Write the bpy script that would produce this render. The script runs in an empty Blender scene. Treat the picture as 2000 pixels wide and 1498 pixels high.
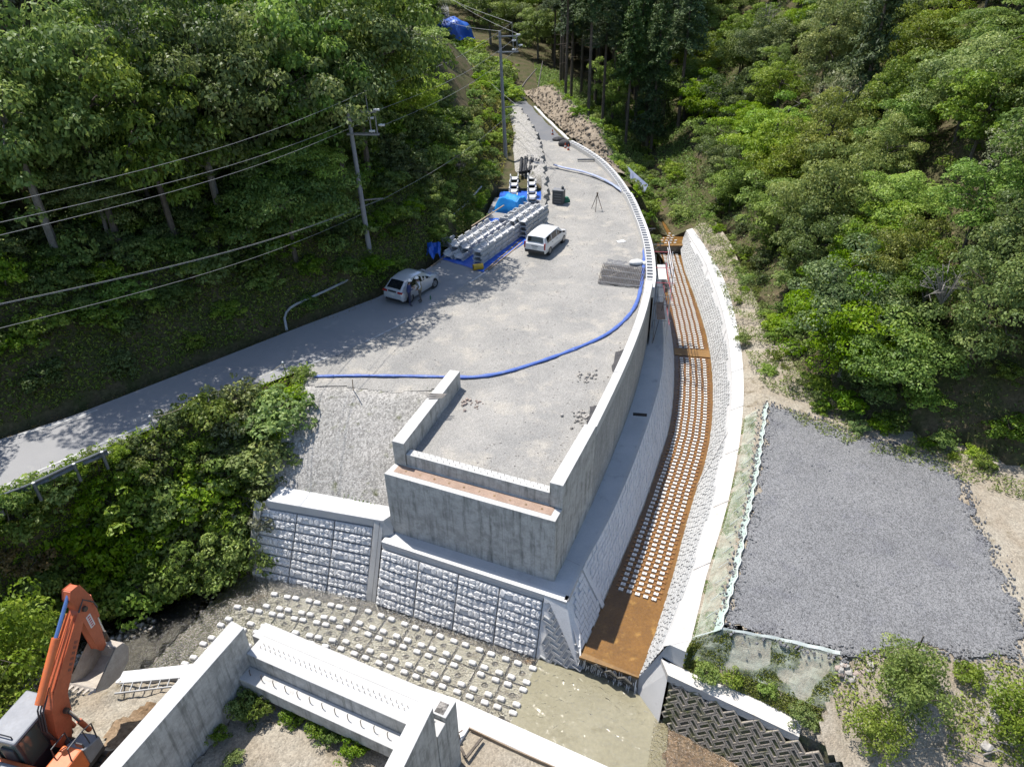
import bpy, bmesh, math, random
import numpy as np
from mathutils import Vector, Matrix

# ---------------------------------------------------------------- camera, sky, sun, exposure
SC = bpy.context.scene
CAMH = 19.2                      # drone height above the gravel yard (z = 0)
_P, _R = math.radians(32.0), math.radians(1.0)
FPX = 1387.0
_f = np.array([0, math.cos(_P), -math.sin(_P)]); _u = np.array([0, math.sin(_P), math.cos(_P)]); _r = np.array([1., 0, 0])
_uu = _u * math.cos(_R) + _r * math.sin(_R); _rr = _r * math.cos(_R) - _u * math.sin(_R)
cd = bpy.data.cameras.new('camera'); cam = bpy.data.objects.new('camera', cd)
SC.collection.objects.link(cam); SC.camera = cam
cd.sensor_width = 36.0; cd.lens = FPX / 2000.0 * 36.0; cd.clip_start = 0.5; cd.clip_end = 1500
cam.matrix_world = Matrix(((_rr[0], _uu[0], -_f[0], 0), (_rr[1], _uu[1], -_f[1], 0), (_rr[2], _uu[2], -_f[2], CAMH), (0, 0, 0, 1)))

SUN_EL, SUN_AZ = math.radians(65.0), math.radians(-43.0)   # azimuth from +Y towards +X
W = bpy.data.worlds.new('World'); SC.world = W; W.use_nodes = True
nt = W.node_tree; bg = nt.nodes['Background']
sky = nt.nodes.new('ShaderNodeTexSky'); sky.sky_type = 'NISHITA'; sky.sun_disc = False
sky.sun_elevation = SUN_EL; sky.sun_rotation = SUN_AZ; sky.altitude = 200
nt.links.new(sky.outputs['Color'], bg.inputs['Color']); bg.inputs['Strength'].default_value = 0.13
ld = bpy.data.lights.new('sun', 'SUN'); ld.energy = 4.3; ld.angle = math.radians(0.53); ld.color = (1.0, 0.96, 0.90)
sun = bpy.data.objects.new('sun', ld); SC.collection.objects.link(sun)
_sd = Vector((math.sin(SUN_AZ) * math.cos(SUN_EL), math.cos(SUN_AZ) * math.cos(SUN_EL), math.sin(SUN_EL)))
sun.rotation_euler = (-_sd).to_track_quat('-Z', 'Y').to_euler(); sun.location = _sd * 80
SC.view_settings.view_transform = 'Standard'; SC.view_settings.look = 'None'
SC.view_settings.exposure = 0.86; SC.view_settings.gamma = 1.0
SC.render.engine = 'CYCLES'
SC.cycles.max_bounces = 6; SC.cycles.diffuse_bounces = 4; SC.cycles.glossy_bounces = 2
SC.cycles.transmission_bounces = 3; SC.cycles.transparent_max_bounces = 8
SC.cycles.use_denoising = True; SC.cycles.use_adaptive_sampling = True; SC.cycles.adaptive_threshold = 0.02
SC.cycles.caustics_reflective = False; SC.cycles.caustics_refractive = False
random.seed(7); RNG = np.random.default_rng(7)
COL = SC.collection

# ---------------------------------------------------------------- helpers
def at(px, py, z=0.0):
    """world point that lies at height z under a pixel of the 2000x1498 photograph"""
    d = _f + _rr * (px - 1000.0) / FPX - _uu * (py - 749.0) / FPX
    t = (z - CAMH) / d[2]
    return Vector((d[0] * t, d[1] * t, z))
def A2(pts, z): return [at(x, y, z) for x, y in pts]
def project(p):
    q = np.array([p[0], p[1], p[2] - CAMH]); d = q @ _f
    if d < 0.5: return None
    return 1000 + FPX * (q @ _rr) / d, 749 - FPX * (q @ _uu) / d

LOC = {}
def _reg(o, loc, rz): LOC[o.name] = (Vector(loc), rz)
def tag(o, label=None, cat=None, group=None, kind=None):
    if label: o['label'] = label
    if cat: o['category'] = cat
    if group: o['group'] = group
    if kind: o['kind'] = kind
    return o
def thing(name, label, cat, loc=(0, 0, 0), rz=0.0, group=None):
    o = bpy.data.objects.new(name, None); COL.objects.link(o); o.empty_display_size = 0.2
    o.location = loc; o.rotation_euler = (0, 0, rz); _reg(o, loc, rz)
    return tag(o, label, cat, group)
def dup(root, loc, rz=0.0, scale=None, label=None, group=None):
    r = root.copy(); COL.objects.link(r); r.location = loc; r.rotation_euler = (0, 0, rz)
    if scale: r.scale = scale
    if label: r['label'] = label
    if group: r['group'] = group
    for ch in root.children:
        c = ch.copy(); COL.objects.link(c); c.parent = r
        for g in ch.children:
            d = g.copy(); COL.objects.link(d); d.parent = c
    return r
def inst(me, name, parent, loc, rz=0.0, world=True, scale=None, rot=None):
    """one more object sharing mesh data me, under parent"""
    o = bpy.data.objects.new(name, me); COL.objects.link(o)
    loc = Vector(loc)
    if parent is not None:
        o.parent = parent
        if world and parent.name in LOC:
            L, r = LOC[parent.name]; loc = Matrix.Rotation(-r, 3, 'Z') @ (loc - L); rz -= r
    o.location = loc; o.rotation_euler = rot if rot is not None else (0, 0, rz)
    if scale: o.scale = scale
    return o

class MB:
    def __init__(s): s.v = []; s.f = []; s.m = []
    def add(s, vs, fs, mi=0):
        n = len(s.v); s.v += [tuple(v) for v in vs]
        s.f += [tuple(i + n for i in f) for f in fs]; s.m += [mi] * len(fs); return s
    def obox(s, o, ex, ey, ez, mi=0):
        o, ex, ey, ez = map(Vector, (o, ex, ey, ez))
        vs = [o, o + ex, o + ex + ey, o + ey, o + ez, o + ex + ez, o + ex + ey + ez, o + ey + ez]
        return s.add(vs, [(0, 3, 2, 1), (4, 5, 6, 7), (0, 1, 5, 4), (1, 2, 6, 5), (2, 3, 7, 6), (3, 0, 4, 7)], mi)
    def box(s, c, size, rz=0.0, mi=0, rx=0.0, ry=0.0):
        R = Matrix.Rotation(rz, 3, 'Z') @ Matrix.Rotation(ry, 3, 'Y') @ Matrix.Rotation(rx, 3, 'X')
        ex, ey, ez = (R @ Vector(e) for e in ((size[0], 0, 0), (0, size[1], 0), (0, 0, size[2])))
        return s.obox(Vector(c) - (ex + ey + ez) / 2, ex, ey, ez, mi)
    def prism(s, poly, z0, z1, mi=0):
        n = len(poly)
        if sum(poly[i][0] * poly[(i + 1) % n][1] - poly[(i + 1) % n][0] * poly[i][1] for i in range(n)) < 0: poly = poly[::-1]
        z0 = z0 if hasattr(z0, '__len__') else [z0] * n; z1 = z1 if hasattr(z1, '__len__') else [z1] * n
        vs = [(p[0], p[1], z) for p, z in zip(poly, z0)] + [(p[0], p[1], z) for p, z in zip(poly, z1)]
        return s.add(vs, [tuple(range(n))[::-1], tuple(range(n, 2 * n))] + [(i, (i + 1) % n, n + (i + 1) % n, n + i) for i in range(n)], mi)
    def tube(s, pts, r, n=8, mi=0, flat=1.0):
        pts = [Vector(p) for p in pts]; k = len(pts)
        rs = r if hasattr(r, '__len__') else [r] * k
        vs = []; up = Vector((0, 0, 1)); px = None
        for i, p in enumerate(pts):
            t = (pts[min(i + 1, k - 1)] - pts[max(i - 1, 0)]).normalized()
            if px is None:
                a = up if abs(t.z) < 0.9 else Vector((1, 0, 0)); px = t.cross(a).normalized()
            else:
                px = (px - t * px.dot(t)).normalized()
            py = t.cross(px)
            for j in range(n):
                a = 2 * math.pi * j / n
                vs.append(p + px * math.cos(a) * rs[i] + py * math.sin(a) * rs[i] * flat)
        fs = [(i * n + j, i * n + (j + 1) % n, (i + 1) * n + (j + 1) % n, (i + 1) * n + j) for i in range(k - 1) for j in range(n)]
        fs += [tuple(range(n))[::-1], tuple((k - 1) * n + j for j in range(n))]
        return s.add(vs, fs, mi)
    def cyl(s, a, b, r0, r1=None, n=12, mi=0): return s.tube([a, b], [r0, r0 if r1 is None else r1], n, mi)
    def grid(s, rows, mi=0):
        R, Cn = len(rows), len(rows[0])
        return s.add([p for r in rows for p in r], [(i * Cn + j, i * Cn + j + 1, (i + 1) * Cn + j + 1, (i + 1) * Cn + j) for i in range(R - 1) for j in range(Cn - 1)], mi)
    def sphere(s, c, r, n=10, m=6, mi=0, sc=(1, 1, 1)):
        rows = [[(c[0] + r * sc[0] * math.sin(math.pi * i / m) * math.cos(2 * math.pi * j / n), c[1] + r * sc[1] * math.sin(math.pi * i / m) * math.sin(2 * math.pi * j / n), c[2] + r * sc[2] * math.cos(math.pi * i / m)) for j in range(n + 1)] for i in range(m + 1)]
        return s.grid(rows[::-1], mi)
    def mesh(s, name, mats):
        me = bpy.data.meshes.new(name); me.from_pydata(s.v, [], s.f)
        for m in (mats if isinstance(mats, (list, tuple)) else [mats]): me.materials.append(m)
        if any(s.m): me.polygons.foreach_set('material_index', s.m)
        me.update(); return me
    def build(s, name, mats, parent=None, smooth=False, bevel=0.0, world=True, kind=None):
        if parent is not None and world and parent.name in LOC:
            L, rz = LOC[parent.name]; R = Matrix.Rotation(-rz, 3, 'Z')
            s.v = [tuple(R @ (Vector(v) - L)) for v in s.v]
        me = s.mesh(name, mats)
        if smooth: me.polygons.foreach_set('use_smooth', [True] * len(me.polygons)); me.set_sharp_from_angle(angle=math.radians(40))
        o = bpy.data.objects.new(name, me); COL.objects.link(o)
        if parent is not None: o.parent = parent
        if bevel:
            b = o.modifiers.new('bevel', 'BEVEL'); b.width = bevel; b.segments = 2; b.limit_method = 'ANGLE'; b.angle_limit = math.radians(35)
        if kind: o['kind'] = kind
        return o

def lerp(a, b, t): return a + (b - a) * t
def resample(pts, n=None, step=None):
    pts = [Vector(p) for p in pts]; L = [0]
    for a, b in zip(pts[:-1], pts[1:]): L.append(L[-1] + (b - a).length)
    if n is None: n = max(2, int(L[-1] / step) + 1)
    out = []
    for i in range(n):
        d = L[-1] * i / (n - 1)
        for k in range(len(L) - 1):
            if d <= L[k + 1] + 1e-9: break
        out.append(pts[k].lerp(pts[k + 1], (d - L[k]) / max(1e-9, L[k + 1] - L[k])))
    return out
def smoothline(pts, step, it=2):
    pts = [Vector(p) for p in pts]
    for _ in range(it):
        q = [pts[0]]
        for a, b in zip(pts[:-1], pts[1:]): q += [a.lerp(b, .25), a.lerp(b, .75)]
        pts = q + [pts[-1]]
    return resample(pts, step=step)
def in_poly(x, y, poly):
    c = np.zeros(np.shape(x), bool); n = len(poly)
    for i in range(n):
        x0, y0 = poly[i][0], poly[i][1]; x1, y1 = poly[(i + 1) % n][0], poly[(i + 1) % n][1]
        if y0 == y1: continue
        c ^= ((y0 > y) != (y1 > y)) & (x < (x1 - x0) * (y - y0) / (y1 - y0) + x0)
    return c
def nz(x, y, s=1.0, seed=0.0):
    """cheap smooth pseudo noise, about -1..1"""
    x = x * s + seed * 3.1; y = y * s - seed * 1.7
    return (np.sin(x * 1.3 + 1.7 * np.sin(y * .9 + seed)) + np.sin(y * 1.7 + 1.3 * np.sin(x * 1.1)) + np.sin((x + y) * 2.3 + seed) * .5 + np.sin((x - y) * 3.1) * .35) / 2.6

# ---------------------------------------------------------------- materials
MT = {}; KALB = .74
def mat(name, c, c2=None, ns=1.0, c3=None, ns3=6.0, t3=.55, fine=.25, fs=25., rough=.85, bump=.0, bs=30., streak=0., voro=0., vs=14., metal=0., spec=.4, coat=0., rot=None, coord='pos', wet=None):
    c, c2, c3 = (tuple(v * KALB for v in q) if q else None for q in (c, c2, c3))
    m = bpy.data.materials.new(name); m.use_nodes = True; t = m.node_tree; N = t.nodes; K = t.links.new
    b = N['Principled BSDF']; b.inputs['Roughness'].default_value = rough; b.inputs['Metallic'].default_value = metal
    b.inputs['Specular IOR Level'].default_value = spec; b.inputs['Coat Weight'].default_value = coat
    if coord == 'pos': pos = N.new('ShaderNodeNewGeometry').outputs['Position']
    else: pos = N.new('ShaderNodeTexCoord').outputs['Object']
    def noise(scale, detail=4, vec=None, rough_=.6):
        n = N.new('ShaderNodeTexNoise'); n.inputs['Scale'].default_value = scale; n.inputs['Detail'].default_value = detail
        n.inputs['Roughness'].default_value = rough_; K(vec or pos, n.inputs['Vector']); return n.outputs['Fac']
    def ramp(fac, lo, hi):
        r = N.new('ShaderNodeMapRange'); K(fac, r.inputs['Value']); r.inputs['From Min'].default_value = lo; r.inputs['From Max'].default_value = hi; return r.outputs['Result']
    def mix(fac, a, bb, mode='MIX'):
        x = N.new('ShaderNodeMix'); x.data_type = 'RGBA'; x.blend_type = mode
        if isinstance(fac, float): x.inputs[0].default_value = fac
        else: K(fac, x.inputs[0])
        for s, v in ((6, a), (7, bb)):
            if isinstance(v, tuple): x.inputs[s].default_value = (*v[:3], 1)
            else: K(v, x.inputs[s])
        return x.outputs[2]
    col = tuple(c)
    if c2: col = mix(ramp(noise(ns, 5), .36, .64), col, tuple(c2))
    if c3: col = mix(ramp(noise(ns3, 5), t3, t3 + .14), col, tuple(c3))
    if voro:
        v = N.new('ShaderNodeTexVoronoi'); v.inputs['Scale'].default_value = vs; K(pos, v.inputs['Vector'])
        bw = N.new('ShaderNodeRGBToBW'); K(v.outputs['Color'], bw.inputs[0])
        g = N.new('ShaderNodeCombineColor'); r = ramp(bw.outputs[0], .15, .85)
        mm = N.new('ShaderNodeMapRange'); K(r, mm.inputs['Value']); mm.inputs['To Min'].default_value = 1 - voro; mm.inputs['To Max'].default_value = 1 + voro
        for i in range(3): K(mm.outputs['Result'], g.inputs[i])
        col = mix(1.0, col, g.outputs[0], 'MULTIPLY')
    if fine:
        mm = N.new('ShaderNodeMapRange'); K(ramp(noise(fs, 6, rough_=.7), .3, .7), mm.inputs['Value']); mm.inputs['To Min'].default_value = 1 - fine; mm.inputs['To Max'].default_value = 1 + fine * .6
        g = N.new('ShaderNodeCombineColor')
        for i in range(3): K(mm.outputs['Result'], g.inputs[i])
        col = mix(1.0, col, g.outputs[0], 'MULTIPLY')
    if streak:
        mp = N.new('ShaderNodeMapping'); mp.inputs['Scale'].default_value = (3.2, 3.2, .28); K(pos, mp.inputs['Vector'])
        f1 = ramp(noise(1.6, 6, mp.outputs['Vector'], .65), .5, .72); f2 = ramp(noise(2.3, 5), .42, .62)
        ad = N.new('ShaderNodeMath'); ad.operation = 'MULTIPLY_ADD'; ad.use_clamp = True; K(f1, ad.inputs[0]); ad.inputs[1].default_value = streak; 
        m2 = N.new('ShaderNodeMath'); m2.operation = 'MULTIPLY'; K(f2, m2.inputs[0]); m2.inputs[1].default_value = streak * .45; K(m2.outputs[0], ad.inputs[2])
        col = mix(ad.outputs[0], col, (c[0] * .36, c[1] * .37, c[2] * .36))
    if rot:
        mp = N.new('ShaderNodeMapping'); mp.inputs['Rotation'].default_value = (0, 0, -rot[0]); mp.inputs['Scale'].default_value = (rot[1], rot[2], 1); K(pos, mp.inputs['Vector'])
        tn = N.new('ShaderNodeTexNoise'); tn.inputs['Scale'].default_value = 1.; tn.inputs['Detail'].default_value = 5; tn.inputs['Distortion'].default_value = .5; K(mp.outputs['Vector'], tn.inputs['Vector'])
        col = mix(ramp(tn.outputs['Fac'], .47, .66), col, tuple(v * KALB for v in rot[3])); col = mix(ramp(tn.outputs['Fac'], .46, .30), col, tuple(v * KALB for v in rot[4]))
    if isinstance(col, tuple): b.inputs['Base Color'].default_value = (*col[:3], 1)
    else: K(col, b.inputs['Base Color'])
    if bump:
        bp = N.new('ShaderNodeBump'); bp.inputs['Strength'].default_value = min(1., bump); bp.inputs['Distance'].default_value = .03 * max(1, bump)
        h = noise(bs, 6, rough_=.65)
        if voro:
            a = N.new('ShaderNodeMath'); a.operation = 'MULTIPLY_ADD'; K(v.outputs['Distance'], a.inputs[0]); a.inputs[1].default_value = -.8; K(h, a.inputs[2]); h = a.outputs[0]
        K(h, bp.inputs['Height']); K(bp.outputs['Normal'], b.inputs['Normal'])
    MT[name] = m; return m

mat('yard_gravel', (.385, .368, .338), (.30, .292, .275), .30, (.44, .41, .36), .55, .53, fine=.18, fs=50., rough=.95, bump=.5, bs=40, voro=.20, vs=26, spec=.12)
mat('slope_gravel', (.37, .355, .325), (.43, .41, .38), .5, (.13, .14, .06), 1.6, .60, fine=.3, fs=24., rough=.95, bump=.8, bs=26, voro=.36, vs=13, spec=.15)
mat('lot_gravel', (.195, .195, .198), (.235, .234, .235), .3, (.178, .178, .188), .8, .56, fine=.22, fs=60., rough=.9, bump=.7, bs=40, voro=.46, vs=27, spec=.2)
mat('dirt', (.34, .285, .215), (.40, .36, .29), .5, (.20, .165, .11), 1.3, .58, fine=.28, fs=20., rough=.95, bump=.7, bs=22, voro=.2, vs=15, spec=.1)
mat('brown_dirt', (.25, .165, .095), (.34, .25, .165), .8, fine=.45, fs=7., rough=.95, bump=1.6, bs=9, voro=.25, vs=6, spec=.1)
mat('soil_cut', (.40, .335, .255), (.31, .25, .185), .7, (.21, .165, .115), 2.2, .55, fine=.35, fs=6., rough=.95, bump=2., bs=5, spec=.1)
mat('asphalt', (.29, .29, .295), (.33, .325, .32), .3, (.41, .395, .37), .7, .6, fine=.16, fs=40., rough=.88, bump=.25, bs=60, spec=.25)
mat('asphalt_far', (.17, .175, .185), (.21, .21, .215), .4, fine=.2, fs=20., rough=.9, bump=.3, bs=40, spec=.2)
mat('white_line', (.62, .62, .60), (.40, .40, .39), 3., (.26, .26, .25), 5., .54, fine=.2, rough=.8)
mat('forest_floor', (.13, .105, .062), (.075, .085, .032), .8, (.20, .15, .09), 2.5, .6, fine=.5, fs=6., rough=.95, bump=1.2, bs=7, spec=.1)
mat('bank_soil', (.15, .115, .07), (.08, .085, .035), 1.1, (.24, .19, .13), 2.2, .58, fine=.45, fs=6., rough=.95, bump=1.4, bs=6, spec=.1)
mat('concrete', (.55, .54, .505), (.62, .61, .575), .5, (.40, .395, .365), 1.7, .56, fine=.2, fs=9., rough=.85, bump=.25, bs=22, streak=.8, spec=.3)
mat('concrete_top', (.54, .53, .505), (.60, .59, .565), .6, (.44, .43, .41), 2.3, .60, fine=.12, fs=22., rough=.85, bump=.18, bs=30, spec=.3)
mat('concrete_white', (.63, .625, .61), (.69, .68, .665), .7, (.52, .51, .49), 2.1, .64, fine=.08, fs=24., rough=.82, bump=.12, bs=30, spec=.3)
mat('coping_tan', (.62, .58, .525), (.70, .67, .62), 1.2, (.50, .42, .33), 1.8, .6, fine=.12, fs=14., rough=.85, bump=.2, bs=24, spec=.3)
mat('berm_concrete', (.50, .51, .515), (.57, .575, .575), .6, (.42, .43, .43), 1.3, .58, fine=.1, fs=18., rough=.75, bump=.1, bs=20, spec=.35)
mat('wall_form', (.48, .475, .455), (.40, .40, .385), .9, fine=.3, fs=9., rough=.9, bump=1.3, bs=5., streak=.45, spec=.25)
mat('stone_block', (.76, .75, .735), (.83, .82, .80), 1.3, (.64, .63, .60), 4., .60, fine=.16, fs=18., rough=.85, bump=.35, bs=16, spec=.3)
mat('stone_white', (.46, .465, .46), (.53, .53, .52), 1.1, (.38, .38, .37), 3., .6, fine=.12, fs=18., rough=.85, bump=.25, bs=20, spec=.3)
mat('joint_dark', (.36, .36, .35), (.42, .415, .405), 2., fine=.2, rough=.9, bump=.2)
mat('joint_line', (.10, .10, .10), fine=.2, rough=.9)
mat('moss_block', (.36, .315, .26), (.46, .41, .35), 1.5, (.16, .17, .07), 2.0, .52, fine=.35, fs=12., rough=.9, bump=.5, bs=16, spec=.2)
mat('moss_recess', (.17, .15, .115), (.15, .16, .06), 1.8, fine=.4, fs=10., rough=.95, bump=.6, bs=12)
mat('wet_block', (.13, .12, .10), (.19, .175, .15), 2.2, fine=.4, fs=16., rough=.35, bump=.5, bs=14, spec=.6)
mat('chan_bed', (.29, .155, .042), (.20, .105, .030), .7, (.44, .27, .085), 1.8, .58, fine=.3, fs=8., rough=.55, bump=.35, bs=9, spec=.4)
mat('chan_block', (.86, .84, .80), (.74, .71, .66), 2., fine=.12, rough=.8, bump=.15)
mat('chan_block_rust', (.30, .14, .045), (.38, .19, .06), 3., fine=.3, fs=12, rough=.7, bump=.3)
mat('river_pebble', (.17, .155, .14), (.25, .23, .205), 1.2, (.21, .115, .04), .9, .62, fine=.5, fs=16., rough=.6, bump=1.4, bs=14, voro=.55, vs=10, spec=.4)
mat('river_slab', (.36, .345, .305), (.44, .425, .385), 1.4, (.21, .185, .155), 1.9, .55, fine=.2, fs=10., rough=.6, bump=.2, bs=14, spec=.4)
mat('apron_bed', (.31, .295, .235), (.355, .34, .28), .5, (.245, .23, .175), 1.3, .6, fine=.16, fs=7., rough=.6, bump=.12, bs=10, spec=.35)
mat('red_bed', (.19, .12, .075), (.26, .18, .12), 1.4, fine=.4, fs=12., rough=.6, bump=1., bs=12, voro=.4, vs=10)
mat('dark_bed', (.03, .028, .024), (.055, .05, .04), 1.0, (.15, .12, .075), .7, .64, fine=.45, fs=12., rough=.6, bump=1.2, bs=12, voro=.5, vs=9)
mat('steel_dark', (.10, .095, .09), (.16, .10, .06), 5., fine=.2, rough=.55, metal=.6)
mat('rust_plate', (.34, .235, .175), (.42, .30, .23), 2., fine=.25, fs=14, rough=.85, bump=.2)
mat('galv', (.30, .30, .305), (.23, .235, .24), 3., fine=.15, rough=.5, metal=.3)
mat('pole_conc', (.33, .33, .345), (.28, .285, .30), 1.5, fine=.12, fs=12, rough=.8, bump=.1)
mat('wire', (.30, .30, .30), fine=0, rough=.6, metal=0.)
mat('wire_dark', (.05, .05, .05), fine=0, rough=.6)
mat('white_ins', (.75, .75, .74), fine=0, rough=.25)
mat('black_rubber', (.018, .018, .02), fine=.2, fs=10, rough=.6)
mat('black_net', (.05, .05, .055), (.09, .085, .085), 4., fine=.4, fs=18, rough=.9, bump=.8, bs=16)
mat('blue_hose', (.075, .135, .44), (.10, .18, .50), 2., (.26, .34, .56), 3., .62, fine=.15, fs=8, rough=.45, bump=.5, bs=9, spec=.4)
mat('pale_hose', (.30, .36, .58), (.42, .47, .62), 2., fine=.15, rough=.55, bump=.3, bs=9)
mat('grey_pipe', (.42, .43, .43), (.32, .325, .32), 2., fine=.2, fs=9, rough=.6, bump=.3, bs=12)
mat('blue_tarp', (.015, .23, .66), (.02, .30, .74), 1.2, fine=.1, rough=.38, bump=.9, bs=4.5, spec=.5)
mat('blue_tarp_dark', (.012, .085, .50), (.02, .14, .60), 1.2, fine=.15, rough=.4, bump=1.2, bs=5, spec=.5)
mat('wood', (.38, .30, .215), (.30, .22, .15), 3., fine=.25, fs=12, rough=.85, bump=.2)
mat('wood_grey', (.40, .36, .32), (.30, .27, .235), 3., fine=.25, fs=12, rough=.9, bump=.2)
mat('white_bag', (.70, .70, .68), (.60, .60, .58), 4., fine=.15, rough=.8, bump=.6, bs=10)
mat('rock', (.36, .335, .30), (.46, .43, .39), 1.5, (.30, .23, .17), 3., .6, fine=.3, fs=9, rough=.9, bump=.7, bs=8)
mat('rock_red', (.34, .265, .22), (.44, .36, .31), 2.5, fine=.3, fs=9, rough=.9, bump=.7, bs=8)
mat('orange_cone', (.62, .10, .03), fine=.1, rough=.5)
mat('cone_white', (.75, .75, .73), fine=.05, rough=.5)
mat('gen_grey', (.075, .08, .085), (.10, .105, .11), 3., fine=.15, rough=.5)
mat('green_mach', (.02, .16, .09), fine=.15, rough=.5)
mat('yellow_paint', (.62, .40, .02), (.5, .32, .03), 5., fine=.15, rough=.5)
mat('guard_rail', (.20, .215, .22), (.13, .145, .15), 2., (.16, .17, .14), 3., .6, fine=.2, rough=.5, metal=.3)
mat('rope', (.42, .36, .24), fine=.1, rough=.9)
mat('bark', (.105, .085, .065), (.16, .135, .11), 4., fine=.35, fs=14, rough=.9, bump=.6, bs=14)
mat('bark_pale', (.30, .27, .235), (.22, .195, .165), 4., fine=.3, fs=14, rough=.9, bump=.4, bs=14)
mat('bark_cedar', (.20, .155, .12), (.13, .105, .085), 3., fine=.35, fs=12, rough=.9, bump=.6, bs=14)
mat('dead_twig', (.34, .31, .275), (.25, .225, .195), 5., fine=.2, rough=.9)

def plain(name, c, rough=.4, metal=0., spec=.5, coat=0., trans=0.):
    c = tuple(v * .80 for v in c)
    m = bpy.data.materials.new(name); m.use_nodes = True; b = m.node_tree.nodes['Principled BSDF']
    t = m.node_tree; n = t.nodes.new('ShaderNodeTexNoise'); n.inputs['Scale'].default_value = 3.; n.inputs['Detail'].default_value = 5
    x = t.nodes.new('ShaderNodeMix'); x.data_type = 'RGBA'; x.inputs[6].default_value = (*[v * .86 for v in c], 1); x.inputs[7].default_value = (*[min(1, v * 1.06) for v in c], 1)
    g = t.nodes.new('ShaderNodeNewGeometry'); t.links.new(g.outputs['Position'], n.inputs['Vector'])
    t.links.new(n.outputs['Fac'], x.inputs[0]); t.links.new(x.outputs[2], b.inputs['Base Color'])
    b.inputs['Roughness'].default_value = rough; b.inputs['Metallic'].default_value = metal; b.inputs['Specular IOR Level'].default_value = spec
    b.inputs['Coat Weight'].default_value = coat; b.inputs['Coat Roughness'].default_value = .08
    MT[name] = m; return m
plain('car_silver', (.60, .62, .65), .3, .35, .5, .6)
plain('car_white', (.78, .78, .77), .3, 0, .5, .5)
plain('glass_dark', (.012, .014, .018), .06, 0, .7)
plain('glass_green', (.10, .13, .11), .08, 0, .7)
plain('plastic_black', (.022, .022, .024), .5)
plain('tail_red', (.35, .02, .02), .2, 0, .5, .5)
plain('plate_white', (.6, .6, .58), .5)
plain('lamp_clear', (.6, .62, .65), .1, .3)
plain('rim', (.48, .49, .50), .35, .8)
mat('exc_orange', (.62, .155, .062), (.52, .118, .045), 2.2, (.30, .13, .075), 4.5, .63, fine=.15, fs=14, rough=.5, coord='obj')
mat('exc_orange_light', (.80, .20, .06), (.70, .165, .05), 2.2, (.42, .19, .11), 4.5, .66, fine=.12, fs=14, rough=.45, coord='obj')
mat('exc_grey', (.27, .28, .30), (.22, .23, .25), 2.5, (.36, .33, .29), 5., .62, fine=.12, fs=14, rough=.5, coord='obj')
plain('exc_dark', (.035, .036, .04), .5)
mat('exc_bucket', (.56, .50, .42), (.46, .40, .33), 3., (.34, .26, .19), 5., .6, fine=.25, fs=12, rough=.8, bump=.3, bs=14, coord='obj')
plain('chrome', (.6, .61, .63), .15, .95)
plain('chrome_blue', (.16, .27, .55), .2, .5)
plain('beacon', (.85, .25, .02), .2, 0, .5)
plain('sticker_white', (.75, .72, .70), .5); plain('sticker_red', (.5, .03, .03), .5)
plain('skin', (.36, .20, .14), .55); plain('navy', (.018, .024, .065), .8); plain('navy_shirt', (.03, .045, .14), .8)
plain('khaki', (.235, .225, .165), .85); plain('shirt_pale', (.50, .54, .62), .85); plain('trouser_brown', (.085, .078, .07), .85)
plain('helmet', (.80, .80, .78), .3); plain('shoe', (.02, .02, .022), .6); plain('paper', (.6, .58, .55), .7); plain('hair', (.012, .01, .009), .6)
plain('scaf_red', (.45, .10, .12), .5); plain('scaf_white', (.62, .60, .60), .5)

def water(name, tint, rip, rs, fac=.5, gloss=.08):
    m = bpy.data.materials.new(name); m.use_nodes = True; t = m.node_tree; N = t.nodes; K = t.links.new
    N.remove(N['Principled BSDF']); out = N['Material Output']
    tr = N.new('ShaderNodeBsdfTransparent'); tr.inputs['Color'].default_value = (*tint, 1)
    gl = N.new('ShaderNodeBsdfGlossy'); gl.inputs['Roughness'].default_value = gloss
    fr = N.new('ShaderNodeFresnel'); fr.inputs['IOR'].default_value = 1.33
    g = N.new('ShaderNodeNewGeometry'); bp = N.new('ShaderNodeBump'); bp.inputs['Strength'].default_value = 1.0; bp.inputs['Distance'].default_value = rip
    n1 = N.new('ShaderNodeTexNoise'); n1.inputs['Scale'].default_value = rs; n1.inputs['Detail'].default_value = 4; n1.inputs['Distortion'].default_value = .6
    K(g.outputs['Position'], n1.inputs['Vector']); K(n1.outputs['Fac'], bp.inputs['Height'])
    K(bp.outputs['Normal'], gl.inputs['Normal']); K(bp.outputs['Normal'], fr.inputs['Normal'])
    mx = N.new('ShaderNodeMixShader'); K(fr.outputs[0], mx.inputs[0]); K(tr.outputs[0], mx.inputs[1]); K(gl.outputs[0], mx.inputs[2])
    K(mx.outputs[0], out.inputs['Surface']); MT[name] = m; return m
water('water_channel', (.92, .86, .74), .012, 5., gloss=.06)
water('water_river', (.90, .88, .80), .05, 13., gloss=.16)
water('water_apron', (.92, .90, .82), .05, 3.4, gloss=.06)

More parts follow.
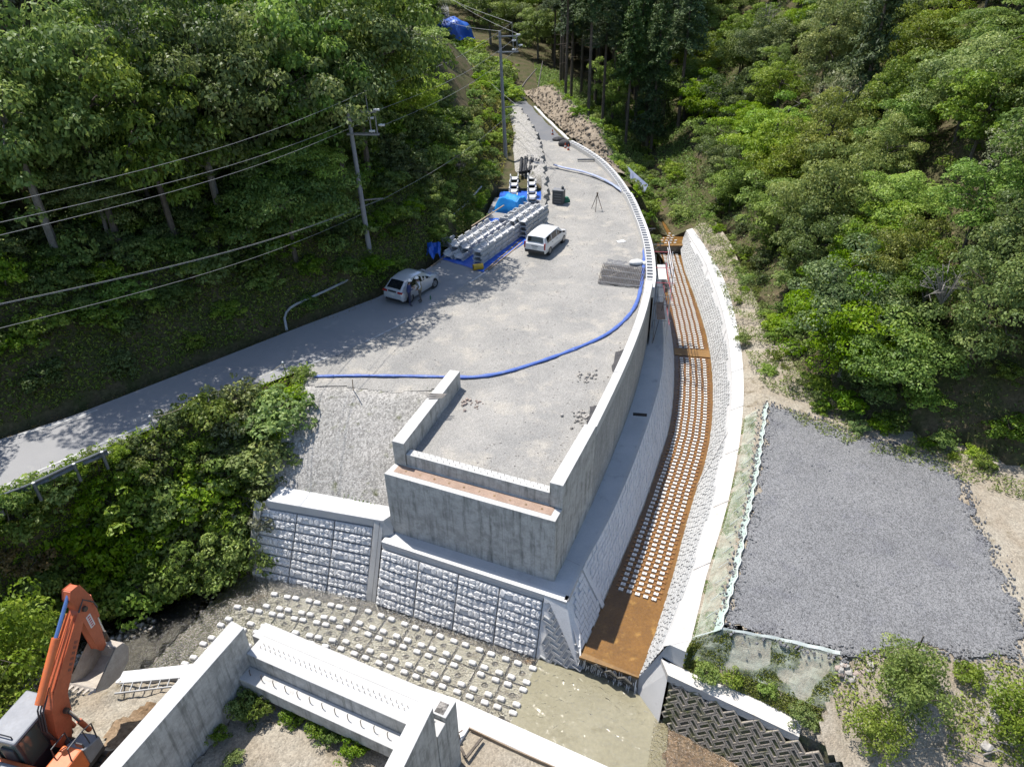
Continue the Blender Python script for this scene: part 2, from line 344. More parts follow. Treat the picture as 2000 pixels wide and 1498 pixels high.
def leafmat(name, dark, mid, light, trans=.3, rough=.45, hue=.03, val=.28):
    m = bpy.data.materials.new(name); m.use_nodes = True; t = m.node_tree; N = t.nodes; K = t.links.new
    b = N['Principled BSDF']; b.inputs['Roughness'].default_value = rough; b.inputs['Specular IOR Level'].default_value = .28
    a = N.new('ShaderNodeAttribute'); a.attribute_name = 'tone'
    r = N.new('ShaderNodeValToRGB'); e = r.color_ramp.elements; e[0].color = (*dark, 1); e[1].color = (*light, 1)
    e2 = r.color_ramp.elements.new(.5); e2.color = (*mid, 1); K(a.outputs['Fac'], r.inputs[0])
    oi = N.new('ShaderNodeObjectInfo'); hs = N.new('ShaderNodeHueSaturation'); K(r.outputs['Color'], hs.inputs['Color'])
    for soc, lo, hi, mul in (('Hue', .5 - hue, .5 + hue, 7.3), ('Value', 1 - val, 1 + val, 1.), ('Saturation', .78, 1.12, 3.7)):
        w = N.new('ShaderNodeMath'); w.operation = 'MULTIPLY'; K(oi.outputs['Random'], w.inputs[0]); w.inputs[1].default_value = mul
        fr = N.new('ShaderNodeMath'); fr.operation = 'FRACT'; K(w.outputs[0], fr.inputs[0])
        mr = N.new('ShaderNodeMapRange'); K(fr.outputs[0], mr.inputs['Value']); mr.inputs['To Min'].default_value = lo; mr.inputs['To Max'].default_value = hi; K(mr.outputs['Result'], hs.inputs[soc])
    K(hs.outputs['Color'], b.inputs['Base Color'])
    tl = N.new('ShaderNodeBsdfTranslucent'); K(hs.outputs['Color'], tl.inputs['Color'])
    mx = N.new('ShaderNodeMixShader'); mx.inputs[0].default_value = trans; K(b.outputs[0], mx.inputs[1]); K(tl.outputs[0], mx.inputs[2])
    K(mx.outputs[0], N['Material Output'].inputs['Surface']); MT[name] = m; return m
leafmat('leaf_dark', (.042, .075, .013), (.112, .172, .028), (.28, .325, .070), .36, .5, .012)
leafmat('leaf_mid', (.062, .115, .014), (.150, .235, .030), (.34, .41, .075), .42, .5, .014)
leafmat('leaf_bright', (.105, .180, .016), (.235, .345, .035), (.45, .53, .090), .46, .5, .012)
leafmat('leaf_olive', (.085, .125, .018), (.185, .235, .036), (.38, .40, .080), .40, .5, .012)
leafmat('leaf_grey', (.090, .105, .05), (.185, .20, .10), (.36, .37, .21), .32, .48, .012)
leafmat('leaf_cedar', (.032, .058, .018), (.070, .112, .030), (.15, .19, .06), .2, .6, .012)
leafmat('grass_leaf', (.09, .15, .022), (.17, .25, .04), (.32, .36, .09), .4, .5)
leafmat('grass_dry', (.20, .19, .05), (.28, .26, .07), (.36, .31, .12), .35, .6)
leafmat('leaf_rust', (.12, .10, .03), (.20, .11, .035), (.28, .16, .05), .3, .5)
# ---------------------------------------------------------------- terrain
FL = np.array([(-90, -14), (-50, 8), (-24.0, 26.9), (-17, 33.6), (-13.3, 37.1), (-8.4, 41.9), (-4.9, 48.2), (-2.4, 55), (-1.4, 62), (-0.5, 71), (.6, 79), (.2, 87), (-4.6, 105), (-10.6, 123), (-13.6, 139), (-16, 160), (-24, 260)], float)
FR = np.array([(60, -20), (42, 8), (29, 22.5), (24.3, 26.6), (20, 29.3), (17.4, 31.6), (16.8, 36), (17.3, 43), (18.3, 51), (19.0, 59), (18.2, 66), (18, 78), (18.8, 90), (20.5, 120), (26, 260)], float)
def sdist(x, y, PL):
    best = np.full(np.shape(x), 1e9); sg = np.zeros(np.shape(x))
    for (ax, ay), (bx, by) in zip(PL[:-1], PL[1:]):
        dx, dy = bx - ax, by - ay
        t = np.clip(((x - ax) * dx + (y - ay) * dy) / (dx * dx + dy * dy), 0, 1)
        d = np.hypot(x - ax - t * dx, y - ay - t * dy); c = dx * (y - ay) - dy * (x - ax)
        k = d < best - 1e-9; best = np.where(k, d, best); sg = np.where(k, np.sign(c), sg)
    return best * sg            # positive on the left of the line
def zr(y): return np.interp(y, [55, 86, 123, 139, 170, 260], [0, 1.8, 6, 8, 12.5, 24])
def xr(y): return np.interp(y, [62, 77, 86, 105, 123, 139, 160, 260], [7, 4.8, 2.9, -2, -8, -11, -13, -20])
def hw(y): return np.interp(y, [62, 70, 77, 86, 260], [3.8, 3.0, 1.3, 1.1, 1.6])
def xcr(y): return np.interp(y, [58, 66, 71, 78, 90, 120, 260], [14.6, 14.9, 15.4, 16.2, 17, 18.6, 23])
def zcr(y): return np.interp(y, [58, 66, 78, 120, 260], [-4.7, -4.5, -3.6, 1.0, 17])
def sstep(t): t = np.clip(t, 0, 1); return t * t * (3 - 2 * t)
def T(x, y):
    x = np.asarray(x, float); y = np.asarray(y, float)
    u = x - (xr(y) + hw(y) + .25); wv = np.maximum(.5, xcr(y) - xr(y) - hw(y) - .25)
    fl = np.where(u <= 0, zr(y) - .12, lerp(zr(y) - .12, zcr(y), sstep(u / wv)))
    win = sstep((y - 71) / 5) * sstep((98 - y) / 8)
    fl = fl + win * 2.1 * np.exp(-((u - 2.6) / 1.7) ** 2)
    fl = np.where(x > xcr(y), zcr(y) + .45 * (x - xcr(y)), fl)
    base = np.where(y < 63, -9.0, fl)
    dl = sdist(x, y, FL); dr = -sdist(x, y, FR)
    hl = zr(y) - .05 + 1.25 * np.minimum(dl, 3.2) + .80 * np.clip(dl - 3.2, 0, 34) + .35 * np.maximum(dl - 37, 0) + nz(x, y, .22, 1) * np.clip(dl * .25, 0, 1.6)
    rb = np.where(y < 63, -3.0, zcr(y) + .6)
    hr = rb + .75 * np.minimum(dr, 4) + .82 * np.clip(dr - 4, 0, 36) + .35 * np.maximum(dr - 40, 0) + nz(x, y, .2, 5) * np.clip(dr * .25, 0, 1.6)
    z = np.where(dl > 0, hl, base); z = np.where(dr > 0, np.maximum(hr, np.where(dl > 0, hl, -99)), z)
    return z
gx = np.concatenate([np.arange(-120, -40, 4), np.arange(-40, 45, 1.0), np.arange(45, 125, 4)]); gy = np.concatenate([np.arange(-24, 12, 3), np.arange(12, 130, 1.0), np.arange(130, 262, 4)])
GX, GY = np.meshgrid(gx, gy); GZ = T(GX, GY)
mb = MB(); mb.grid([[(GX[i, j], GY[i, j], GZ[i, j]) for j in range(len(gx))] for i in range(len(gy))])
tag(mb.build('ground', MT['forest_floor'], smooth=True), kind='structure')

def sheet_poly(name, poly, zf, step, m, kind='structure', rag=0.0):
    """grid sheet over a polygon, height from zf(x, y)"""
    xs = [p[0] for p in poly]; ys = [p[1] for p in poly]
    X = np.arange(min(xs) - step, max(xs) + 2 * step, step); Y = np.arange(min(ys) - step, max(ys) + 2 * step, step)
    Gx, Gy = np.meshgrid(X, Y); Z = zf(Gx, Gy); r = rag * nz(Gx, Gy, 2.2, 3)
    ins = in_poly(Gx + r, Gy + rag * nz(Gy, Gx, 1.9, 8), poly); idx = -np.ones(Gx.shape, int)
    cell = ins[:-1, :-1] & ins[1:, :-1] & ins[:-1, 1:] & ins[1:, 1:]
    use = np.zeros(Gx.shape, bool)
    for a, b in ((0, 0), (1, 0), (0, 1), (1, 1)): use[a:Gx.shape[0] - 1 + a, b:Gx.shape[1] - 1 + b] |= cell
    idx[use] = np.arange(use.sum()); V = np.stack([Gx[use], Gy[use], Z[use]], 1).tolist()
    I, J = np.nonzero(cell); F = np.stack([idx[I, J], idx[I, J + 1], idx[I + 1, J + 1], idx[I + 1, J]], 1).tolist()
    mb = MB(); mb.v = V; mb.f = F; mb.m = [0] * len(F)
    return tag(mb.build(name, m, smooth=True), kind=kind)

# ---------------------------------------------------------------- road, yard, river floor
road_far = [Vector(p) for p in ((-60, 1.5, 0), (-35, 18.5, 0), (-23.62, 26.66, 0), (-21.42, 28.33, 0), (-16.6, 33.2, 0), (-13.1, 36.8, 0), (-8.2, 41.6, 0), (-4.6, 47.9, 0), (-2.2, 54.5, 0), (-1.2, 61, 0.2))]
road_near = [Vector(p) for p in ((-58, -3.5, 0), (-33, 13.5, 0), (-21.2, 22.7, 0), (-19.5, 24.7, 0), (-15.0, 29.2, 0), (-10.6, 32.9, 0), (-5.2, 38.1, 0), (-1.6, 44.2, 0), (2.0, 52, 0), (2.9, 60, 0.2))]
ra, rb_ = resample(road_far, n=90), resample(road_near, n=90)
mb = MB(); mb.grid([[a.lerp(b, k / 8) + Vector((0, 0, .025 * math.sin(math.pi * k / 8))) for k in range(9)] for a, b in zip(ra, rb_)])
tag(mb.build('road', MT['asphalt'], smooth=True), kind='structure')
# painted edge lines, worn, on the road
def line_strip(name, pts, w, z):
    pts = resample(pts, step=.6); mb = MB(); rows = []
    for i, p in enumerate(pts):
        t = (pts[min(i + 1, len(pts) - 1)] - pts[max(i - 1, 0)]).normalized(); n = Vector((-t.y, t.x, 0)) * w / 2
        rows.append([p + n + Vector((0, 0, z)), p - n + Vector((0, 0, z))])
    mb.grid(rows); return tag(mb.build(name, MT['white_line']), kind='structure')
line_strip('road_edge_line', [at(*p) for p in ((0, 953), (200, 866), (420, 771), (560, 716))], .14, .022)
line_strip('road_edge_line', [at(*p) for p in ((596, 716), (640, 698))], .13, .022)
line_strip('road_edge_line', [at(*p) for p in ((714, 668), (760, 646), (806, 620))], .13, .024)
line_strip('road_edge_line', [at(*p) for p in ((905, 560), (935, 541), (960, 523))], .12, .024)
line_strip('road_edge_line', [at(*p) for p in ((40, 849), (130, 822), (190, 801))], .13, .016)

yard_poly = [(-11.2, 32.6), (-8.1, 35.6), (-5.8, 38.4), (-2.3, 44.4), (.17, 49.2), (2.5, 54.0), (3.0, 59.4), (3.2, 68.7), (3.4, 77.0), (6.3, 76), (7.9, 72.5), (9.4, 68.2), (10.2, 62.4), (10.6, 56), (10.3, 48.7), (9.5, 42.8), (8.75, 41), (6.6, 33.7), (5.1, 29.5), (3.55, 25.6), (1.75, 21.75), (-5.0, 24.75), (-2.9, 30.5), (-3.3, 30.3), (-5.87, 29.9), (-8, 30.5), (-10.8, 30.8)]
def yard_z(x, y):
    d = .035 * nz(x, y, .9, 2) + .012 * nz(x, y, 4.1, 4) + .03
    inn = np.exp(-((x - (1.2 + (y - 26) * .35)) ** 2) / 8) * np.clip((29 - y) / 6, 0, 1)
    return zr(y) + d - .12 * inn
sheet_poly('gravel_yard', yard_poly, yard_z, .14, MT['yard_gravel'], rag=.10)
# asphalt of the narrow upper road, then the far road
mb = MB(); rows = []
for y in np.arange(74, 250, 1.5):
    x, h, z = float(xr(y)), float(hw(y)), float(zr(y))
    rows.append([(x - h, y, z - .01), (x, y, z + .03), (x + h, y, z - .01)])
mb.grid(rows); tag(mb.build('upper_road', MT['asphalt_far'], smooth=True), kind='structure')
# white concrete gutter along the right of the upper road
mb = MB(); rows = []
for y in np.arange(76.5, 90, .8):
    x, h, z = float(xr(y)), float(hw(y)), float(zr(y))
    rows.append([(x + h - .02, y, z - .02), (x + h, y, z + .14), (x + h + .32, y, z + .14), (x + h + .34, y, z - .3)])
mb.grid(rows); tag(mb.build('road_kerb', MT['concrete_white']), kind='structure')
# soil cut bank beside the upper road
def soil(x, y): return T(x, y) + .30 + .16 * nz(x * .5, y, 2.6, 6) + .13 * nz(x * .4, y, 6.5, 2) + .07 * nz(x, y, 13., 2)
rows = []
for y in np.arange(66, 95, .28):
    x0 = float(xr(y) + hw(y)) + .30
    us = np.linspace(0, 3.1, 22); xs_ = x0 + us
    rows.append([(float(a), float(y), float(soil(a, y))) for a in xs_])
mb = MB(); mb.grid(rows); tag(mb.build('soil_bank', MT['soil_cut'], smooth=True), kind='structure')
# raised gravel strip of the old road, with a ragged broken face towards the yard
edge = [Vector((*at(x, y, z)[:2], z)) for x, y, z in ((1058, 446, 0), (1066, 425, 0), (1070, 385, .1), (1065, 345, .4), (1060, 305, .8), (1047, 268, 1.1), (1030, 240, 1.4), (1013, 218, 1.7))]
ed = resample(edge, step=.45); rows = []
for i, p in enumerate(ed):
    t = i / len(ed); h = .75 * min(1, t * 6) ** .7; w = .55 + 2.6 * sstep((p.y - 63) / 5)
    j = .16 * math.sin(i * 1.9) + .12 * math.sin(i * .83 + 1)
    rows.append([(p.x + .12 + j * .5, p.y, p.z - .15), (p.x + .02 + j, p.y, p.z + h * .45), (p.x - .10 + j, p.y, p.z + h), (p.x - .5, p.y, p.z + h + .10), (p.x - w * .6, p.y, p.z + h), (p.x - w, p.y, p.z - .1)])
mb = MB(); mb.grid(rows); tag(mb.build('old_gravel_road', MT['slope_gravel'], smooth=True), kind='structure')

# sloping gravel in front of the yard, down to the cap of the block wall
brk = resample([(-11.1, 31.2, .0), (-8, 31.0, .0), (-5.8, 30.4, .0), (-3.0, 30.5, .0)], n=40); low = resample([(-12.0, 26.3, -2.98), (-5.6, 24.4, -2.98), (-4.6, 24.0, -2.98)], n=40)
rows = []
for k in range(26):
    t = k / 25; t2 = max(0, (t - .17) / .83)
    rows.append([(*(a.lerp(b, t)).xy, lerp(a.z, b.z, t2 * t2 * .35 + t2 * .65) + .05 * float(nz(a.x * 1.5, k * .4, 1.1)) * math.sin(math.pi * t)) for a, b in zip(brk, low)])
mb = MB(); mb.grid(rows); tag(mb.build('gravel_slope', MT['slope_gravel'], smooth=True), kind='structure')

# left river bank (under the shrubs): from the road edge down to the water
top = resample([(-58, -3.7, 0), (-33, 13.3, -.03), (-21.3, 22.5, -.03), (-19.5, 24.5, -.03), (-15.0, 29.0, -.03), (-10.7, 32.5, -.03), (-10.6, 30.4, -.05), (-11.7, 26.9, -2.7)], n=110)
bot = resample([(-52, -8, -6.9), (-34, 5, -6.9), (-26, 14.5, -6.8), (-22, 19.6, -6.7), (-19.4, 21.2, -6.7), (-16.4, 22.2, -6.7), (-12.7, 24.2, -6.7), (-12.0, 24.9, -6.7)], n=110)
rows = []
for k in range(24):
    t = k / 23
    rows.append([(*(a.lerp(b, t)).xy, lerp(a.z, b.z, sstep(t) * .5 + t * .5) + .3 * float(nz(a.x, k * .5, .9, 3)) * math.sin(math.pi * t)) for a, b in zip(top, bot)])
mb = MB(); mb.grid(rows); tag(mb.build('river_bank', MT['bank_soil'], smooth=True), kind='structure')

# river floor
RB = -6.5
_a, _b = at(731, 1178, RB), at(1045, 1285, RB)
RU = (_b - _a).normalized(); RV = Vector((RU.y, -RU.x, 0))           # along the wall, and out into the river
def rp(u, v, z=RB): q = _a + RU * u + RV * v; return Vector((q.x, q.y, z))
def bed_z(x, y): return -6.545 + .05 * nz(x, y, 1.6, 3) + .04 * nz(x, y, 5., 1)
ap0 = 8.05                                                           # where the smooth apron starts
bed = [rp(-7.2, -1.2), rp(ap0, -.6), rp(ap0, 9), rp(-7.2, 9)]
sheet_poly('river_bed', bed, bed_z, .25, MT['river_pebble'])
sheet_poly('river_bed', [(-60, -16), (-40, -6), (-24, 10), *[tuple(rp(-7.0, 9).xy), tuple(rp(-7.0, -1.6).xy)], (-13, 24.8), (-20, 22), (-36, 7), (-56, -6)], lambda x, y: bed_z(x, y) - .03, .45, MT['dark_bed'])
mb = MB(); apx = [rp(ap0, -.9, -6.45), at(1140, 1288, -6.45), at(1245, 1353, -6.45), at(1305, 1420, -6.45), at(1300, 1500, -6.45), at(1230, 1700, -6.45), rp(ap0, 12, -6.45)]
mb.prism([tuple(p.xy) for p in apx], -6.9, -6.46)
tag(mb.build('apron_floor', MT['apron_bed']), kind='structure')
sheet_poly('river_bed', [(5.0, 17.0), (7.2, 16.4), (10.5, 13.9), (18, 8), (14, 0), (1, 0), (3.2, 10)], lambda x, y: -6.50 + .06 * nz(x, y, 2.2, 4), .3, MT['red_bed'])
# water sheets
def water_sheet(name, poly, z, m): mb = MB(); mb.add([(p[0], p[1], z) for p in poly], [tuple(range(len(poly)))]); return tag(mb.build(name, MT[m]), kind='structure')
water_sheet('river_water', [rp(-7.0, -1.2), rp(ap0 - .02, -.9), rp(ap0 - .02, 9), rp(-7.0, 9)], -6.475, 'water_river')
water_sheet('river_water', [(-60, -16), (-40, -6), (-24, 10), tuple(rp(-7.02, 9).xy), tuple(rp(-7.02, -1.4).xy), (-13, 24.4), (-20, 21.4), (-36, 6.4), (-56, -6.5)], -6.47, 'water_river')
water_sheet('apron_water', [tuple(p.xy) for p in apx], -6.435, 'water_apron')
water_sheet('river_water', [(5.3, 16.4), (6.5, 15.6), (9.5, 13.3), (16, 8), (14, 0), (1, 0), (3.2, 10)], -6.42, 'water_river')

# near bank of the river: ground behind the near abutment, and dirt under the excavator
def nb_z(x, y):
    side = sstep((-9.2 - x) / 2.0)                       # left of the near abutment
    z = -3.50 + .05 * nz(x, y, 1.3, 5)
    return z + side * (.75 * sstep((16.0 - y) / 3.0) + .14 * nz(x, y, 2.6, 2) + .07 * nz(x, y, 6., 2))
sheet_poly('near_bank', [(-11.6, 16.2), (-15.5, 16.6), (-17.5, 15.4), (-22, 10), (-40, -6), (12, -6), (5.6, 10.6), (-1.3, 15.0), (-2.6, 13), (-9.3, 16)], nb_z, .14, MT['dirt'])
sheet_poly('dug_earth', [(-11.3, 15.6), (-13.2, 15.2), (-13.8, 14), (-13.4, 12), (-12, 11), (-10.7, 12)], lambda x, y: nb_z(x, y) + .10 + .09 * nz(x, y, 5., 7), .16, MT['brown_dirt'], rag=.3)
mb = MB(); mb.prism([(-14.63, 16.65), (-14.54, 16.17), (-12.48, 16.33), (-9.0, 16.4), (-9.0, 17.3), (-12.05, 16.93)], -7.2, -3.36); tag(mb.build('near_bank_coping', MT['concrete_white'], bevel=.03), kind='structure')
# slope of soil from the excavator ground to the river
mb = MB(); tp = resample([(-15.4, 16.7, -3.5), (-17.6, 15.5, -3.4), (-22.2, 10, -3.4), (-40, -6, -3.4)], n=30); bt = resample([(-16.0, 17.8, -6.8), (-19.0, 16.6, -6.8), (-25, 10, -6.8), (-42, -4, -6.8)], n=30)
mb.grid([[(*(a.lerp(b, k / 8)).xy, lerp(a.z, b.z, k / 8) + .15 * float(nz(a.x, k, 1.3))) for a, b in zip(tp, bt)] for k in range(9)])
tag(mb.build('near_river_bank', MT['bank_soil'], smooth=True), kind='structure')

# right side: dirt, grey gravel lot, hill foot
def lot_z(x, y): 
    front = np.where(x < 12, 17.0, 16.4)
    return -2.85 + .03 * nz(x, y, .8, 3) - np.clip(front - y, 0, 9) * .30 - .0 * x
lot_base = [(7.5, 17.9), (8.6, 20.6), (10.9, 25.5), (12.3, 29.4), (13.7, 33.2), (14.6, 35), (17, 40), (20, 36), (44, 24), (46, 4), (20, 4), (14, 8.5), (9.9, 13.9), (11.7, 16.4)]
sheet_poly('lot_ground', lot_base, lot_z, .2, MT['dirt'])
lot = [tuple(at(x, y, -2.8).xy) for x, y in ((1415, 1222), (1441, 1120), (1482, 917), (1500, 792), (1530, 800), (1600, 822), (1640, 838), (1680, 855), (1760, 868), (1830, 893), (1885, 950), (1900, 1010), (1945, 1090), (1980, 1180), (2000, 1260), (1985, 1285), (1850, 1275), (1780, 1262), (1700, 1278), (1640, 1276), (1520, 1248))]
sheet_poly('gravel_lot', lot, lambda x, y: -2.80 + .02 * nz(x, y, 2.5, 1), .09, MT['lot_gravel'], rag=.3)
mb = MB(); rows = []
for y in np.arange(54, 73, .8): rows.append([(10.5 + (-.05 * (y - 60)), y, -.2), (11.4, y, -1.6 + .2 * math.sin(y)), (12.4, y, -3.0), (13.4 + .12 * (y - 60), y, -4.7)])
mb.grid(rows); tag(mb.build('creek_bank', MT['bank_soil'], smooth=True), kind='structure')
# strip between the channel coping and the hill / lot
# ---------------------------------------------------------------- channel and its walls
ZB = -3.6
E_pts = A2([(1108, 1173), (1138, 1105), (1196, 1004), (1255.5, 858), (1290.5, 746)], ZB) + [Vector((9.85, 40, ZB)), Vector((10.55, 44, ZB)), Vector((11.3, 50, ZB)), Vector((12.0, 56, ZB)), Vector((12.4, 62, ZB)), Vector((12.6, 67, ZB))]
def zch(y): return float(np.interp(y, [16, 44, 46.2, 60.8], [-5.64, -5.56, -5.50, -5.15]))
Lb = A2([(1135, 1272), (1177, 1186), (1257, 998), (1290, 900), (1313, 830), (1320, 725)], -5.6) + [Vector((11.7, 45, -5.5)), Vector((12.3, 50, -5.5)), Vector((12.9, 56, -5.3)), Vector((13.3, 60.8, -5.15))]
Rb = A2([(1247, 1320), (1297, 1184), (1346, 991), (1384, 882), (1393, 777), (1387, 690)], -5.6) + [at(1370, 620, -5.4), at(1338, 532, -5.2), at(1326, 494, -5.15)]
CI = A2([(1296, 1262), (1337, 1166), (1391, 1004), (1415, 900), (1429, 795), (1431, 732), (1419, 627), (1384, 525), (1366, 490), (1340, 450)], -3.5)
CO = A2([(1350, 1250), (1366, 1184), (1380, 1121), (1417, 1004), (1436, 917), (1450, 830), (1454, 742), (1445, 655), (1419, 550), (1377, 480), (1352, 446)], -3.5)
NCH = 120
lb, rb2 = smoothline(Lb, .4), smoothline(Rb, .4); lb = resample(lb, n=NCH); rb2 = resample(rb2, n=NCH)
mb = MB(); mb.grid([[(*(a.lerp(b, k / 6)).xy, zch(lerp(a.y, b.y, k / 6))) for k in range(-1, 8)] for a, b in zip(lb, rb2)])
tag(mb.build('channel_bed', MT['chan_bed'], smooth=True), kind='structure')
mb = MB(); mb.grid([[(*(a.lerp(b, k / 6)).xy, zch(lerp(a.y, b.y, k / 6)) + .045) for k in range(-1, 8)] for a, b in zip(lb, rb2)])
tag(mb.build('channel_water', MT['water_channel'], smooth=True), kind='structure')
# upper reach above the drop, and the drop face
ub = [(13.0, 60.85), (16.2, 60.75), (16.5, 67), (16.4, 74), (14.6, 74), (13.6, 67)]
mb = MB(); mb.prism(ub, -6, -4.4); tag(mb.build('upper_channel_bed', MT['chan_bed']), kind='structure')
water_sheet('upper_channel_water', ub, -4.36, 'water_channel')
mb = MB(); mb.obox((12.9, 60.70, -5.6), (2.9, -.04, 0), (0, .12, 0), (0, 0, 1.22)); 
ws = thing('drop_weir', 'grey concrete drop step across the top of the orange channel', 'weir', (14.3, 60.7, -5.6))
mb.build('weir_face', MT['wet_block'], ws)
mb = MB(); mb.obox((13.0, 60.62, -4.42), (2.6, -.04, 0), (0, .4, 0), (0, 0, .07)); mb.build('weir_crest', MT['chan_bed'], ws)
# smooth sill band across the channel
i0 = min(range(NCH), key=lambda i: abs(lb[i].y - 43.0))
q = [lb[i0], rb2[i0], rb2[i0 + 2], lb[i0 + 2]]
sl = thing('channel_sill', 'smooth rust brown sill band crossing the studded channel bed', 'sill', (q[0] + q[2]) / 2)
mb = MB(); mb.prism([tuple(p.xy) for p in (q[0], q[1], q[2].lerp(q[1], -.3), q[3].lerp(q[0], -.3))], -5.8, -5.49); mb.build('sill_slab', MT['chan_bed'], sl)

# studded bed blocks: 2x2 pads proud of the water, laid in a staggered lattice
pad = MB()
for sx in (-1, 1):
    for sy in (-1, 1):
        c = (sx * .042, sy * .056)
        pad.add([(c[0] + dx * (.040 if k < 4 else .034), c[1] + dy * (.053 if k < 4 else .046), 0 if k < 4 else .085) for k, (dx, dy) in enumerate([(-1, -1), (1, -1), (1, 1), (-1, 1)] * 2)], [(4, 5, 6, 7), (0, 1, 5, 4), (1, 2, 6, 5), (2, 3, 7, 6), (3, 0, 4, 7)])
pad_me = pad.mesh('bed_block', MT['chan_block'])
rus = MB(); rus.box((0, 0, .02), (.13, .17, .04)); rus.box((0, 0, .04), (.08, .10, .03)); rust_me = rus.mesh('rust_block', MT['chan_block_rust'])
cl = [(a + b) / 2 for a, b in zip(lb, rb2)]; arc = [0]
for a, b in zip(cl[:-1], cl[1:]): arc.append(arc[-1] + (b - a).length)
def chpt(s, w):
    i = min(len(arc) - 2, max(0, int(np.searchsorted(arc, s)) - 1)); t = (s - arc[i]) / (arc[i + 1] - arc[i])
    a = lb[i].lerp(lb[i + 1], t); b = rb2[i].lerp(rb2[i + 1], t); d = (cl[i + 1] - cl[i]).normalized()
    c = (a + b) / 2; n = Vector((d.y, -d.x, 0)); c = c + n * w
    return Vector((c.x, c.y, zch(c.y))), math.atan2(d.y, d.x), (b - a).length / 2
pads = []; rusts = []
s = 3.9; row = 0
while s < arc[-1] - .25:
    _, _, half = chpt(s, 0)
    if abs(s - arc[i0 + 1]) > .75:
        off = .18 + .012 * math.sin(row)
        for k in range(-9, 10):
            w = k * .375 + off - .18
            if abs(w) < half - .16: p, r, _ = chpt(s, w); pads.append((p, r))
            w2 = w + .18
            if abs(w2) < half - .16: p, r, _ = chpt(s + .175, w2); rusts.append((p, r))
    s += .325; row += 1
for k in range(5):
    for j in range(4): pads.append((Vector((13.75 + j * .42 + (k % 2) * .2, 61.3 + k * .6, -4.42)), 1.57))
bedset = thing('channel_armour', 'rows of pale square studs on the orange channel bed', 'paving', (8, 30, -5.6))
pads.sort(key=lambda q: q[0].y)
for p, r in pads[:300]: inst(pad_me, 'bed_block', bedset, p, r)
def baked(me, items, name, m, parent):
    V = np.empty(len(me.vertices) * 3); me.vertices.foreach_get('co', V); V = V.reshape(-1, 3); F = [tuple(p.vertices) for p in me.polygons]
    mb = MB()
    for p, r in items:
        c, s_ = math.cos(r), math.sin(r)
        mb.add([(p.x + c * v[0] - s_ * v[1], p.y + s_ * v[0] + c * v[1], p.z + v[2]) for v in V], F)
    return mb.build(name, m, parent, kind='stuff')
if len(pads) > 300: baked(pad_me, pads[300:], 'far_bed_blocks', MT['chan_block'], bedset)
baked(rust_me, rusts, 'rust_blocks', MT['chan_block_rust'], bedset)

# ---------------------------------------------------------------- battered walls with block faces
def patt_wall(parent, top, bot, bw, bh, gap, proud, m, mj, name, seed=1, run=.0, limit=300, topcut=None):
    """blocks laid on the ruled face between two rails; parts, shared nothing (each fits its place)"""
    rnd = random.Random(seed); n = len(top)
    Ls = [0]
    for a, b in zip(bot[:-1], bot[1:]): Ls.append(Ls[-1] + (b - a).length)
    H = sum((a - b).length for a, b in zip(top, bot)) / n
    def P(s, h, o=0.):
        s = min(max(s, 0), Ls[-1] - 1e-4); i = int(np.searchsorted(Ls, s, 'right')) - 1; i = min(i, n - 2); t = (s - Ls[i]) / (Ls[i + 1] - Ls[i])
        a = bot[i].lerp(bot[i + 1], t); b = top[i].lerp(top[i + 1], t)
        nn = (bot[i + 1] - bot[i]).cross(top[i] - bot[i]).normalized()
        if nn.z < 0: nn = -nn
        return a.lerp(b, h) + nn * o
    mb = MB(); S = [Ls[-1] * k / (n - 1) for k in range(n)]
    mb.grid([[P(s, h, -.012) for s in S] for h in (0, .25, .5, .75, 1)]); mb.build(name + '_backing', mj, parent)
    blocks = []; rows = max(1, int(H / bh)); 
    for r in range(rows):
        s = -rnd.random() * bw
        while s < Ls[-1]:
            w = bw * rnd.uniform(.55, 1.45); k = rnd.random()
            h0, h1 = r / rows, (r + 1) / rows
            if topcut and h1 > topcut(s): s += w; continue
            s0, s1 = max(s, 0) + gap, min(s + w, Ls[-1]) - gap
            if s1 - s0 > .06:
                sh = run * (h1 - h0) * H; g = gap / H; pr = proud * rnd.uniform(.5, 1.3)
                e = .02
                q = [P(s0, h0 + g), P(s1, h0 + g), P(s1 + sh, h1 - g), P(s0 + sh, h1 - g)]
                q2 = [P(s0 + e, h0 + g + e / H, pr), P(s1 - e, h0 + g + e / H, pr * rnd.uniform(.6, 1)), P(s1 - e + sh, h1 - g - e / H, pr * rnd.uniform(.6, 1)), P(s0 + e + sh, h1 - g - e / H, pr)]
                blocks.append((q + q2, [(4, 5, 6, 7), (0, 1, 5, 4), (1, 2, 6, 5), (2, 3, 7, 6), (3, 0, 4, 7)]))
            s += w
    blocks.sort(key=lambda b: b[0][0].y)
    for vs, fs in blocks[:limit]:
        mb = MB(); mb.add(vs, fs); mb.build('block', m, parent)
    if len(blocks) > limit:
        mb = MB()
        for vs, fs in blocks[limit:]: mb.add(vs, fs)
        mb.build('far_blocks', m, parent, kind='stuff')

def ruled(top, bot, n): return resample(smoothline(top, .4), n=n), resample(smoothline(bot, .4), n=n)
# left channel wall (below the berm)
et = [p for p in E_pts[1:]]; eb = [Vector((p.x, p.y, zch(p.y) - .15)) for p in Lb[1:]] + [Vector((13.5, 62, -5.2))]
tp, bt = ruled(et[:10], eb, 90)
lw = thing('channel_wall', 'grey split stone lower wall on the left of the orange channel', 'wall', tp[30])
patt_wall(lw, tp, bt, .42, .30, .012, .035, MT['stone_block'], MT['joint_dark'], 'wall', 3, run=.45, limit=220)
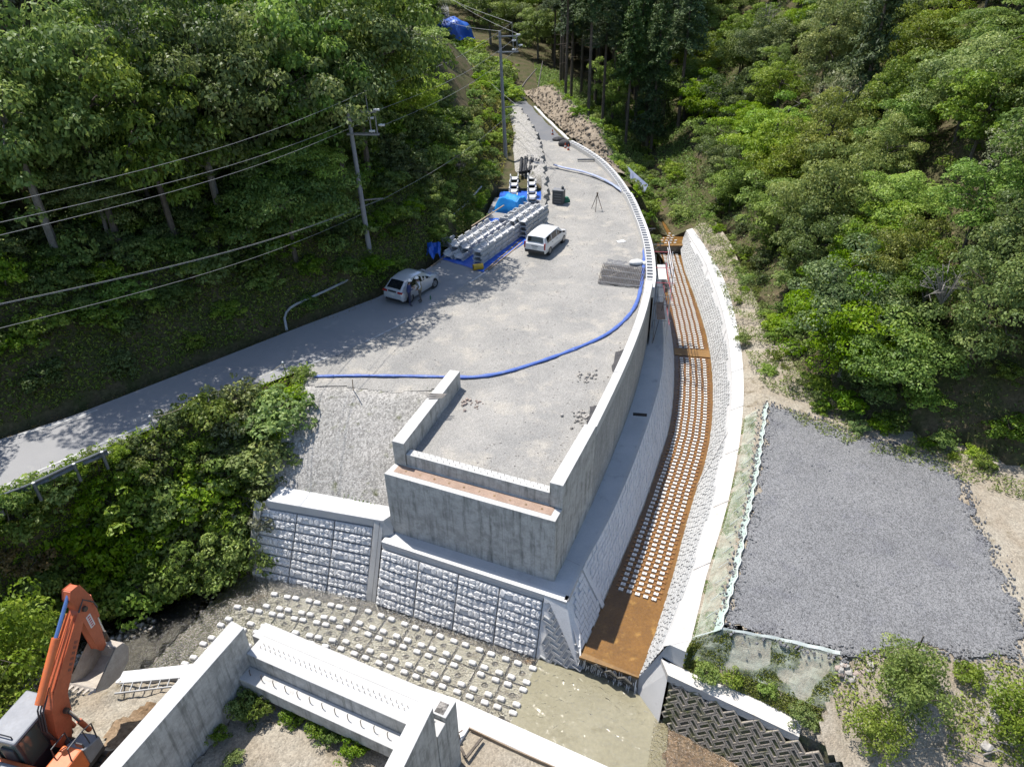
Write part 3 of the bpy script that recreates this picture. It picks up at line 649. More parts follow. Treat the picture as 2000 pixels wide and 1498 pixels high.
# thin pale edge band on the berm
mb = MB(); ee = smoothline(E_pts, .4); rows = []
for i, p in enumerate(ee):
    t = (ee[min(i + 1, len(ee) - 1)] - ee[max(0, i - 1)]).normalized(); n = Vector((t.y, -t.x, 0))
    rows.append([p + n * .03 + Vector((0, 0, -.22)), p + n * .02 + Vector((0, 0, .02)), p - n * .14 + Vector((0, 0, .02)), p - n * .15 + Vector((0, 0, -.05))])
mb.grid(rows); mb.build('edge_band', MT['concrete_top'], lw)

# right channel wall, white blocks, coping
ct, cb = ruled(CI, [Vector((p.x, p.y, (zch(p.y) if p.y < 60.5 else -4.5) - .12)) for p in Rb] + [Vector((16.0, 62.5, -4.5))], 100)
ct = [Vector((p.x, p.y, -3.55)) for p in ct]
rw = thing('channel_wall', 'bright white block wall on the right of the orange channel', 'wall', ct[40])
def cut(s): return .92 if (int(s / 2.6) % 2) else .80
patt_wall(rw, ct, cb, .34, .22, .009, .03, MT['stone_white'], MT['concrete_white'], 'wall', 5, run=-.35, limit=260, topcut=cut)
ci, co = resample(smoothline(CI, .4), n=110), resample(smoothline(CO, .4), n=110)
seg = 10
for k in range(0, 110 - 1, seg):
    a, b = ci[k:k + seg + 1], co[k:k + seg + 1]; mb = MB(); rows = []
    for j, (p, q) in enumerate(zip(a, b)):
        d = (q - p).normalized(); e = 0.0
        rows.append([p + Vector((0, 0, -.35)), p, p.lerp(q, .5) + Vector((0, 0, .01)), q, q + Vector((0, 0, -.5))])
    if len(rows) > 1: mb.grid(rows); mb.build('coping', MT['coping_tan'] if k < 40 else MT['concrete_white'], rw)
# joints between the coping lengths
for k in range(seg, 110 - 2, seg):
    mb = MB(); p, q = ci[k], co[k]; t = Vector((-(q - p).y, (q - p).x, 0)).normalized() * .012
    mb.add([p - t + Vector((0, 0, .014)), q - t + Vector((0, 0, .014)), q + t + Vector((0, 0, .014)), p + t + Vector((0, 0, .014))], [(0, 1, 2, 3)]); mb.build('joint', MT['joint_line'], rw)
for k in (26, 52, 74):     # sloping panel joints in the white wall
    mb = MB(); a, b = cb[k], ct[min(99, k + 6)]; t = (cb[k + 1] - cb[k]).normalized() * .07
    nn = (cb[k + 1] - cb[k]).cross(ct[k] - cb[k]).normalized(); nn = nn if nn.z > 0 else -nn
    mb.add([a - t + nn * .06, a + t + nn * .06, b + t + nn * .06, b - t + nn * .06], [(0, 1, 2, 3)]); mb.build('joint_band', MT['concrete_white'], rw)

# strip of dirt between the coping and the hill foot
ro = resample([(18.6, 63, -2.6), (18.6, 57, -2.7), (17.9, 50, -2.8), (17.2, 43, -2.9), (16.9, 38, -2.9), (15.8, 34.5, -2.85), (14.0, 32.7, -2.84)][::-1], n=60)
cseg = [p for p in co if p.y > 29.5]; cseg = resample(cseg, n=60)
rows = [[(*(a.lerp(b, k / 6)).xy, lerp(-3.53, b.z, k / 6) + (.06 * float(nz(a.x * 2, a.y + k, 1.5)) if 0 < k < 6 else 0)) for k in range(7)] for a, b in zip(cseg, ro)]
mb = MB(); mb.grid(rows); tag(mb.build('bank_path', MT['dirt'], smooth=True), kind='structure')
# grassy slope under green netting between coping and lot
cs2 = resample([p for p in co if p.y < 32.6], n=70); le = resample(A2([(1408, 1232), (1441, 1120), (1482, 917), (1500, 789)], -2.8), n=70)
mb = MB(); mb.grid([[(*(a.lerp(b, k / 6)).xy, lerp(-3.53, -2.82, k / 6) + .02 * math.sin(k * 2 + a.y * 3)) for k in range(7)] for a, b in zip(cs2, le)])
tag(mb.build('grass_slope', MT['dirt'], smooth=True), kind='structure')
def netmat():
    m = bpy.data.materials.new('green_net'); m.use_nodes = True; t = m.node_tree; N = t.nodes; K = t.links.new
    b = N['Principled BSDF']; b.inputs['Roughness'].default_value = .6
    g = N.new('ShaderNodeNewGeometry'); n = N.new('ShaderNodeTexNoise'); n.inputs['Scale'].default_value = 1.3; n.inputs['Detail'].default_value = 6; K(g.outputs['Position'], n.inputs['Vector'])
    r = N.new('ShaderNodeValToRGB'); e = r.color_ramp.elements; e[0].position = .35; e[0].color = (.36, .40, .31, 1); e[1].position = .65; e[1].color = (.50, .54, .45, 1); K(n.outputs['Fac'], r.inputs[0]); K(r.outputs[0], b.inputs['Base Color'])
    n2 = N.new('ShaderNodeTexNoise'); n2.inputs['Scale'].default_value = 2.1; n2.inputs['Detail'].default_value = 5; K(g.outputs['Position'], n2.inputs['Vector'])
    mr = N.new('ShaderNodeMapRange'); K(n2.outputs['Fac'], mr.inputs['Value']); mr.inputs['From Min'].default_value = .35; mr.inputs['From Max'].default_value = .65; mr.inputs['To Min'].default_value = .12; mr.inputs['To Max'].default_value = .46
    tr = N.new('ShaderNodeBsdfTransparent'); mx = N.new('ShaderNodeMixShader'); K(mr.outputs[0], mx.inputs[0]); K(tr.outputs[0], mx.inputs[1]); K(b.outputs[0], mx.inputs[2]); K(mx.outputs[0], N['Material Output'].inputs['Surface'])
    MT['green_net'] = m
netmat()
plain('net_hem', (.56, .60, .55), .6); plain('net_teal', (.38, .47, .41), .6)
net = thing('erosion_net', 'pale green netting pegged on the grassy slope beside the channel', 'net', le[30])
mb = MB(); mb.grid([[(*(a.lerp(b, k / 10)).xy, lerp(-3.47, -2.73, k / 10) + .025 * math.sin(k * 2.3 + i * .9)) for k in range(1, 11)] for i, (a, b) in enumerate(zip(cs2, le))])
mb.build('net_sheet', MT['green_net'], net)
mb = MB(); pts = [p + Vector((-.02 + .05 * math.sin(i * 1.7), .0, .10 + .03 * math.sin(i * 2.1))) for i, p in enumerate(le)]; mb.tube(pts, .028, 5, flat=.6); mb.build('hem', MT['net_hem'], net)
for i in range(3, 68, 4):
    a, b = cs2[i], le[min(69, i + 3)]; mb = MB()
    mb.tube([(*(a.lerp(b, k / 6)).xy, lerp(-3.44, -2.70, k / 6) + .02 * math.sin(k * 1.9 + i)) for k in range(2, 7)], .016, 4); mb.build('seam', MT['net_hem'], net)
mb = MB(); mb.grid([[(*(a.lerp(b, t)).xy, lerp(-3.46, -2.715, t) + .02 * math.sin(i * .8)) for t in (.74, .98)] for i, (a, b) in enumerate(zip(cs2, le))]); mb.build('net_fold', MT['net_teal'], net)
# ---------------------------------------------------------------- river walls of embossed stone blocks
def rock_block(w, h, seed):
    """one precast block, local x along, y up the slope, z out of the wall"""
    rnd = random.Random(seed); mb = MB()
    mb.obox((.008, .0, -.10), (w - .016, 0, 0), (0, h - .075, 0), (0, 0, .10))
    x = .015; hh = h - .075
    def rock(cx, cy, rw, rh, star=False):
        n = rnd.choice((5, 6, 7)) if not star else 8; ph = rnd.random() * 6; pr = rnd.uniform(.035, .075)
        rad = [rnd.uniform(.80, 1.12) * ((1.15 if i % 2 else .82) if star else 1) for i in range(n)]
        def ring(k, z): return [(cx + math.cos(ph + 6.2832 * i / n) * rw * .53 * k * rad[i], cy + math.sin(ph + 6.2832 * i / n) * rh * .53 * k * rad[i], z + (rnd.uniform(-.010, .010) if z > .02 else 0)) for i in range(n)]
        vs = ring(1, -.01) + ring(.93, pr * .7) + ring(.66, pr)
        fs = [(i, (i + 1) % n, n + (i + 1) % n, n + i) for i in range(n)] + [(n + i, n + (i + 1) % n, 2 * n + (i + 1) % n, 2 * n + i) for i in range(n)] + [tuple(range(2 * n, 3 * n))]
        mb.add(vs, fs)
    while x < w - .08:
        k = rnd.random(); rw = min(rnd.uniform(.17, .34), w - .015 - x)
        if rw < .07: break
        if k < .30: rock(x + rw / 2, hh * .52, rw, hh * .95, rnd.random() < .5)
        elif k < .85:
            f = rnd.uniform(.38, .62); rock(x + rw / 2, hh * f / 2 + .01, rw, hh * f); rw2 = rw * rnd.uniform(.8, 1.1); rock(x + rw2 / 2, hh * (f + (1 - f) / 2) + .01, rw2, hh * (1 - f))
        else:
            f = rnd.choice((.25, .7)); rock(x + rw / 2, hh * f, rw, hh * .5)
        x += rw + .004
    return mb
BLK = []
for k in range(6): BLK.append(rock_block(1.93, .46, 40 + k).mesh('wall_block', MT['stone_block']))
def stone_wall(parent, t0, t1, b0, b1, npan, rowh=.46, skip_top=.30):
    """panels of embossed blocks between top rail t0-t1 and bottom rail b0-b1"""
    up = ((t0 - b0) + (t1 - b1)).normalized(); L = (t1 - t0).length
    back = MB(); nn = (b1 - b0).cross(t0 - b0).normalized(); nn = nn if nn.y < 0 else -nn
    back.add([b0 - nn * .1, b1 - nn * .1, t1 - nn * .1, t0 - nn * .1], [(0, 1, 2, 3)]); back.build('wall_backing', MT['joint_dark'], parent)
    H = (t0 - b0).length - skip_top; rows = int(H / rowh) + 1
    for i in range(npan):
        a0, a1 = b0.lerp(b1, i / npan), b0.lerp(b1, (i + 1) / npan); c0, c1 = t0.lerp(t1, i / npan), t0.lerp(t1, (i + 1) / npan)
        for r in range(rows):
            h1 = H - r * rowh                      # hang the rows from the top
            f = (h1 - rowh) / ((t0 - b0).length)
            o = a0.lerp(c0, f); ex = (a1.lerp(c1, f) - o); w = ex.length; ex.normalize(); ez = ex.cross(up).normalized()
            if ez.y > 0: ez = -ez
            ey = ez.cross(ex).normalized()
            if ey.z < 0: ey = -ey
            M = Matrix((ex, ey, ex.cross(ey))).transposed()
            ob = inst(BLK[(i * 3 + r * 5) % 6], 'wall_block', parent, o + ex * .02, rot=M.to_euler()); ob.scale = ((w - .05) / 1.93, 1, 1)
    return up
# left wall (tall, with a white cap)
Lt0, Lt1 = at(513, 979, -2.95), at(731, 1016, -2.95); Lb0, Lb1 = at(490, 1120, RB), at(716, 1172, RB)
wl = thing('river_wall', 'tall embossed stone block river wall under a broad white cap, left of the pilaster', 'wall', (Lb0 + Lb1) / 2)
stone_wall(wl, Lt0, Lt1, Lb0, Lb1, 3)
mb = MB(); mb.prism([tuple(p.xy) for p in A2([(519, 977), (748, 1017), (766, 1005), (762, 983), (640, 962), (552, 941)], -2.78)], -3.25, -2.78); mb.build('cap', MT['concrete_white'], wl, bevel=.03)
mb = MB(); mb.add([at(512, 983, -2.9), at(498, 975, -2.9), at(480, 1118, -6.6), at(492, 1122, -6.6)], [(0, 1, 2, 3)]); mb.build('end_face', MT['concrete'], wl)
pc = [at(731, 1016, -2.85), at(749, 1018, -2.85), at(733, 1181, -6.6), at(714, 1176, -6.6)]
pil = thing('pilaster', 'smooth pale concrete pilaster joining the two embossed river walls', 'pilaster', pc[3])
bk = Vector((.25, .8, 0))
mb = MB(); mb.add(pc + [p + bk for p in pc], [(0, 1, 2, 3), (4, 7, 6, 5), (0, 4, 5, 1), (1, 5, 6, 2), (2, 6, 7, 3), (3, 7, 4, 0)]); mb.build('column', MT['concrete_top'], pil, bevel=.02)
g0, g1 = at(742, 1019, -2.85), at(725, 1180, -6.6); mb = MB(); t = Vector((.008, 0, 0)); o_ = Vector((0, -.015, .004)); mb.add([g0 - t + o_, g0 + t + o_, g1 + t + o_, g1 - t + o_], [(0, 1, 2, 3)]); mb.build('joint', MT['joint_line'], pil)
sd0 = [at(749, 1018, -2.85), at(766, 1005, -2.80), at(769, 1044, -3.6), at(747, 1055, -3.75)]
mb = MB(); mb.add(sd0 + [p + Vector((-.5, .5, 0)) for p in sd0], [(0, 1, 2, 3), (4, 7, 6, 5), (0, 4, 5, 1), (2, 6, 7, 3)]); mb.build('return_wall', MT['concrete_top'], pil)
# right wall under the berm
Rt0, Rt1 = at(747, 1057, ZB), at(1062, 1159, ZB); Rb0, Rb1 = at(733, 1181, RB), at(1046, 1286, RB)
wr = thing('river_wall', 'low embossed stone block river wall below the bridge abutment', 'wall', (Rb0 + Rb1) / 2)
stone_wall(wr, Rt0, Rt1, Rb0, Rb1, 4, skip_top=.34)
_n = (Rb1 - Rb0).cross(Rt0 - Rb0).normalized(); _n = _n if _n.y < 0 else -_n
dn = (Rb0 - Rt0).normalized()
mb = MB(); mb.add([Rt0 - _n * .02, Rt1 - _n * .02, Rt1 + dn * .33 - _n * .02, Rt0 + dn * .33 - _n * .02], [(0, 1, 2, 3)]); mb.build('top_band', MT['concrete_top'], wr)
dn2 = (Lb0 - Lt0).normalized(); _n2 = (Lb1 - Lb0).cross(Lt0 - Lb0).normalized(); _n2 = _n2 if _n2.y < 0 else -_n2
mb = MB(); mb.add([Lt0 - _n2 * .02, Lt1 - _n2 * .02, Lt1 + dn2 * .30 - _n2 * .02, Lt0 + dn2 * .30 - _n2 * .02], [(0, 1, 2, 3)]); mb.build('top_band', MT['concrete_top'], wl)

# ---------------------------------------------------------------- ring blocks laid herringbone
def ring_mesh(name, w, h, rim, deep, m, m2):
    mb = MB(); o = [(-w / 2, -h / 2), (w / 2, -h / 2), (w / 2, h / 2), (-w / 2, h / 2)]; i = [(x * (1 - 2 * rim / w), y * (1 - 2 * rim / h)) for x, y in o]; e = .012
    oi = [(x * (1 - 2 * e / w), y * (1 - 2 * e / h)) for x, y in o]
    vs = [(x, y, -.04) for x, y in o] + [(x, y, .045) for x, y in oi] + [(x, y, .045) for x, y in i] + [(x, y, .045 - deep) for x, y in i]
    fs = [(k, (k + 1) % 4, 4 + (k + 1) % 4, 4 + k) for k in range(4)] + [(4 + k, 4 + (k + 1) % 4, 8 + (k + 1) % 4, 8 + k) for k in range(4)] + [(8 + k, 8 + (k + 1) % 4, 12 + (k + 1) % 4, 12 + k) for k in range(4)]
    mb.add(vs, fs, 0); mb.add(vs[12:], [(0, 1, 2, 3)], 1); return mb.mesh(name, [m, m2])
def weave(parent, quad, unit, me, m_back, clip=None, ang=45., margin=.0, name='ring_block'):
    o, p1, p2, p3 = quad; ex = (p1 - o).normalized(); nn = (p1 - o).cross(p3 - o).normalized(); ey = nn.cross(ex)
    if nn.z < 0: nn = -nn
    mb = MB(); mb.add([q - nn * .045 for q in quad], [(0, 1, 2, 3)]); mb.build('wall_backing', m_back, parent)
    c2 = [((q - o).dot(ex), (q - o).dot(ey)) for q in (clip or quad)]
    ca, sa = math.cos(math.radians(ang)), math.sin(math.radians(ang)); R = int(14 / unit)
    Mx = Matrix((ex, ey, ex.cross(ey))).transposed()
    if Mx.col[2].dot(nn) < 0: Mx = Matrix((ey, ex, ey.cross(ex))).transposed(); fl = True
    else: fl = False
    k = 0
    for x in range(-R, R):
        for y in range(-R, R):
            d = (x - y) % 4
            if d == 0: cx, cy, r = x + 1, y + .5, 0.
            elif d == 3: cx, cy, r = x + .5, y + 1, math.pi / 2
            else: continue
            u, v = (cx * ca - cy * sa) * unit, (cx * sa + cy * ca) * unit
            if abs(u) > 12 or abs(v) > 8: continue
            if in_poly(np.array([u - margin, u + margin, u]), np.array([v, v, v + margin]), c2).all():
                a = r + math.radians(ang); Rm = Mx @ Matrix.Rotation((math.pi / 2 - a) if fl else a, 3, 'Z')
                inst(me, name, parent, o + ex * u + ey * v, rot=Rm.to_euler()); k += 1
    return k
ringA = ring_mesh('ring_block', .50, .245, .055, .11, MT['stone_white'], MT['berm_concrete'])
ringB = ring_mesh('ring_block', .48, .236, .055, .05, MT['moss_block'], MT['moss_recess'])
ringC = ring_mesh('ring_block', .44, .215, .05, .06, MT['wet_block'], MT['wet_block'])
flatA = MB(); flatA.add([(-.235, -.11, -.04), (.235, -.11, -.04), (.235, .11, -.04), (-.235, .11, -.04), (-.225, -.10, .03), (.225, -.10, .03), (.225, .10, .03), (-.225, .10, .03)], [(4, 5, 6, 7), (0, 1, 5, 4), (1, 2, 6, 5), (2, 3, 7, 6), (3, 0, 4, 7)]); flat_me = flatA.mesh('plain_block', MT['stone_block'])
# corner piece between river wall and channel
def on_plane(px, py, o, n):
    d = Vector(_f + _rr * (px - 1000.0) / FPX - _uu * (py - 749.0) / FPX); c_ = Vector((0, 0, CAMH)); return c_ + d * ((o - c_).dot(n) / d.dot(n))
lip0, lip1 = at(1132, 1281, -5.6), at(1248, 1321, -5.6); lipb0, lipb1 = at(1128, 1298, RB), at(1244, 1353, RB)
nf = (Rb1 - Rb0).cross(Rt1 - Rb0).normalized(); nf = nf if nf.z > 0 else -nf
cT0, cT1, cB0, cB1 = (on_plane(x, y, Rb1, nf) for x, y in ((1063, 1159), (1107, 1174), (1046, 1287), (1129, 1300)))
cn = thing('corner_wall', 'pale concrete wall corner with herringbone ring blocks where river meets channel', 'wall', cB0)
rt_, rbq = on_plane(1074, 1176, Rb1, nf), on_plane(1128, 1298, Rb1, nf)
weave(cn, (cB0 - (cT0 - cB0) * .06, cB1 - (cT0 - cB0) * .06, cT1, cT0), .245, ringA, MT['stone_block'], clip=[cB0 + (cB1 - cB0) * .12 - (cT0 - cB0) * .05, cB1 - (cT0 - cB0) * .05 + (cB1 - cB0) * .1, rt_ + (cB1 - cB0) * .12, cB0.lerp(cT0, .88) + (cB1 - cB0) * .12], ang=58, margin=.03)
mb = MB(); q6 = [cT0, cT1, cB1, rbq, rt_, on_plane(1064, 1176, Rb1, nf)]; mb.add([p + nf * .055 for p in q6] + [p - nf * .05 for p in q6], [(0, 4, 5), (0, 1, 4), (1, 2, 3, 4), (4, 3, 9, 10), (5, 4, 10, 11)]); mb.build('smooth_face', MT['stone_block'], cn)
e1, e0 = at(1138, 1107, ZB), at(1177.5, 1186, -5.68)
nc_ = (e0 - lip0).cross(e1 - lip0).normalized(); nc_ = nc_ if nc_.z > 0 else -nc_
k1 = on_plane(1109, 1174, lip0, nc_); k2 = on_plane(1131, 1235, lip0, nc_); k3 = on_plane(1133, 1284, lip0, nc_); k4 = on_plane(1118, 1190, lip0, nc_)
weave(cn, (k3 - (e1 - e0) * .05, e0 - (e1 - e0) * .05, e1, k1), .235, flat_me, MT['stone_block'], ang=0, margin=.02, name='plain_block', clip=[k3 + (e0 - k3) * .10, e0 - (e0 - k3) * .06, e1 - (e0 - k3) * .10, k4 + (e0 - k3) * .06])
mb = MB(); cp_ = [cT1 + nf * .055, cB1 + nf * .055, k3 + nc_ * .05, k2 + nc_ * .05, k4 + nc_ * .05, k1 + nc_ * .05]; mb.add(cp_ + [p - nc_ * .08 for p in cp_[2:]], [(0, 1, 2, 3), (0, 3, 4, 5), (2, 6, 7, 3), (3, 7, 8, 4)]); mb.build('corner_chamfer', MT['stone_block'], cn)
mb = MB(); tt = (e0 - k3).normalized() * .13; ud = (e1 - e0) * .02
mb.add([e1 - tt + nc_ * .06, e1 + tt + nc_ * .06, e0 + tt + nc_ * .06, e0 - tt + nc_ * .06, e1 - tt - nc_ * .05, e0 - tt - nc_ * .05], [(0, 1, 2, 3), (0, 3, 5, 4)]); mb.build('edge_band', MT['stone_block'], cn)
# the fall at the mouth of the channel
fw = thing('fall_sill', 'dark wet herringbone step under the lip where channel water falls', 'weir', lipb0)
weave(fw, (lipb0, lipb1, lip1, lip0), .215, ringC, MT['wet_block'], ang=45, margin=.17)
mb = MB(); lpd = (lip1 - lip0).normalized(); ln = Vector((lpd.y, -lpd.x, 0))
mb.add([lip0 + ln * .05, lip1 + ln * .05, lip1 - ln * .2, lip0 - ln * .2, lip0 + ln * .05 + Vector((0, 0, -.12)), lip1 + ln * .05 + Vector((0, 0, -.12))], [(0, 1, 2, 3), (0, 4, 5, 1)]); mb.build('lip_edge', MT['chan_bed'], fw)
mb = MB(); rnd = random.Random(5)
for k in range(80):
    t = rnd.random(); p = lip0.lerp(lip1, t) + ln * .07; q = lipb0.lerp(lipb1, min(1, max(0, t + rnd.uniform(-.01, .01)))) + ln * rnd.uniform(.10, .2); f0, f1 = sorted((rnd.random(), rnd.random())); w = lpd * rnd.uniform(.006, .018)
    a, b = p.lerp(q, f0), p.lerp(q, f1); mb.add([a - w, a + w, b + w, b - w], [(0, 1, 2, 3)])
plain('foam', (.80, .81, .80), .3)
tag(mb.build('falling_water', MT['foam']), 'white threads of water falling over the channel lip', 'water', kind='stuff')

# right end wall of the channel and the low dark herringbone wall downstream
a, a2 = lip1, lipb1
b, b2 = at(1306, 1258, -3.5), at(1343, 1274, -3.5); c, c2 = at(1293, 1282, -4.15), at(1332, 1305, -4.3); d, e = at(1306, 1313, -4.3), at(1286, 1413, RB)
ew = thing('end_wall', 'smooth white splayed end wall on the right of the channel mouth', 'wall', e)
mb = MB(); mb.add([a2, e, d, c, a, b], [(0, 1, 2), (0, 2, 3), (0, 3, 4), (4, 3, 5)]); mb.build('wall_face', MT['concrete_white'], ew)
mb = MB(); mb.add([b, c, c2, b2, Vector((b2.x, b2.y, -4.6)), Vector((c2.x, c2.y, -4.8)), CI[0] + Vector((-.05, .1, -.01)), CO[0] + Vector((.05, .1, -.01))], [(0, 1, 2, 3), (3, 2, 5, 4), (0, 3, 7, 6)]); mb.build('ramp', MT['concrete_top'], ew)
cop_n = [c, d, at(1480, 1394, -4.3), at(1562, 1433, -4.3)]; cop_f = [c2, c2.lerp(at(1480, 1366, -4.3), .1), at(1480, 1366, -4.3), at(1566, 1410, -4.3)]
dw = thing('low_river_wall', 'dark mossy herringbone ring block wall with a tan coping downstream', 'wall', e)
mb = MB(); mb.grid([[p + Vector((-.05, -.10, -.38)), p + Vector((-.05, -.10, 0)), q, q + Vector((0, 0, -.4))] for p, q in zip(cop_n, cop_f)]); mb.build('coping', MT['coping_tan'], dw)
w1, w2 = at(1562, 1433, -4.42), at(1452, 1500, RB) + (at(1452, 1500, RB) - e) * .75
wt2 = d + (w1 - d) * 1.35
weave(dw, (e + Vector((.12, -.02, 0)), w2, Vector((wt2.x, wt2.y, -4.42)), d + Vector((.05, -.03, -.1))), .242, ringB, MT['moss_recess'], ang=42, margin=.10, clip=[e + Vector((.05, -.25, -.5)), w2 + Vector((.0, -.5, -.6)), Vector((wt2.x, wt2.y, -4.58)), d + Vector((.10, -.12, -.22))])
mb = MB(); bw_ = Vector((.02, .02, 0)); mb.add([w1, Vector((wt2.x, wt2.y, -4.42)), Vector((wt2.x + .6, wt2.y + 1.2, -4.2)), at(1566, 1410, -4.3)], [(0, 1, 2, 3)]); mb.build('coping_end', MT['dirt'], dw)
# netted slope between the lower coping and the lot
fr = resample([at(1352, 1248, -3.5), at(1408, 1230, -2.84), at(1520, 1250, -2.82), at(1640, 1278, -2.82)], n=30)
bk_ = resample([b2 + Vector((.0, .05, 0)), c2, *cop_f[1:], at(1640, 1440, -4.35)], n=30)
mb = MB(); mb.grid([[(*(p.lerp(q, k / 10)).xy, lerp(p.z, q.z, k / 10) + .05 * float(nz(p.x * 2, k * .7, 1.7)) * math.sin(math.pi * k / 10)) for k in range(11)] for p, q in zip(fr, bk_)])
tag(mb.build('netted_slope', MT['dirt'], smooth=True), kind='structure')
net2 = thing('erosion_net', 'pale net sheet draped over the weedy slope below the gravel lot', 'net', fr[15])
mb = MB(); mb.grid([[(*(p.lerp(q, k / 12)).xy, lerp(p.z, q.z, k / 12) + .07 + .03 * math.sin(k * 1.7 + i) + .05 * float(nz(p.x * 2, k * .6, 1.7)) * math.sin(math.pi * k / 12)) for k in range(10)] for i, (p, q) in enumerate(zip(fr, bk_))]); mb.build('net_sheet', MT['green_net'], net2)
mb = MB(); mb.grid([[(*(p.lerp(q, k / 12)).xy, lerp(p.z, q.z, k / 12) + .095 + .02 * math.sin(i * 1.3 + k)) for k in (-.3, .3)] for i, (p, q) in enumerate(zip(fr, bk_))]); mb.build('net_fold', MT['net_hem'], net2)
# ---------------------------------------------------------------- river armour slabs with knobs
slab = MB(); n = 16; ho = .5
ringo = []
for k in range(n):
    a_ = 2 * math.pi * k / n; x, y = math.cos(a_), math.sin(a_); s_ = .5 / max(abs(x), abs(y)); ringo.append((x * s_, y * s_))
vs = [(x, y, 0) for x, y in ringo] + [(math.cos(2 * math.pi * k / n) * .13, math.sin(2 * math.pi * k / n) * .13, 0) for k in range(n)] + [(x, y, -.14) for x, y in ringo] + [(math.cos(2 * math.pi * k / n) * .13, math.sin(2 * math.pi * k / n) * .13, -.05) for k in range(n)]
fs = [(k, (k + 1) % n, n + (k + 1) % n, n + k) for k in range(n)] + [(2 * n + k, 2 * n + (k + 1) % n, (k + 1) % n, k) for k in range(n)] + [(n + k, n + (k + 1) % n, 3 * n + (k + 1) % n, 3 * n + k) for k in range(n)]
slab.add(vs, fs, 0); slab.add(vs[3 * n:], [tuple(range(n))], 1); slab_me = slab.mesh('slab', [MT['river_slab'], MT['river_pebble']])
kn = MB(); o8 = lambda sx, sy, z, ch: [(sx, sy - ch, z), (sx - ch, sy, z), (-sx + ch, sy, z), (-sx, sy - ch, z), (-sx, -sy + ch, z), (-sx + ch, -sy, z), (sx - ch, -sy, z), (sx, -sy + ch, z)]
vs = o8(.165, .105, 0, .04) + o8(.16, .10, .11, .04) + o8(.125, .07, .16, .03); fs = [(k, (k + 1) % 8, 8 + (k + 1) % 8, 8 + k) for k in range(8)] + [(8 + k, 8 + (k + 1) % 8, 16 + (k + 1) % 8, 16 + k) for k in range(8)] + [tuple(range(16, 24))]
kn.add(vs, fs); knob_me = kn.mesh('knob', MT['chan_block'])
arm = thing('river_armour', 'grey slabs with round holes and white knobs covering the river bed', 'paving', rp(2, 3, RB))
rnd = random.Random(11)
def place_slab(p, r, sc=1.):
    o = inst(slab_me, 'slab', arm, p, r); o.scale = (sc, .98, 1)
    for sx in (-1, 1):
        for sy in (-1, 1):
            if rnd.random() < .04: continue
            k = bpy.data.objects.new('knob', knob_me); COL.objects.link(k); k.parent = o; k.location = (sx * .335 / sc, sy * .36, -.005); k.rotation_euler = (0, 0, rnd.uniform(-.05, .05)); k.scale = (1 / sc, 1, rnd.uniform(.85, 1.05))
th = math.atan2(RU.y, RU.x)
for i in range(7):
    for j in range(6):
        place_slab(rp(.37 + i * 1.215, .90 + j * 1.075 - .035 * i * 0, -6.485 + rnd.uniform(-.012, .008)), th + rnd.uniform(-.012, .012), 1.10)
th2 = th + .16
for i in range(5):
    for j in range(6):
        u, v = -.94 - i * 1.085, 1.10 + j * 1.075 + i * .17
        if i == 4 and j < 1: continue
        place_slab(rp(u, v, -6.485 + rnd.uniform(-.02, .006)), th2 + rnd.uniform(-.02, .02))

r = random.Random(3); pb = []
while len(pb) < 5200:
    u, v = r.uniform(-6.8, 8.0), r.uniform(-.4, 7.5); p = rp(u, v)
    if float(nz(u * 1.3, v * 1.3, 1.1, 4)) + r.uniform(-.5, .5) > .12 or v < .5: pb.append((p.x, p.y, -6.50))
mb = MB()
for p in pb:
    s_ = r.uniform(.015, .05); a_ = r.random() * 6
    mb.add([(p[0] + math.cos(a_ + 1.57 * i) * s_ * r.uniform(.7, 1.2), p[1] + math.sin(a_ + 1.57 * i) * s_, p[2]) for i in range(4)] + [(p[0], p[1], p[2] + s_ * 1.1)], [(0, 1, 4), (1, 2, 4), (2, 3, 4), (3, 0, 4)])
tag(mb.build('river_pebbles', MT['river_pebble']), 'dark wet pebbles lodged between the river bed slabs', 'pebbles', kind='stuff')
# ---------------------------------------------------------------- near bank coping right of the near abutment
mb = MB(); mb.prism([tuple(p.xy) for p in (at(650, 1282, -3.4), at(890, 1363, -3.4), at(1192, 1498, -3.4), at(1400, 1600, -3.4), at(1300, 1620, -3.4), at(1085, 1498, -3.4), at(917, 1420, -3.4), at(885, 1470, -3.4), at(700, 1400, -3.4))], -7, -3.40)
nc = tag(mb.build('river_coping', MT['concrete_white'], bevel=.03), 'blown white concrete coping along the near bank of the river', 'coping')
# ---------------------------------------------------------------- far abutment
TOPW = 1.0
O = Vector((-5.21, 24.64, 0)); Q = Vector((1.94, 21.48, 0)); FX = (Q - O).normalized(); FY = Vector((-FX.y, FX.x, 0)); FWID = (Q - O).length
fa = thing('bridge_abutment', 'grey concrete bridge abutment standing on the far river wall, gravel filled', 'abutment', O + FX * 4)
def fp(u, v, z): q = O + FX * u + FY * v; return Vector((q.x, q.y, z))
LBL, LBR = Vector((-3.09, 30.53, 0)), Vector((-2.58, 30.37, 0)); RBL, RBR = Vector((3.18, 25.65, 0)), Vector((3.67, 25.48, 0))
def wall_prism(pts, z0, z1, name, parent, side, top, bevel=.02):
    mb = MB(); P = [(p.x, p.y) for p in pts]; mb.prism(P, z0, z1, 0); mb.m[1] = 1
    return mb.build(name, [side, top], parent, bevel=bevel)
C1, C2 = MT['concrete'], MT['concrete_top']
wall_prism([fp(0, 0, 0), fp(.585, 0, 0), LBR, LBL], -3.3, TOPW, 'wing_wall', fa, C1, C2)
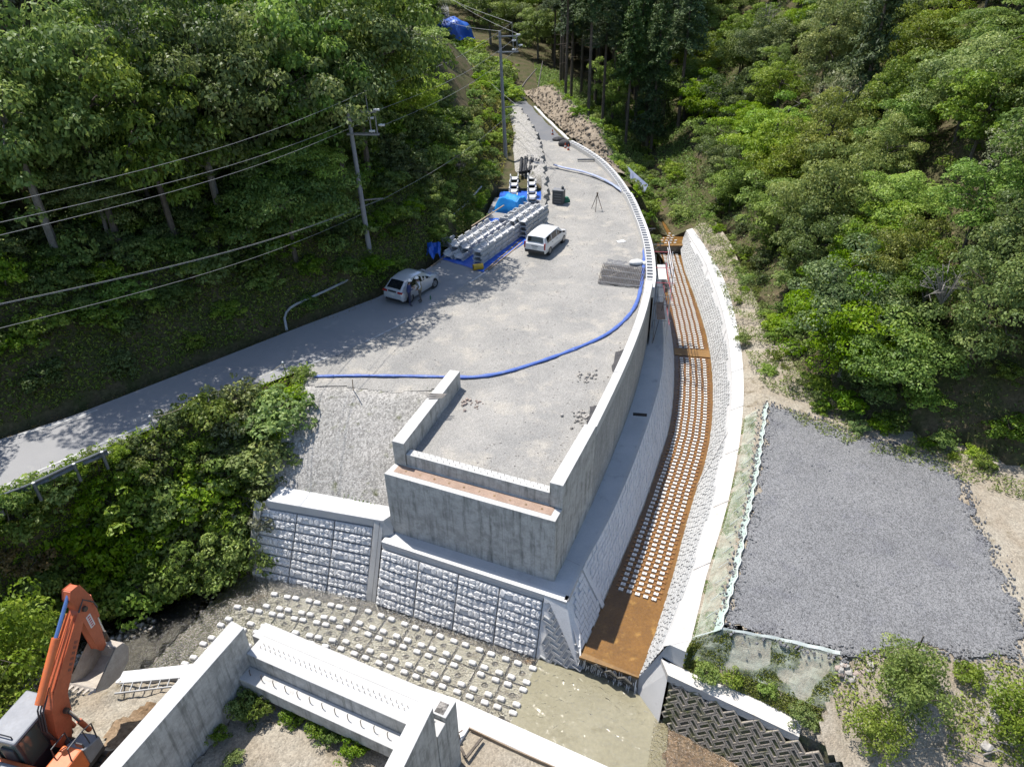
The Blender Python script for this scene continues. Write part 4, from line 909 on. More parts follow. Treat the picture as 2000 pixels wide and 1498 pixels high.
wall_prism([fp(FWID - .57, 0, 0), fp(FWID, 0, 0), RBR, RBL], -3.65, TOPW, 'wing_wall', fa, C1, C2)
wall_prism([fp(.6, .05, 0), fp(FWID - .585, .05, 0), fp(FWID - .585, .45, 0), fp(.6, .45, 0)], -1, .42, 'back_wall', fa, C1, C2)
wall_prism([fp(-.06, -.78, 0), fp(FWID - .02, -.78, 0), fp(FWID - .01, -.015, 0), fp(-.01, -.015, 0)], -3.62, -.22, 'bridge_seat', fa, C1, C2)
wall_prism([fp(.012, .0, 0), fp(FWID - .012, .0, 0), fp(FWID - .012, .35, 0), fp(.012, .35, 0)], -3.62, -.2, 'stem', fa, C1, C2)
mb = MB(); mb.prism([tuple(fp(u, v, 0).xy) for u, v in ((.25, -.52), (FWID - .3, -.52), (FWID - .3, -.03), (.25, -.03))], -.3, -.21); mb.build('seat_pad', MT['rust_plate'], fa)
for k in range(10):
    mb = MB(); p = fp(.75 + k * .70, -.30, -.208); mb.cyl(p, p + Vector((0, 0, .006)), .055, n=10); mb.build('anchor_hole', MT['brown_dirt'], fa)
reb = MB(); reb.tube([(0, 0, 0), (0, 0, .08), (.015, 0, .11)], .009, 5); rebar_me = reb.mesh('rebar', MT['steel_dark'])
for k in range(22):
    for v in (.15, .33): inst(rebar_me, 'rebar', fa, fp(.9 + k * .295 + (.1 if v > .2 else 0), v, .41), random.uniform(-.5, .5))
def groove(parent, a, b, off, w=.012, name='form_joint'):
    mb = MB(); d = (b - a).normalized(); n = Vector(off).normalized(); t = d.cross(n) * w / 2; o = Vector(off)
    mb.add([a - t + o, a + t + o, b + t + o, b - t + o], [(0, 1, 2, 3)]); return mb.build(name, MT['joint_dark'], parent)
for u in (1.9, 3.75, 5.6): groove(fa, fp(u, -.78, -.3), fp(u, -.78, -3.55), -FY * .004)
groove(fa, fp(0, -.78, -2.05), fp(FWID - .05, -.78, -2.05), -FY * .004)
rgt = (RBR - fp(FWID, 0, 0)).normalized(); rn = Vector((rgt.y, -rgt.x, 0))
groove(fa, fp(FWID, 0, -1.2) + rgt * .1, RBR + Vector((0, 0, -1.2)), rn * .004); groove(fa, fp(FWID, 0, .9) + rgt * 2.2, fp(FWID, 0, -3.5) + rgt * 2.2, rn * .004)
for t_ in (.33, .66):
    p = fp(.585, 0, 0).lerp(LBR, t_); n_ = Vector((1, -.36, 0)) * .004; groove(fa, p + Vector((0, 0, .95)), p + Vector((0, 0, -.1)), n_)
    a_, b_ = fp(0, 0, TOPW).lerp(LBL + Vector((0, 0, TOPW)), t_), fp(.585, 0, TOPW).lerp(LBR + Vector((0, 0, TOPW)), t_)
# four grey laths lying across the left wing wall
for k in range(4):
    p, q = at(828 + k * 3, 769 + k * 3.5, TOPW + .02), at(872 - k * 2, 771 + k * 2.2, TOPW + .03); mb = MB(); d = (q - p); n_ = Vector((-d.y, d.x, 0)).normalized() * .045
    mb.obox(p, d, n_, (0, 0, .025)); tag(mb.build('lath', MT['wood_grey']), 'thin grey lath lying across the left wing wall', 'lath', 'laths on the wing wall')
# berm: concrete ledge round the foot of the abutment and along the channel
WT = [Vector((1.94, 21.48, 0)), Vector((3.67, 25.48, 0)), Vector((5.24, 29.42, 0)), Vector((6.78, 33.63, 0)), Vector((8.0, 37.5, 0)), Vector((8.95, 41.1, 0)), Vector((9.62, 45.2, 0)), Vector((10.2, 50, 0)), Vector((10.45, 56, 0)), Vector((10.15, 62, 0))]
ee2 = resample(smoothline(E_pts[1:], .5), n=60); ww = resample(smoothline(WT, .5), n=60)
bm_ = thing('berm', 'blue shaded concrete ledge at the foot of the abutment and retaining wall', 'ledge', (4, 25, ZB))
mb = MB(); mb.grid([[(e_.x - .08, e_.y, ZB), ((e_.x + w_.x) / 2, (e_.y + w_.y) / 2, ZB), (w_.x - .3, w_.y, ZB)] for e_, w_ in zip(ee2, ww)]); mb.build('ledge_slab', MT['berm_concrete'], bm_)
mb = MB(); fpx = [at(747, 1056, ZB), at(1063, 1159, ZB), at(1108, 1174, ZB), at(1137, 1106, ZB), Vector((2.6, 22.4, 0)), Vector((1.9, 21.6, 0)), fp(0, -.2, 0), Vector((-6.1, 25.2, 0)), at(769, 1043, ZB)]
mb.prism([tuple(p.xy) for p in fpx], ZB - .32, ZB + .004); mb.build('front_slab', MT['berm_concrete'], bm_, bevel=.03)
fe = [at(747, 1056, ZB), at(1063, 1159, ZB), at(1108, 1174, ZB)]; mb = MB(); rows = []
for p in fe: rows.append([p + Vector((-.04, -.07, -.2)), p + Vector((-.04, -.07, .02)), p + Vector((.10, .24, .02)), p + Vector((.11, .25, -.02))])
mb.grid(rows); mb.build('front_kerb', MT['concrete_white'], bm_)
groove(bm_, Vector((2.15, 22.1, ZB + .006)), at(1137, 1106, ZB + .006), Vector((0, 0, .004)), .02)
mb = MB(); p = at(1236, 812, ZB + .35); mb.obox(p, (.75, -.12, 0), (.02, .1, 0), (0, 0, .16)); tag(mb.build('drain_pipe', MT['black_rubber'], bevel=.02), 'short black drain pipe sticking out over the blue shaded ledge', 'pipe')

# ---------------------------------------------------------------- retaining wall along the yard, in sections
rwall = thing('retaining_wall', 'long curved concrete retaining wall with rough cast face right of the yard', 'wall', (6, 30, ZB))
cur = smoothline([RBR.copy()] + WT[2:6], .4); secs = [0, 12, 24, 36, len(cur) - 1]
for s0, s1 in zip(secs[:-1], secs[1:]):
    mb = MB(); rows = []; P = cur[s0:s1 + 1]
    for i, p in enumerate(P):
        g = i + s0; t = (cur[min(g + 1, len(cur) - 1)] - cur[max(g - 1, 0)]).normalized(); n = Vector((t.y, -t.x, 0))
        sh = t * (.012 if i == 0 else -.012 if i == len(P) - 1 else 0)
        rows.append([p + sh + Vector((0, 0, ZB - .1)), p + sh + Vector((0, 0, .45)), p + sh + n * .025 + Vector((0, 0, .46)), p + sh + n * .025 + Vector((0, 0, .97)), p + sh - n * .40 + Vector((0, 0, .97)), p + sh - n * .40 + Vector((0, 0, -.6))])
    mb.grid(rows); k = 5
    mb.m = [0 if (i % k) == 0 else 1 for i in range(len(mb.f))]
    for side in (rows[0], rows[-1]): mb.add(side, [tuple(range(6))], 1)
    mb.build('wall_section', [MT['wall_form'], C2], rwall)
# unfinished length: hollow wall blocks in a row, and the face below them
hol = MB(); l, w, h, tn, tb, dp = .50, .62, .62, .085, .20, .5
def rect(x0, x1, y0, y1, z): return [(x0, y0, z), (x1, y0, z), (x1, y1, z), (x0, y1, z)]
vs = rect(-l / 2, l / 2, -w / 2, w / 2, 0) + rect(-l / 2, l / 2, -w / 2, w / 2, h) + rect(-l / 2 + tn, l / 2 - tn, -w / 2 + tb, w / 2 - .05, h) + rect(-l / 2 + tn, l / 2 - tn, -w / 2 + tb, w / 2 - .05, h - dp)
hol.add(vs, [(k, (k + 1) % 4, 4 + (k + 1) % 4, 4 + k) for k in range(4)] + [(4 + k, 4 + (k + 1) % 4, 8 + (k + 1) % 4, 8 + k) for k in range(4)] + [(8 + k, 8 + (k + 1) % 4, 12 + (k + 1) % 4, 12 + k) for k in range(4)], 0); hol.add(vs[12:], [(0, 1, 2, 3)], 1)
hol_me = hol.mesh('hollow_block', [MT['concrete_white'], MT['joint_dark']])
bl = [Vector((x, y, 0)) for x, y in ((8.78, 41.1), (9.25, 43), (10.05, 48.7), (10.37, 56), (10.02, 62.3), (9.15, 68.1), (7.65, 72.5), (6.25, 75.4))]
bls = resample(smoothline(bl, .3), step=.515)
bw = thing('block_wall', 'curving row of white hollow wall blocks along the upper yard edge', 'wall', bls[20])
for i, p in enumerate(bls[:-1]):
    t = (bls[i + 1] - p).normalized(); inst(hol_me, 'hollow_block', bw, (p.x, p.y, float(zr(p.y)) - .22 + (.12 if p.y < 60 else 0)), math.atan2(t.y, t.x))
mb = MB(); rows = []
for i, p in enumerate(bls):
    t = (bls[min(i + 1, len(bls) - 1)] - bls[max(0, i - 1)]).normalized(); n = Vector((t.y, -t.x, 0))
    rows.append([p + n * .29 + Vector((0, 0, -6 if p.y < 66 else -3)), p + n * .28 + Vector((0, 0, float(zr(p.y)) - .2)), p - n * .3 + Vector((0, 0, float(zr(p.y)) - .21))])
mb.grid(rows); mb.build('lower_face', MT['wall_form'], bw)

# ---------------------------------------------------------------- near abutment
N0 = Vector((-8.80, 15.06, 0)); N1 = Vector((-2.37, 12.08, 0)); NX = (N1 - N0).normalized(); NY = Vector((-NX.y, NX.x, 0))   # NY points at the river
def npnt(u, v, z): q = N0 + NX * u + NY * v; return Vector((q.x, q.y, z))
NW = (N1 - N0).length
na = thing('bridge_abutment', 'near concrete bridge abutment with stained inner faces and two rebar ledges', 'abutment', npnt(3, -1, -3))
wa = Vector((-.40, -.92, 0)).normalized()
def wing(u0, u1, dirv, L, z0):
    a_, b_ = npnt(u0, .05, 0), npnt(u1, .0, 0)
    return wall_prism([a_, b_, b_ + dirv * L, a_ + dirv * L], z0, TOPW, 'wing_wall', na, C1, C2)
wing(-.28, .27, Vector((-.385, -.923, 0)), 9, -4.2)
wing(NW - .50, NW, Vector((-.345, -.94, 0)), 9, -4.2)
wall_prism([npnt(.28, -.22, 0), npnt(NW - .51, -.22, 0), npnt(NW - .51, .54, 0), npnt(.28, .54, 0)], -3.6, .0, 'back_wall', na, C1, C2)
wall_prism([npnt(.285, -.74, 0), npnt(NW - .62, -.74, 0), npnt(NW - .57, -.225, 0), npnt(.285, -.225, 0)], -1.15, -.60, 'corbel', na, C1, C2)
wall_prism([npnt(-.26, .56, 0), npnt(NW - .0, .56, 0), npnt(NW + .02, 1.18, 0), npnt(-.22, 1.18, 0)], -3.6, -.30, 'bridge_seat', na, C1, C2)
wall_prism([npnt(NW - .50, .06, 0), npnt(NW - .004, .06, 0), npnt(NW - .004, .55, 0), npnt(NW - .50, .55, 0)], -3.6, -.5, 'seat_end', na, C1, C2)
mb = MB(); mb.prism([tuple(npnt(u, v, 0).xy) for u, v in ((NW - .42, .62), (NW - .12, .62), (NW - .12, 1.0), (NW - .42, 1.0))], -.31, -.29); mb.build('seat_pad', MT['river_pebble'], na)
for k in range(28):
    for v in (.08, .20): inst(rebar_me, 'rebar', na, npnt(.55 + k * .20 + (.05 if v > .1 else 0), v + .06, -.01), random.uniform(-.6, .6))
dow = MB(); dow.tube([(0, 0, 0), (0, 0, .22), (.03, 0, .30)], .014, 5); dowel_me = dow.mesh('dowel', MT['steel_dark'])
for k in range(12): inst(dowel_me, 'dowel', na, npnt(.55 + k * .47, -.50, -.61), random.uniform(-.4, .4))
groove(na, npnt(.3, .545, .003), npnt(NW - .5, .545, .003), Vector((0, 0, .004)), .02)
ld_ = Vector((-.385, -.923, 0)).normalized(); lnm = Vector((.923, -.385, 0)) * .004
for s_ in (1.2, 2.6, 4.0): groove(na, npnt(.27, 0, .9) + ld_ * s_, npnt(.27, 0, -1.9) + ld_ * s_, lnm)
groove(na, npnt(.27, 0, -.35) + ld_ * .3, npnt(.27, 0, -.35) + ld_ * 6, lnm)
rdv = Vector((-.345, -.94, 0)).normalized(); rnm = Vector((.94, -.345, 0)) * .004
groove(na, npnt(NW, 0, -.7), npnt(NW, 0, -.7) + rdv * 5, rnm); groove(na, npnt(NW, 0, .9) + rdv * 1.4, npnt(NW, 0, -3.3) + rdv * 1.4, rnm)
fillp = [npnt(.2, -.3, 0), npnt(NW - .4, -.3, 0), npnt(NW - .4, 0, 0) + rdv * 8, npnt(.2, 0, 0) + ld_ * 8]
sheet_poly('abutment_fill', [tuple(p.xy) for p in fillp], lambda x, y: -1.62 + .10 * nz(x, y, 1.4, 3) + .05 * nz(x, y, 4, 2), .2, MT['dirt'])
# ---------------------------------------------------------------- things on the yard
# blue lay-flat hose across the yard
hp = [(612, 735, .05), (680, 733, .05), (800, 734, .05), (880, 736, .05), (930, 737, .05), (985, 728, .05), (1050, 708, .05), (1120, 683, .05), (1185, 655, .05), (1225, 622, .05), (1246, 590, .05), (1255, 545, .05), (1259, 500, .05), (1257, 450, .05), (1245, 410, .05), (1222, 378, .05), (1185, 352, .05), (1140, 335, .05), (1100, 328, .05), (1082, 322, .05)]
hw_ = []
for x, y, z in hp:
    p = at(x, y, z); zz = float(zr(p.y)) + .10; p = at(x, y, zz); hw_.append(p)
hs = smoothline(hw_, .25, 3)
cut_ = next(i for i, p in enumerate(hs) if p.y > 58)
def hose(pts, name, m, r0): mb = MB(); mb.tube(pts, [r0 * (1 + .10 * math.sin(i * .9) + .08 * math.sin(i * 2.3) + .07 * math.sin(i * 5.1)) * (.78 if p.x < -3 else 1) for i, p in enumerate(pts)], 10, flat=.62); return mb.build(name, m, None, smooth=True)
tag(hose(hs[:cut_ + 1], 'blue_hose', MT['blue_hose'], .115), 'fat blue drainage hose curving across the gravel yard', 'hose')
tag(hose(hs[cut_:], 'pale_hose', MT['pale_hose'], .12), 'paler end of the hose running up to the top of the yard', 'hose')
q = [at(1082, 322, .25 + 1), at(1110, 318, 1.2), at(1140, 314, 1.25)]
# grey pipe laid along the left slope
pp = [(560, 645), (553, 606), (610, 580), (665, 555), (720, 525), (790, 492), (850, 445), (905, 405), (940, 365)]
zp = [.1, .9, 1.2, 1.2, 1.1, 1.0, 1.2, 1.4, 1.6]
mb = MB(); pts = smoothline([at(x, y, z) for (x, y), z in zip(pp, zp)], .4, 2); mb.tube(pts, .075, 8); tag(mb.build('drain_pipe', MT['grey_pipe'], smooth=True), 'long grey pipe running along the foot of the wooded left slope', 'pipe')

# ---------------------------------------------------------------- precast concrete channels in stacks
mat('trough_conc', (.52, .525, .53), (.58, .58, .58), 1.2, (.44, .44, .43), 3., .6, fine=.1, fs=20, rough=.85, bump=.1)
def trough_mesh():
    mb = MB(); Lk, Wk, Hk = .88, .80, .34
    prof = [(-.40, 0), (-.24, 0), (-.24, .12), (.24, .12), (.24, 0), (.40, 0), (.40, .05), (.31, .08), (.31, .25), (.40, .28), (.40, .34), (.33, .34), (.28, .24), (.20, .18), (-.20, .18), (-.28, .24), (-.33, .34), (-.40, .34), (-.40, .28), (-.31, .25), (-.31, .08), (-.40, .05)]
    n = len(prof); vs = [(-Lk / 2, y, z) for y, z in prof] + [(Lk / 2, y, z) for y, z in prof]
    fs = [(i, (i + 1) % n, n + (i + 1) % n, n + i) for i in range(n)]
    for o, fl in ((0, 1), (n, 0)):
        for a_ in ([0, 1, 2, 20, 21], [2, 15, 19, 20], [2, 14, 15], [15, 16, 17, 18, 19], [2, 3, 13, 14], [3, 4, 5, 6, 7], [3, 7, 8, 12], [3, 12, 13], [8, 9, 10, 11, 12]):
            t = tuple(o + k for k in a_); fs.append(t if fl else t[::-1])
    mb.add(vs, fs)
    for sy in (-1, 1): mb.box((.02, sy * .355, .40), (.62, .085, .125))
    return mb.mesh('concrete_trough', MT['trough_conc'])
trough_me = trough_mesh(); TN = 0
def trough_stack(px, py, z0, ang, nl, nw, nh, where, group, step_=.98):
    global TN
    p0 = at(px, py, z0); d = Vector((math.cos(ang), math.sin(ang), 0)); n = Vector((-d.y, d.x, 0))
    for i in range(nl):
        for j in range(nw):
            hh = nh if not callable(nh) else nh(i, j)
            for k in range(hh):
                o = bpy.data.objects.new('concrete_trough', trough_me); COL.objects.link(o)
                p = p0 + d * (i * step_ + .5) + n * (j * .86 + .43) + Vector((random.uniform(-.01, .01), random.uniform(-.01, .01), k * .36 + .03))
                o.location = p; o.rotation_euler = (0, 0, ang + random.uniform(-.012, .012))
                lay = 'top layer' if k == hh - 1 else ('bottom layer' if k == 0 else 'middle layer')
                tag(o, f'pale concrete trough in the {lay} of {where}', 'trough', group); TN += 1
RA = math.radians(62.5)
trough_stack(943, 519, 0, RA, 7, 1, lambda i, j: 3, 'the long stack nearest the yellow roller', 'precast concrete troughs')
trough_stack(905, 512, 0, RA, 7, 2, lambda i, j: 1 if i < 1 else 2, 'the low stack behind the silver car', 'precast concrete troughs')
trough_stack(1030, 468, 0, RA, 4, 1, lambda i, j: 4, 'the tall stack beside the white van', 'precast concrete troughs')
trough_stack(1008, 466, 0, RA, 4, 1, lambda i, j: 4, 'the tall stack beside the white van', 'precast concrete troughs')
trough_stack(878, 488, 0, RA, 1, 1, 2, 'the small pair at the slope edge', 'precast concrete troughs')
trough_stack(972, 445, 0, RA - math.pi / 2, 2, 5, lambda i, j: 2, 'the cross laid stack below the blue tarp', 'precast concrete troughs')
trough_stack(1012, 402, .12, RA + .45, 4, 1, lambda i, j: 2, 'the upright rows behind the blue tarp', 'precast concrete troughs', 1.9)
trough_stack(1049, 400, .12, RA + .45, 4, 1, lambda i, j: 2, 'the upright rows behind the blue tarp', 'precast concrete troughs', 1.9)
# blue ground sheet and the tarp thrown over a pile
def ragged(poly, amp, seed):
    r = random.Random(seed); out = []
    for a_, b_ in zip(poly, poly[1:] + poly[:1]):
        for k in range(6): p = a_.lerp(b_, k / 6); out.append(p + Vector((r.uniform(-amp, amp), r.uniform(-amp, amp), r.uniform(0, .03))))
    return out
gsh = ragged([at(860, 505, .03), at(945, 533, .03), at(1030, 470, .03), at(1060, 420, .05), at(1056, 352, .1), at(985, 352, .1), at(968, 405, .05)], .10, 3)
mb = MB(); c_ = sum(gsh, Vector()) / len(gsh); mb.add([c_ + Vector((0, 0, .02))] + gsh, [(0, i + 1, (i + 1) % len(gsh) + 1) for i in range(len(gsh))]); tag(mb.build('ground_sheet', MT['blue_tarp_dark']), 'crumpled dark blue sheet spread under the concrete troughs', 'tarp')
rows = []; o_ = at(1000, 412, 0); ax = Vector((math.cos(RA), math.sin(RA), 0)); ay = Vector((ax.y, -ax.x, 0))
for i in range(17):
    r_ = []
    for j in range(15):
        u, v = (i / 16 - .5) * 3.0, (j / 14 - .5) * 3.0
        h = 1.25 * max(0, min(1, (1.05 - abs(u) * .8) * 2.2)) * max(0, min(1, (1.12 - abs(v) * .8) * 2.2)); h = h * .9 + .06 + .07 * math.sin(u * 5 + v * 3) * (h > .2) + .05 * math.sin(v * 9 + u * 2)
        r_.append(o_ + ax * (u * (1 - .12 * (h < .3))) + ay * v + Vector((0, 0, h)))
    rows.append(r_)
mb = MB(); mb.grid(rows); tag(mb.build('blue_tarp', MT['blue_tarp'], smooth=True), 'bright blue tarpaulin draped over a pile between the trough stacks', 'tarp')
# cut edges: timber, roller, poles beside the stacks
for k, (a_, b_, lab) in enumerate((((948, 530), (1018, 470), 'bare plank lying along the near edge of the trough stack'), ((956, 528), (1022, 474), 'second plank lying beside the near trough stack'), ((846, 520), (868, 503), 'short pole lying on the road behind the car'))):
    p, q = at(*a_, .05), at(*b_, .05); d = q - p; n = Vector((-d.y, d.x, 0)).normalized() * .11; mb = MB(); mb.obox(p, d, n, (0, 0, .04)); tag(mb.build('plank', MT['wood']), lab, 'plank')
p, q = at(922, 443, 1.1), at(985, 402, 1.1); d = q - p; mb = MB(); mb.obox(p, d, Vector((-d.y, d.x, 0)).normalized() * .09, (0, 0, .05)); tag(mb.build('plank', MT['wood']), 'long plank resting on top of the cross laid troughs', 'plank')
rl = thing('yellow_roller', 'small yellow drum at the foot of the trough stack', 'drum', at(934, 527, 0))
c_ = at(934, 527, 0); mb = MB(); mb.cyl(c_ + Vector((-.33, -.1, .22)), c_ + Vector((.33, .1, .22)), .22, n=14); mb.build('drum', MT['yellow_paint'], rl, smooth=True)
mb = MB(); mb.tube([c_ + Vector((-.36, -.12, .22)), c_ + Vector((-.2, .2, .3)), c_ + Vector((.2, .3, .3)), c_ + Vector((.36, .12, .22))], .02, 5); mb.build('frame', MT['steel_dark'], rl)
# crumpled blue sheet on the slope
mb = MB(); c_ = at(847, 487, .9); mb.grid([[c_ + Vector(((i - 3) * .16, (j - 3) * .16, .3 * math.sin(i * 1.7 + j) * math.cos(j * 1.3) - (j - 3) * -.10)) for j in range(7)] for i in range(7)]); tag(mb.build('blue_tarp', MT['blue_tarp_dark'], smooth=True), 'small crumpled blue sheet caught on the shaded slope', 'tarp')

# black corrugated pipes lying on the old gravel strip
for k in range(7):
    x = 1016 + k * 5.2 + (k % 2) * 1.5; a_, b_ = at(x, 338 - k * 1.0, 1.05), at(x + 3 + k * .6, 309 - (k % 3) * 2, 1.35); pts = [a_.lerp(b_, t / 12) + Vector((0, 0, .05 * math.sin(t))) for t in range(13)]
    mb = MB(); mb.tube(pts, [.13 if t % 2 else .15 for t in range(13)], 8); tag(mb.build('black_pipe', MT['black_rubber']), 'black corrugated pipe in the row above the trough stacks', 'pipe', 'black pipes above the stacks')
for k, (y0, z0) in enumerate(((312, 1.2), (336, .95))):
    mb = MB(); mb.cyl(at(1010, y0, z0), at(1054, y0 - 2, z0), .03, n=6); tag(mb.build('pipe_batten', MT['galv']), ('upper' if k == 0 else 'lower') + ' steel bar holding the row of black pipes', 'bar')
# generator, green pump, tripod
g = at(1091, 402, .05); gen = thing('generator', 'dark grey generator box standing beside the gravel strip', 'generator', g, math.radians(70))
mb = MB(); mb.box((0, 0, .72), (.72, .95, 1.25)); mb.build('body', MT['gen_grey'], gen, bevel=.04, world=False)
mb = MB(); mb.box((0, 0, 1.37), (.76, .99, .05)); mb.build('lid', MT['galv'], gen, world=False)
mb = MB(); mb.cyl((.1, -.3, 1.39), (.1, -.3, 1.62), .12, n=10); mb.build('exhaust', MT['gen_grey'], gen, world=False)
for k in range(4):
    mb = MB(); mb.box((-.37, 0, .40 + k * .22), (.02, .62, .05)); mb.build('louvre', MT['galv'], gen, world=False)
mb = MB(); mb.box((0, 0, .05), (.8, 1.02, .10)); mb.build('skid', MT['steel_dark'], gen, world=False)
g = at(1106, 400, .05); pm_ = thing('green_pump', 'small green pump machine beside the generator', 'pump', g, .4)
mb = MB(); mb.cyl((-.25, 0, .3), (.25, 0, .3), .22, n=12); mb.box((0, 0, .55), (.3, .25, .2)); mb.build('casing', MT['green_mach'], pm_, world=False)
mb = MB(); mb.box((0, 0, .06), (.7, .5, .08)); mb.build('base_plate', MT['steel_dark'], pm_, world=False)
tp_ = at(1165, 414, 0); tri = thing('tripod', 'thin surveying tripod standing alone on the gravel', 'tripod', tp_)
for a_ in (.4, 2.5, 4.4):
    mb = MB(); mb.tube([tp_ + Vector((0, 0, 1.5)), tp_ + Vector((math.cos(a_) * .55, math.sin(a_) * .55, .02))], [.03, .022], 5); mb.build('leg', MT['steel_dark'], tri)
mb = MB(); mb.cyl(tp_ + Vector((0, 0, 1.48)), tp_ + Vector((0, 0, 1.6)), .07, n=8); mb.build('head', MT['steel_dark'], tri)
# cones, black sacks, white sign sheet
def cone(px, py, z, lab):
    p = at(px, py, z); t = thing('traffic_cone', lab, 'cone', p); mb = MB(); mb.tube([p + Vector((0, 0, .03)), p + Vector((0, 0, .7))], [.15, .03], 10); mb.build('body', MT['orange_cone'], t)
    mb = MB(); mb.tube([p + Vector((0, 0, .3)), p + Vector((0, 0, .46))], [.115, .082], 10); mb.build('stripe', MT['cone_white'], t); mb = MB(); mb.box(p + Vector((0, 0, .02)), (.38, .38, .04)); mb.build('base', MT['black_rubber'], t)
cone(1079, 266, 1.25, 'dark orange cone on the white kerb of the upper road'); cone(1104, 293, .95, 'red and white cone beside the black sacks'); cone(1110, 296, .95, 'low cone at the upper end of the hollow block row')
def sack(p, s, m, name, lab, cat, grp=None, seed=1):
    r = random.Random(seed); mb = MB(); mb.sphere((0, 0, 0), 1, 12, 7); mb.v = [(p.x + v[0] * s[0] * (1 + .12 * math.sin(v[1] * 4 + seed) + r.uniform(-.05, .05)), p.y + v[1] * s[1] * (1 + .1 * math.sin(v[0] * 5)), p.z + s[2] * .7 + v[2] * s[2] * (1 - .15 * (v[2] > 0))) for v in mb.v]
    return tag(mb.build(name, m, None, smooth=True), lab, cat, grp)
sack(at(1091, 277, 1.15), (.62, .5, .32), MT['black_net'], 'black_sack', 'flat black net sack on the kerb below the cone', 'sack', seed=2)
sack(at(1102, 288, 1.0), (.62, .55, .50), MT['black_net'], 'black_sack', 'tall black net sack at the upper end of the block row', 'sack', seed=3)
sack(at(1243, 517, .05), (.55, .35, .24), MT['white_bag'], 'sandbag', 'white sandbag left of the blue hose at the rebar trench', 'sandbag', seed=4)
sack(at(1264, 519, .05), (.35, .28, .22), MT['white_bag'], 'sandbag', 'white sandbag right of the blue hose beside the hollow blocks', 'sandbag', seed=5)
mb = MB(); p = at(1213, 472, .05); mb.box((p.x, p.y, .06), (.62, .42, .03), .4); tag(mb.build('board', MT['cone_white']), 'small white board lying alone on the gravel', 'board')
# dark net sheets against the retaining wall
for k, (pl, lab) in enumerate((([(1201, 688), (1222, 683), (1212, 722), (1203, 737), (1195, 722)], 'dark grey net sheet on the gravel against the middle of the retaining wall'), ([(1153, 795), (1173, 790), (1166, 822), (1158, 833), (1147, 826), (1149, 812)], 'dark grey net sheet on the gravel at the end of the wing wall'))):
    pg = ragged([at(x, y, .07) for x, y in pl], .05, k); c_ = sum(pg, Vector()) / len(pg) + Vector((0, 0, .12)); mb = MB(); mb.add([c_] + pg, [(0, i + 1, (i + 1) % len(pg) + 1) for i in range(len(pg))]); tag(mb.build('net_sheet', MT['black_net'], smooth=True), lab, 'sheet')
# trench with reinforcement mesh by the scaffold
tq = [at(1178, 520, 0), at(1262, 530, 0), at(1250, 565, 0), at(1168, 556, 0)]
sheet_poly('trench_gravel', [tuple(p.xy) for p in (at(1185, 508, 0), at(1235, 512, 0), at(1268, 530, 0), at(1254, 566, 0), at(1200, 560, 0), at(1165, 556, 0))], lambda x, y: .075 + .05 * nz(x, y, 3.1, 2) + .03 * nz(x, y, 7, 2), .12, MT['lot_gravel'], rag=.2)
rm = thing('rebar_mat', 'dark reinforcing mesh laid in the trench beside the hollow blocks', 'rebar mesh', tq[3])
for i in range(26):
    a_, b_ = tq[0].lerp(tq[1], i / 25) + Vector((0, 0, .22)), tq[3].lerp(tq[2], i / 25) + Vector((0, 0, .16)); mb = MB(); mb.tube([a_, b_], .018, 4); mb.build('bar', MT['steel_dark'], rm)
for i in (0, .35, .7, 1):
    a_, b_ = tq[0].lerp(tq[3], i) + Vector((0, 0, .24)), tq[1].lerp(tq[2], i) + Vector((0, 0, .2)); mb = MB(); mb.tube([a_, b_], .02, 4); mb.build('bar', MT['galv'], rm)
# scattered stones on the yard
def stones(name, lab, pts, smin, smax, m, seed, kind='stuff', cat='stones'):
    r = random.Random(seed); mb = MB()
    for p in pts:
        s = r.uniform(smin, smax) * r.choice((.6, .8, 1, 1)); n = 6; ph = r.random() * 6
        vs = [(p[0] + math.cos(ph + 1.047 * i) * s * r.uniform(.75, 1.1), p[1] + math.sin(ph + 1.047 * i) * s * r.uniform(.75, 1.1), p[2]) for i in range(n)] + [(p[0] + math.cos(ph + 1.047 * i) * s * .6, p[1] + math.sin(ph + 1.047 * i) * s * .6, p[2] + s * r.uniform(.5, .9)) for i in range(n)]
        mb.add(vs, [(i, (i + 1) % n, n + (i + 1) % n, n + i) for i in range(n)] + [tuple(range(n, 2 * n))])
    return tag(mb.build(name, m), lab, cat, kind=kind)
r = random.Random(9); pts = []
while len(pts) < 2600:
    x, y = r.uniform(-10, 9.5), r.uniform(22, 66)
    if in_poly(np.array([x]), np.array([y]), yard_poly)[0] and (float(nz(x, y, .7, 3)) > .1 or r.random() < .25): pts.append((x, y, float(yard_z(np.array(x), np.array(y))) - .01))
stones('loose_stones', 'loose grey stones scattered over the gravel yard', pts, .02, .06, MT['rock'], 4)
for cx, cy, n, lab in ((1145, 735, 26, 'small heap of grey stones on the gravel before the net sheet'), (1140, 815, 40, 'broken stones scattered by the end of the right wing wall'), (920, 790, 22, 'brown stones heaped at the end of the left wing wall')):
    c_ = at(cx, cy, .05); stones('stone_heap', lab, [(c_.x + r.gauss(0, .35), c_.y + r.gauss(0, .3), .03) for _ in range(n)], .05, .13, MT['rock'] if n != 22 else MT['rock_red'], cx, kind=None, cat='stones')
mb = MB(); p = at(690, 762, 0); mb.tube([p, at(688, 741, 1.0)], .025, 5); tag(mb.build('stake', MT['wood']), 'thin survey stake standing at the top of the gravel slope', 'stake')
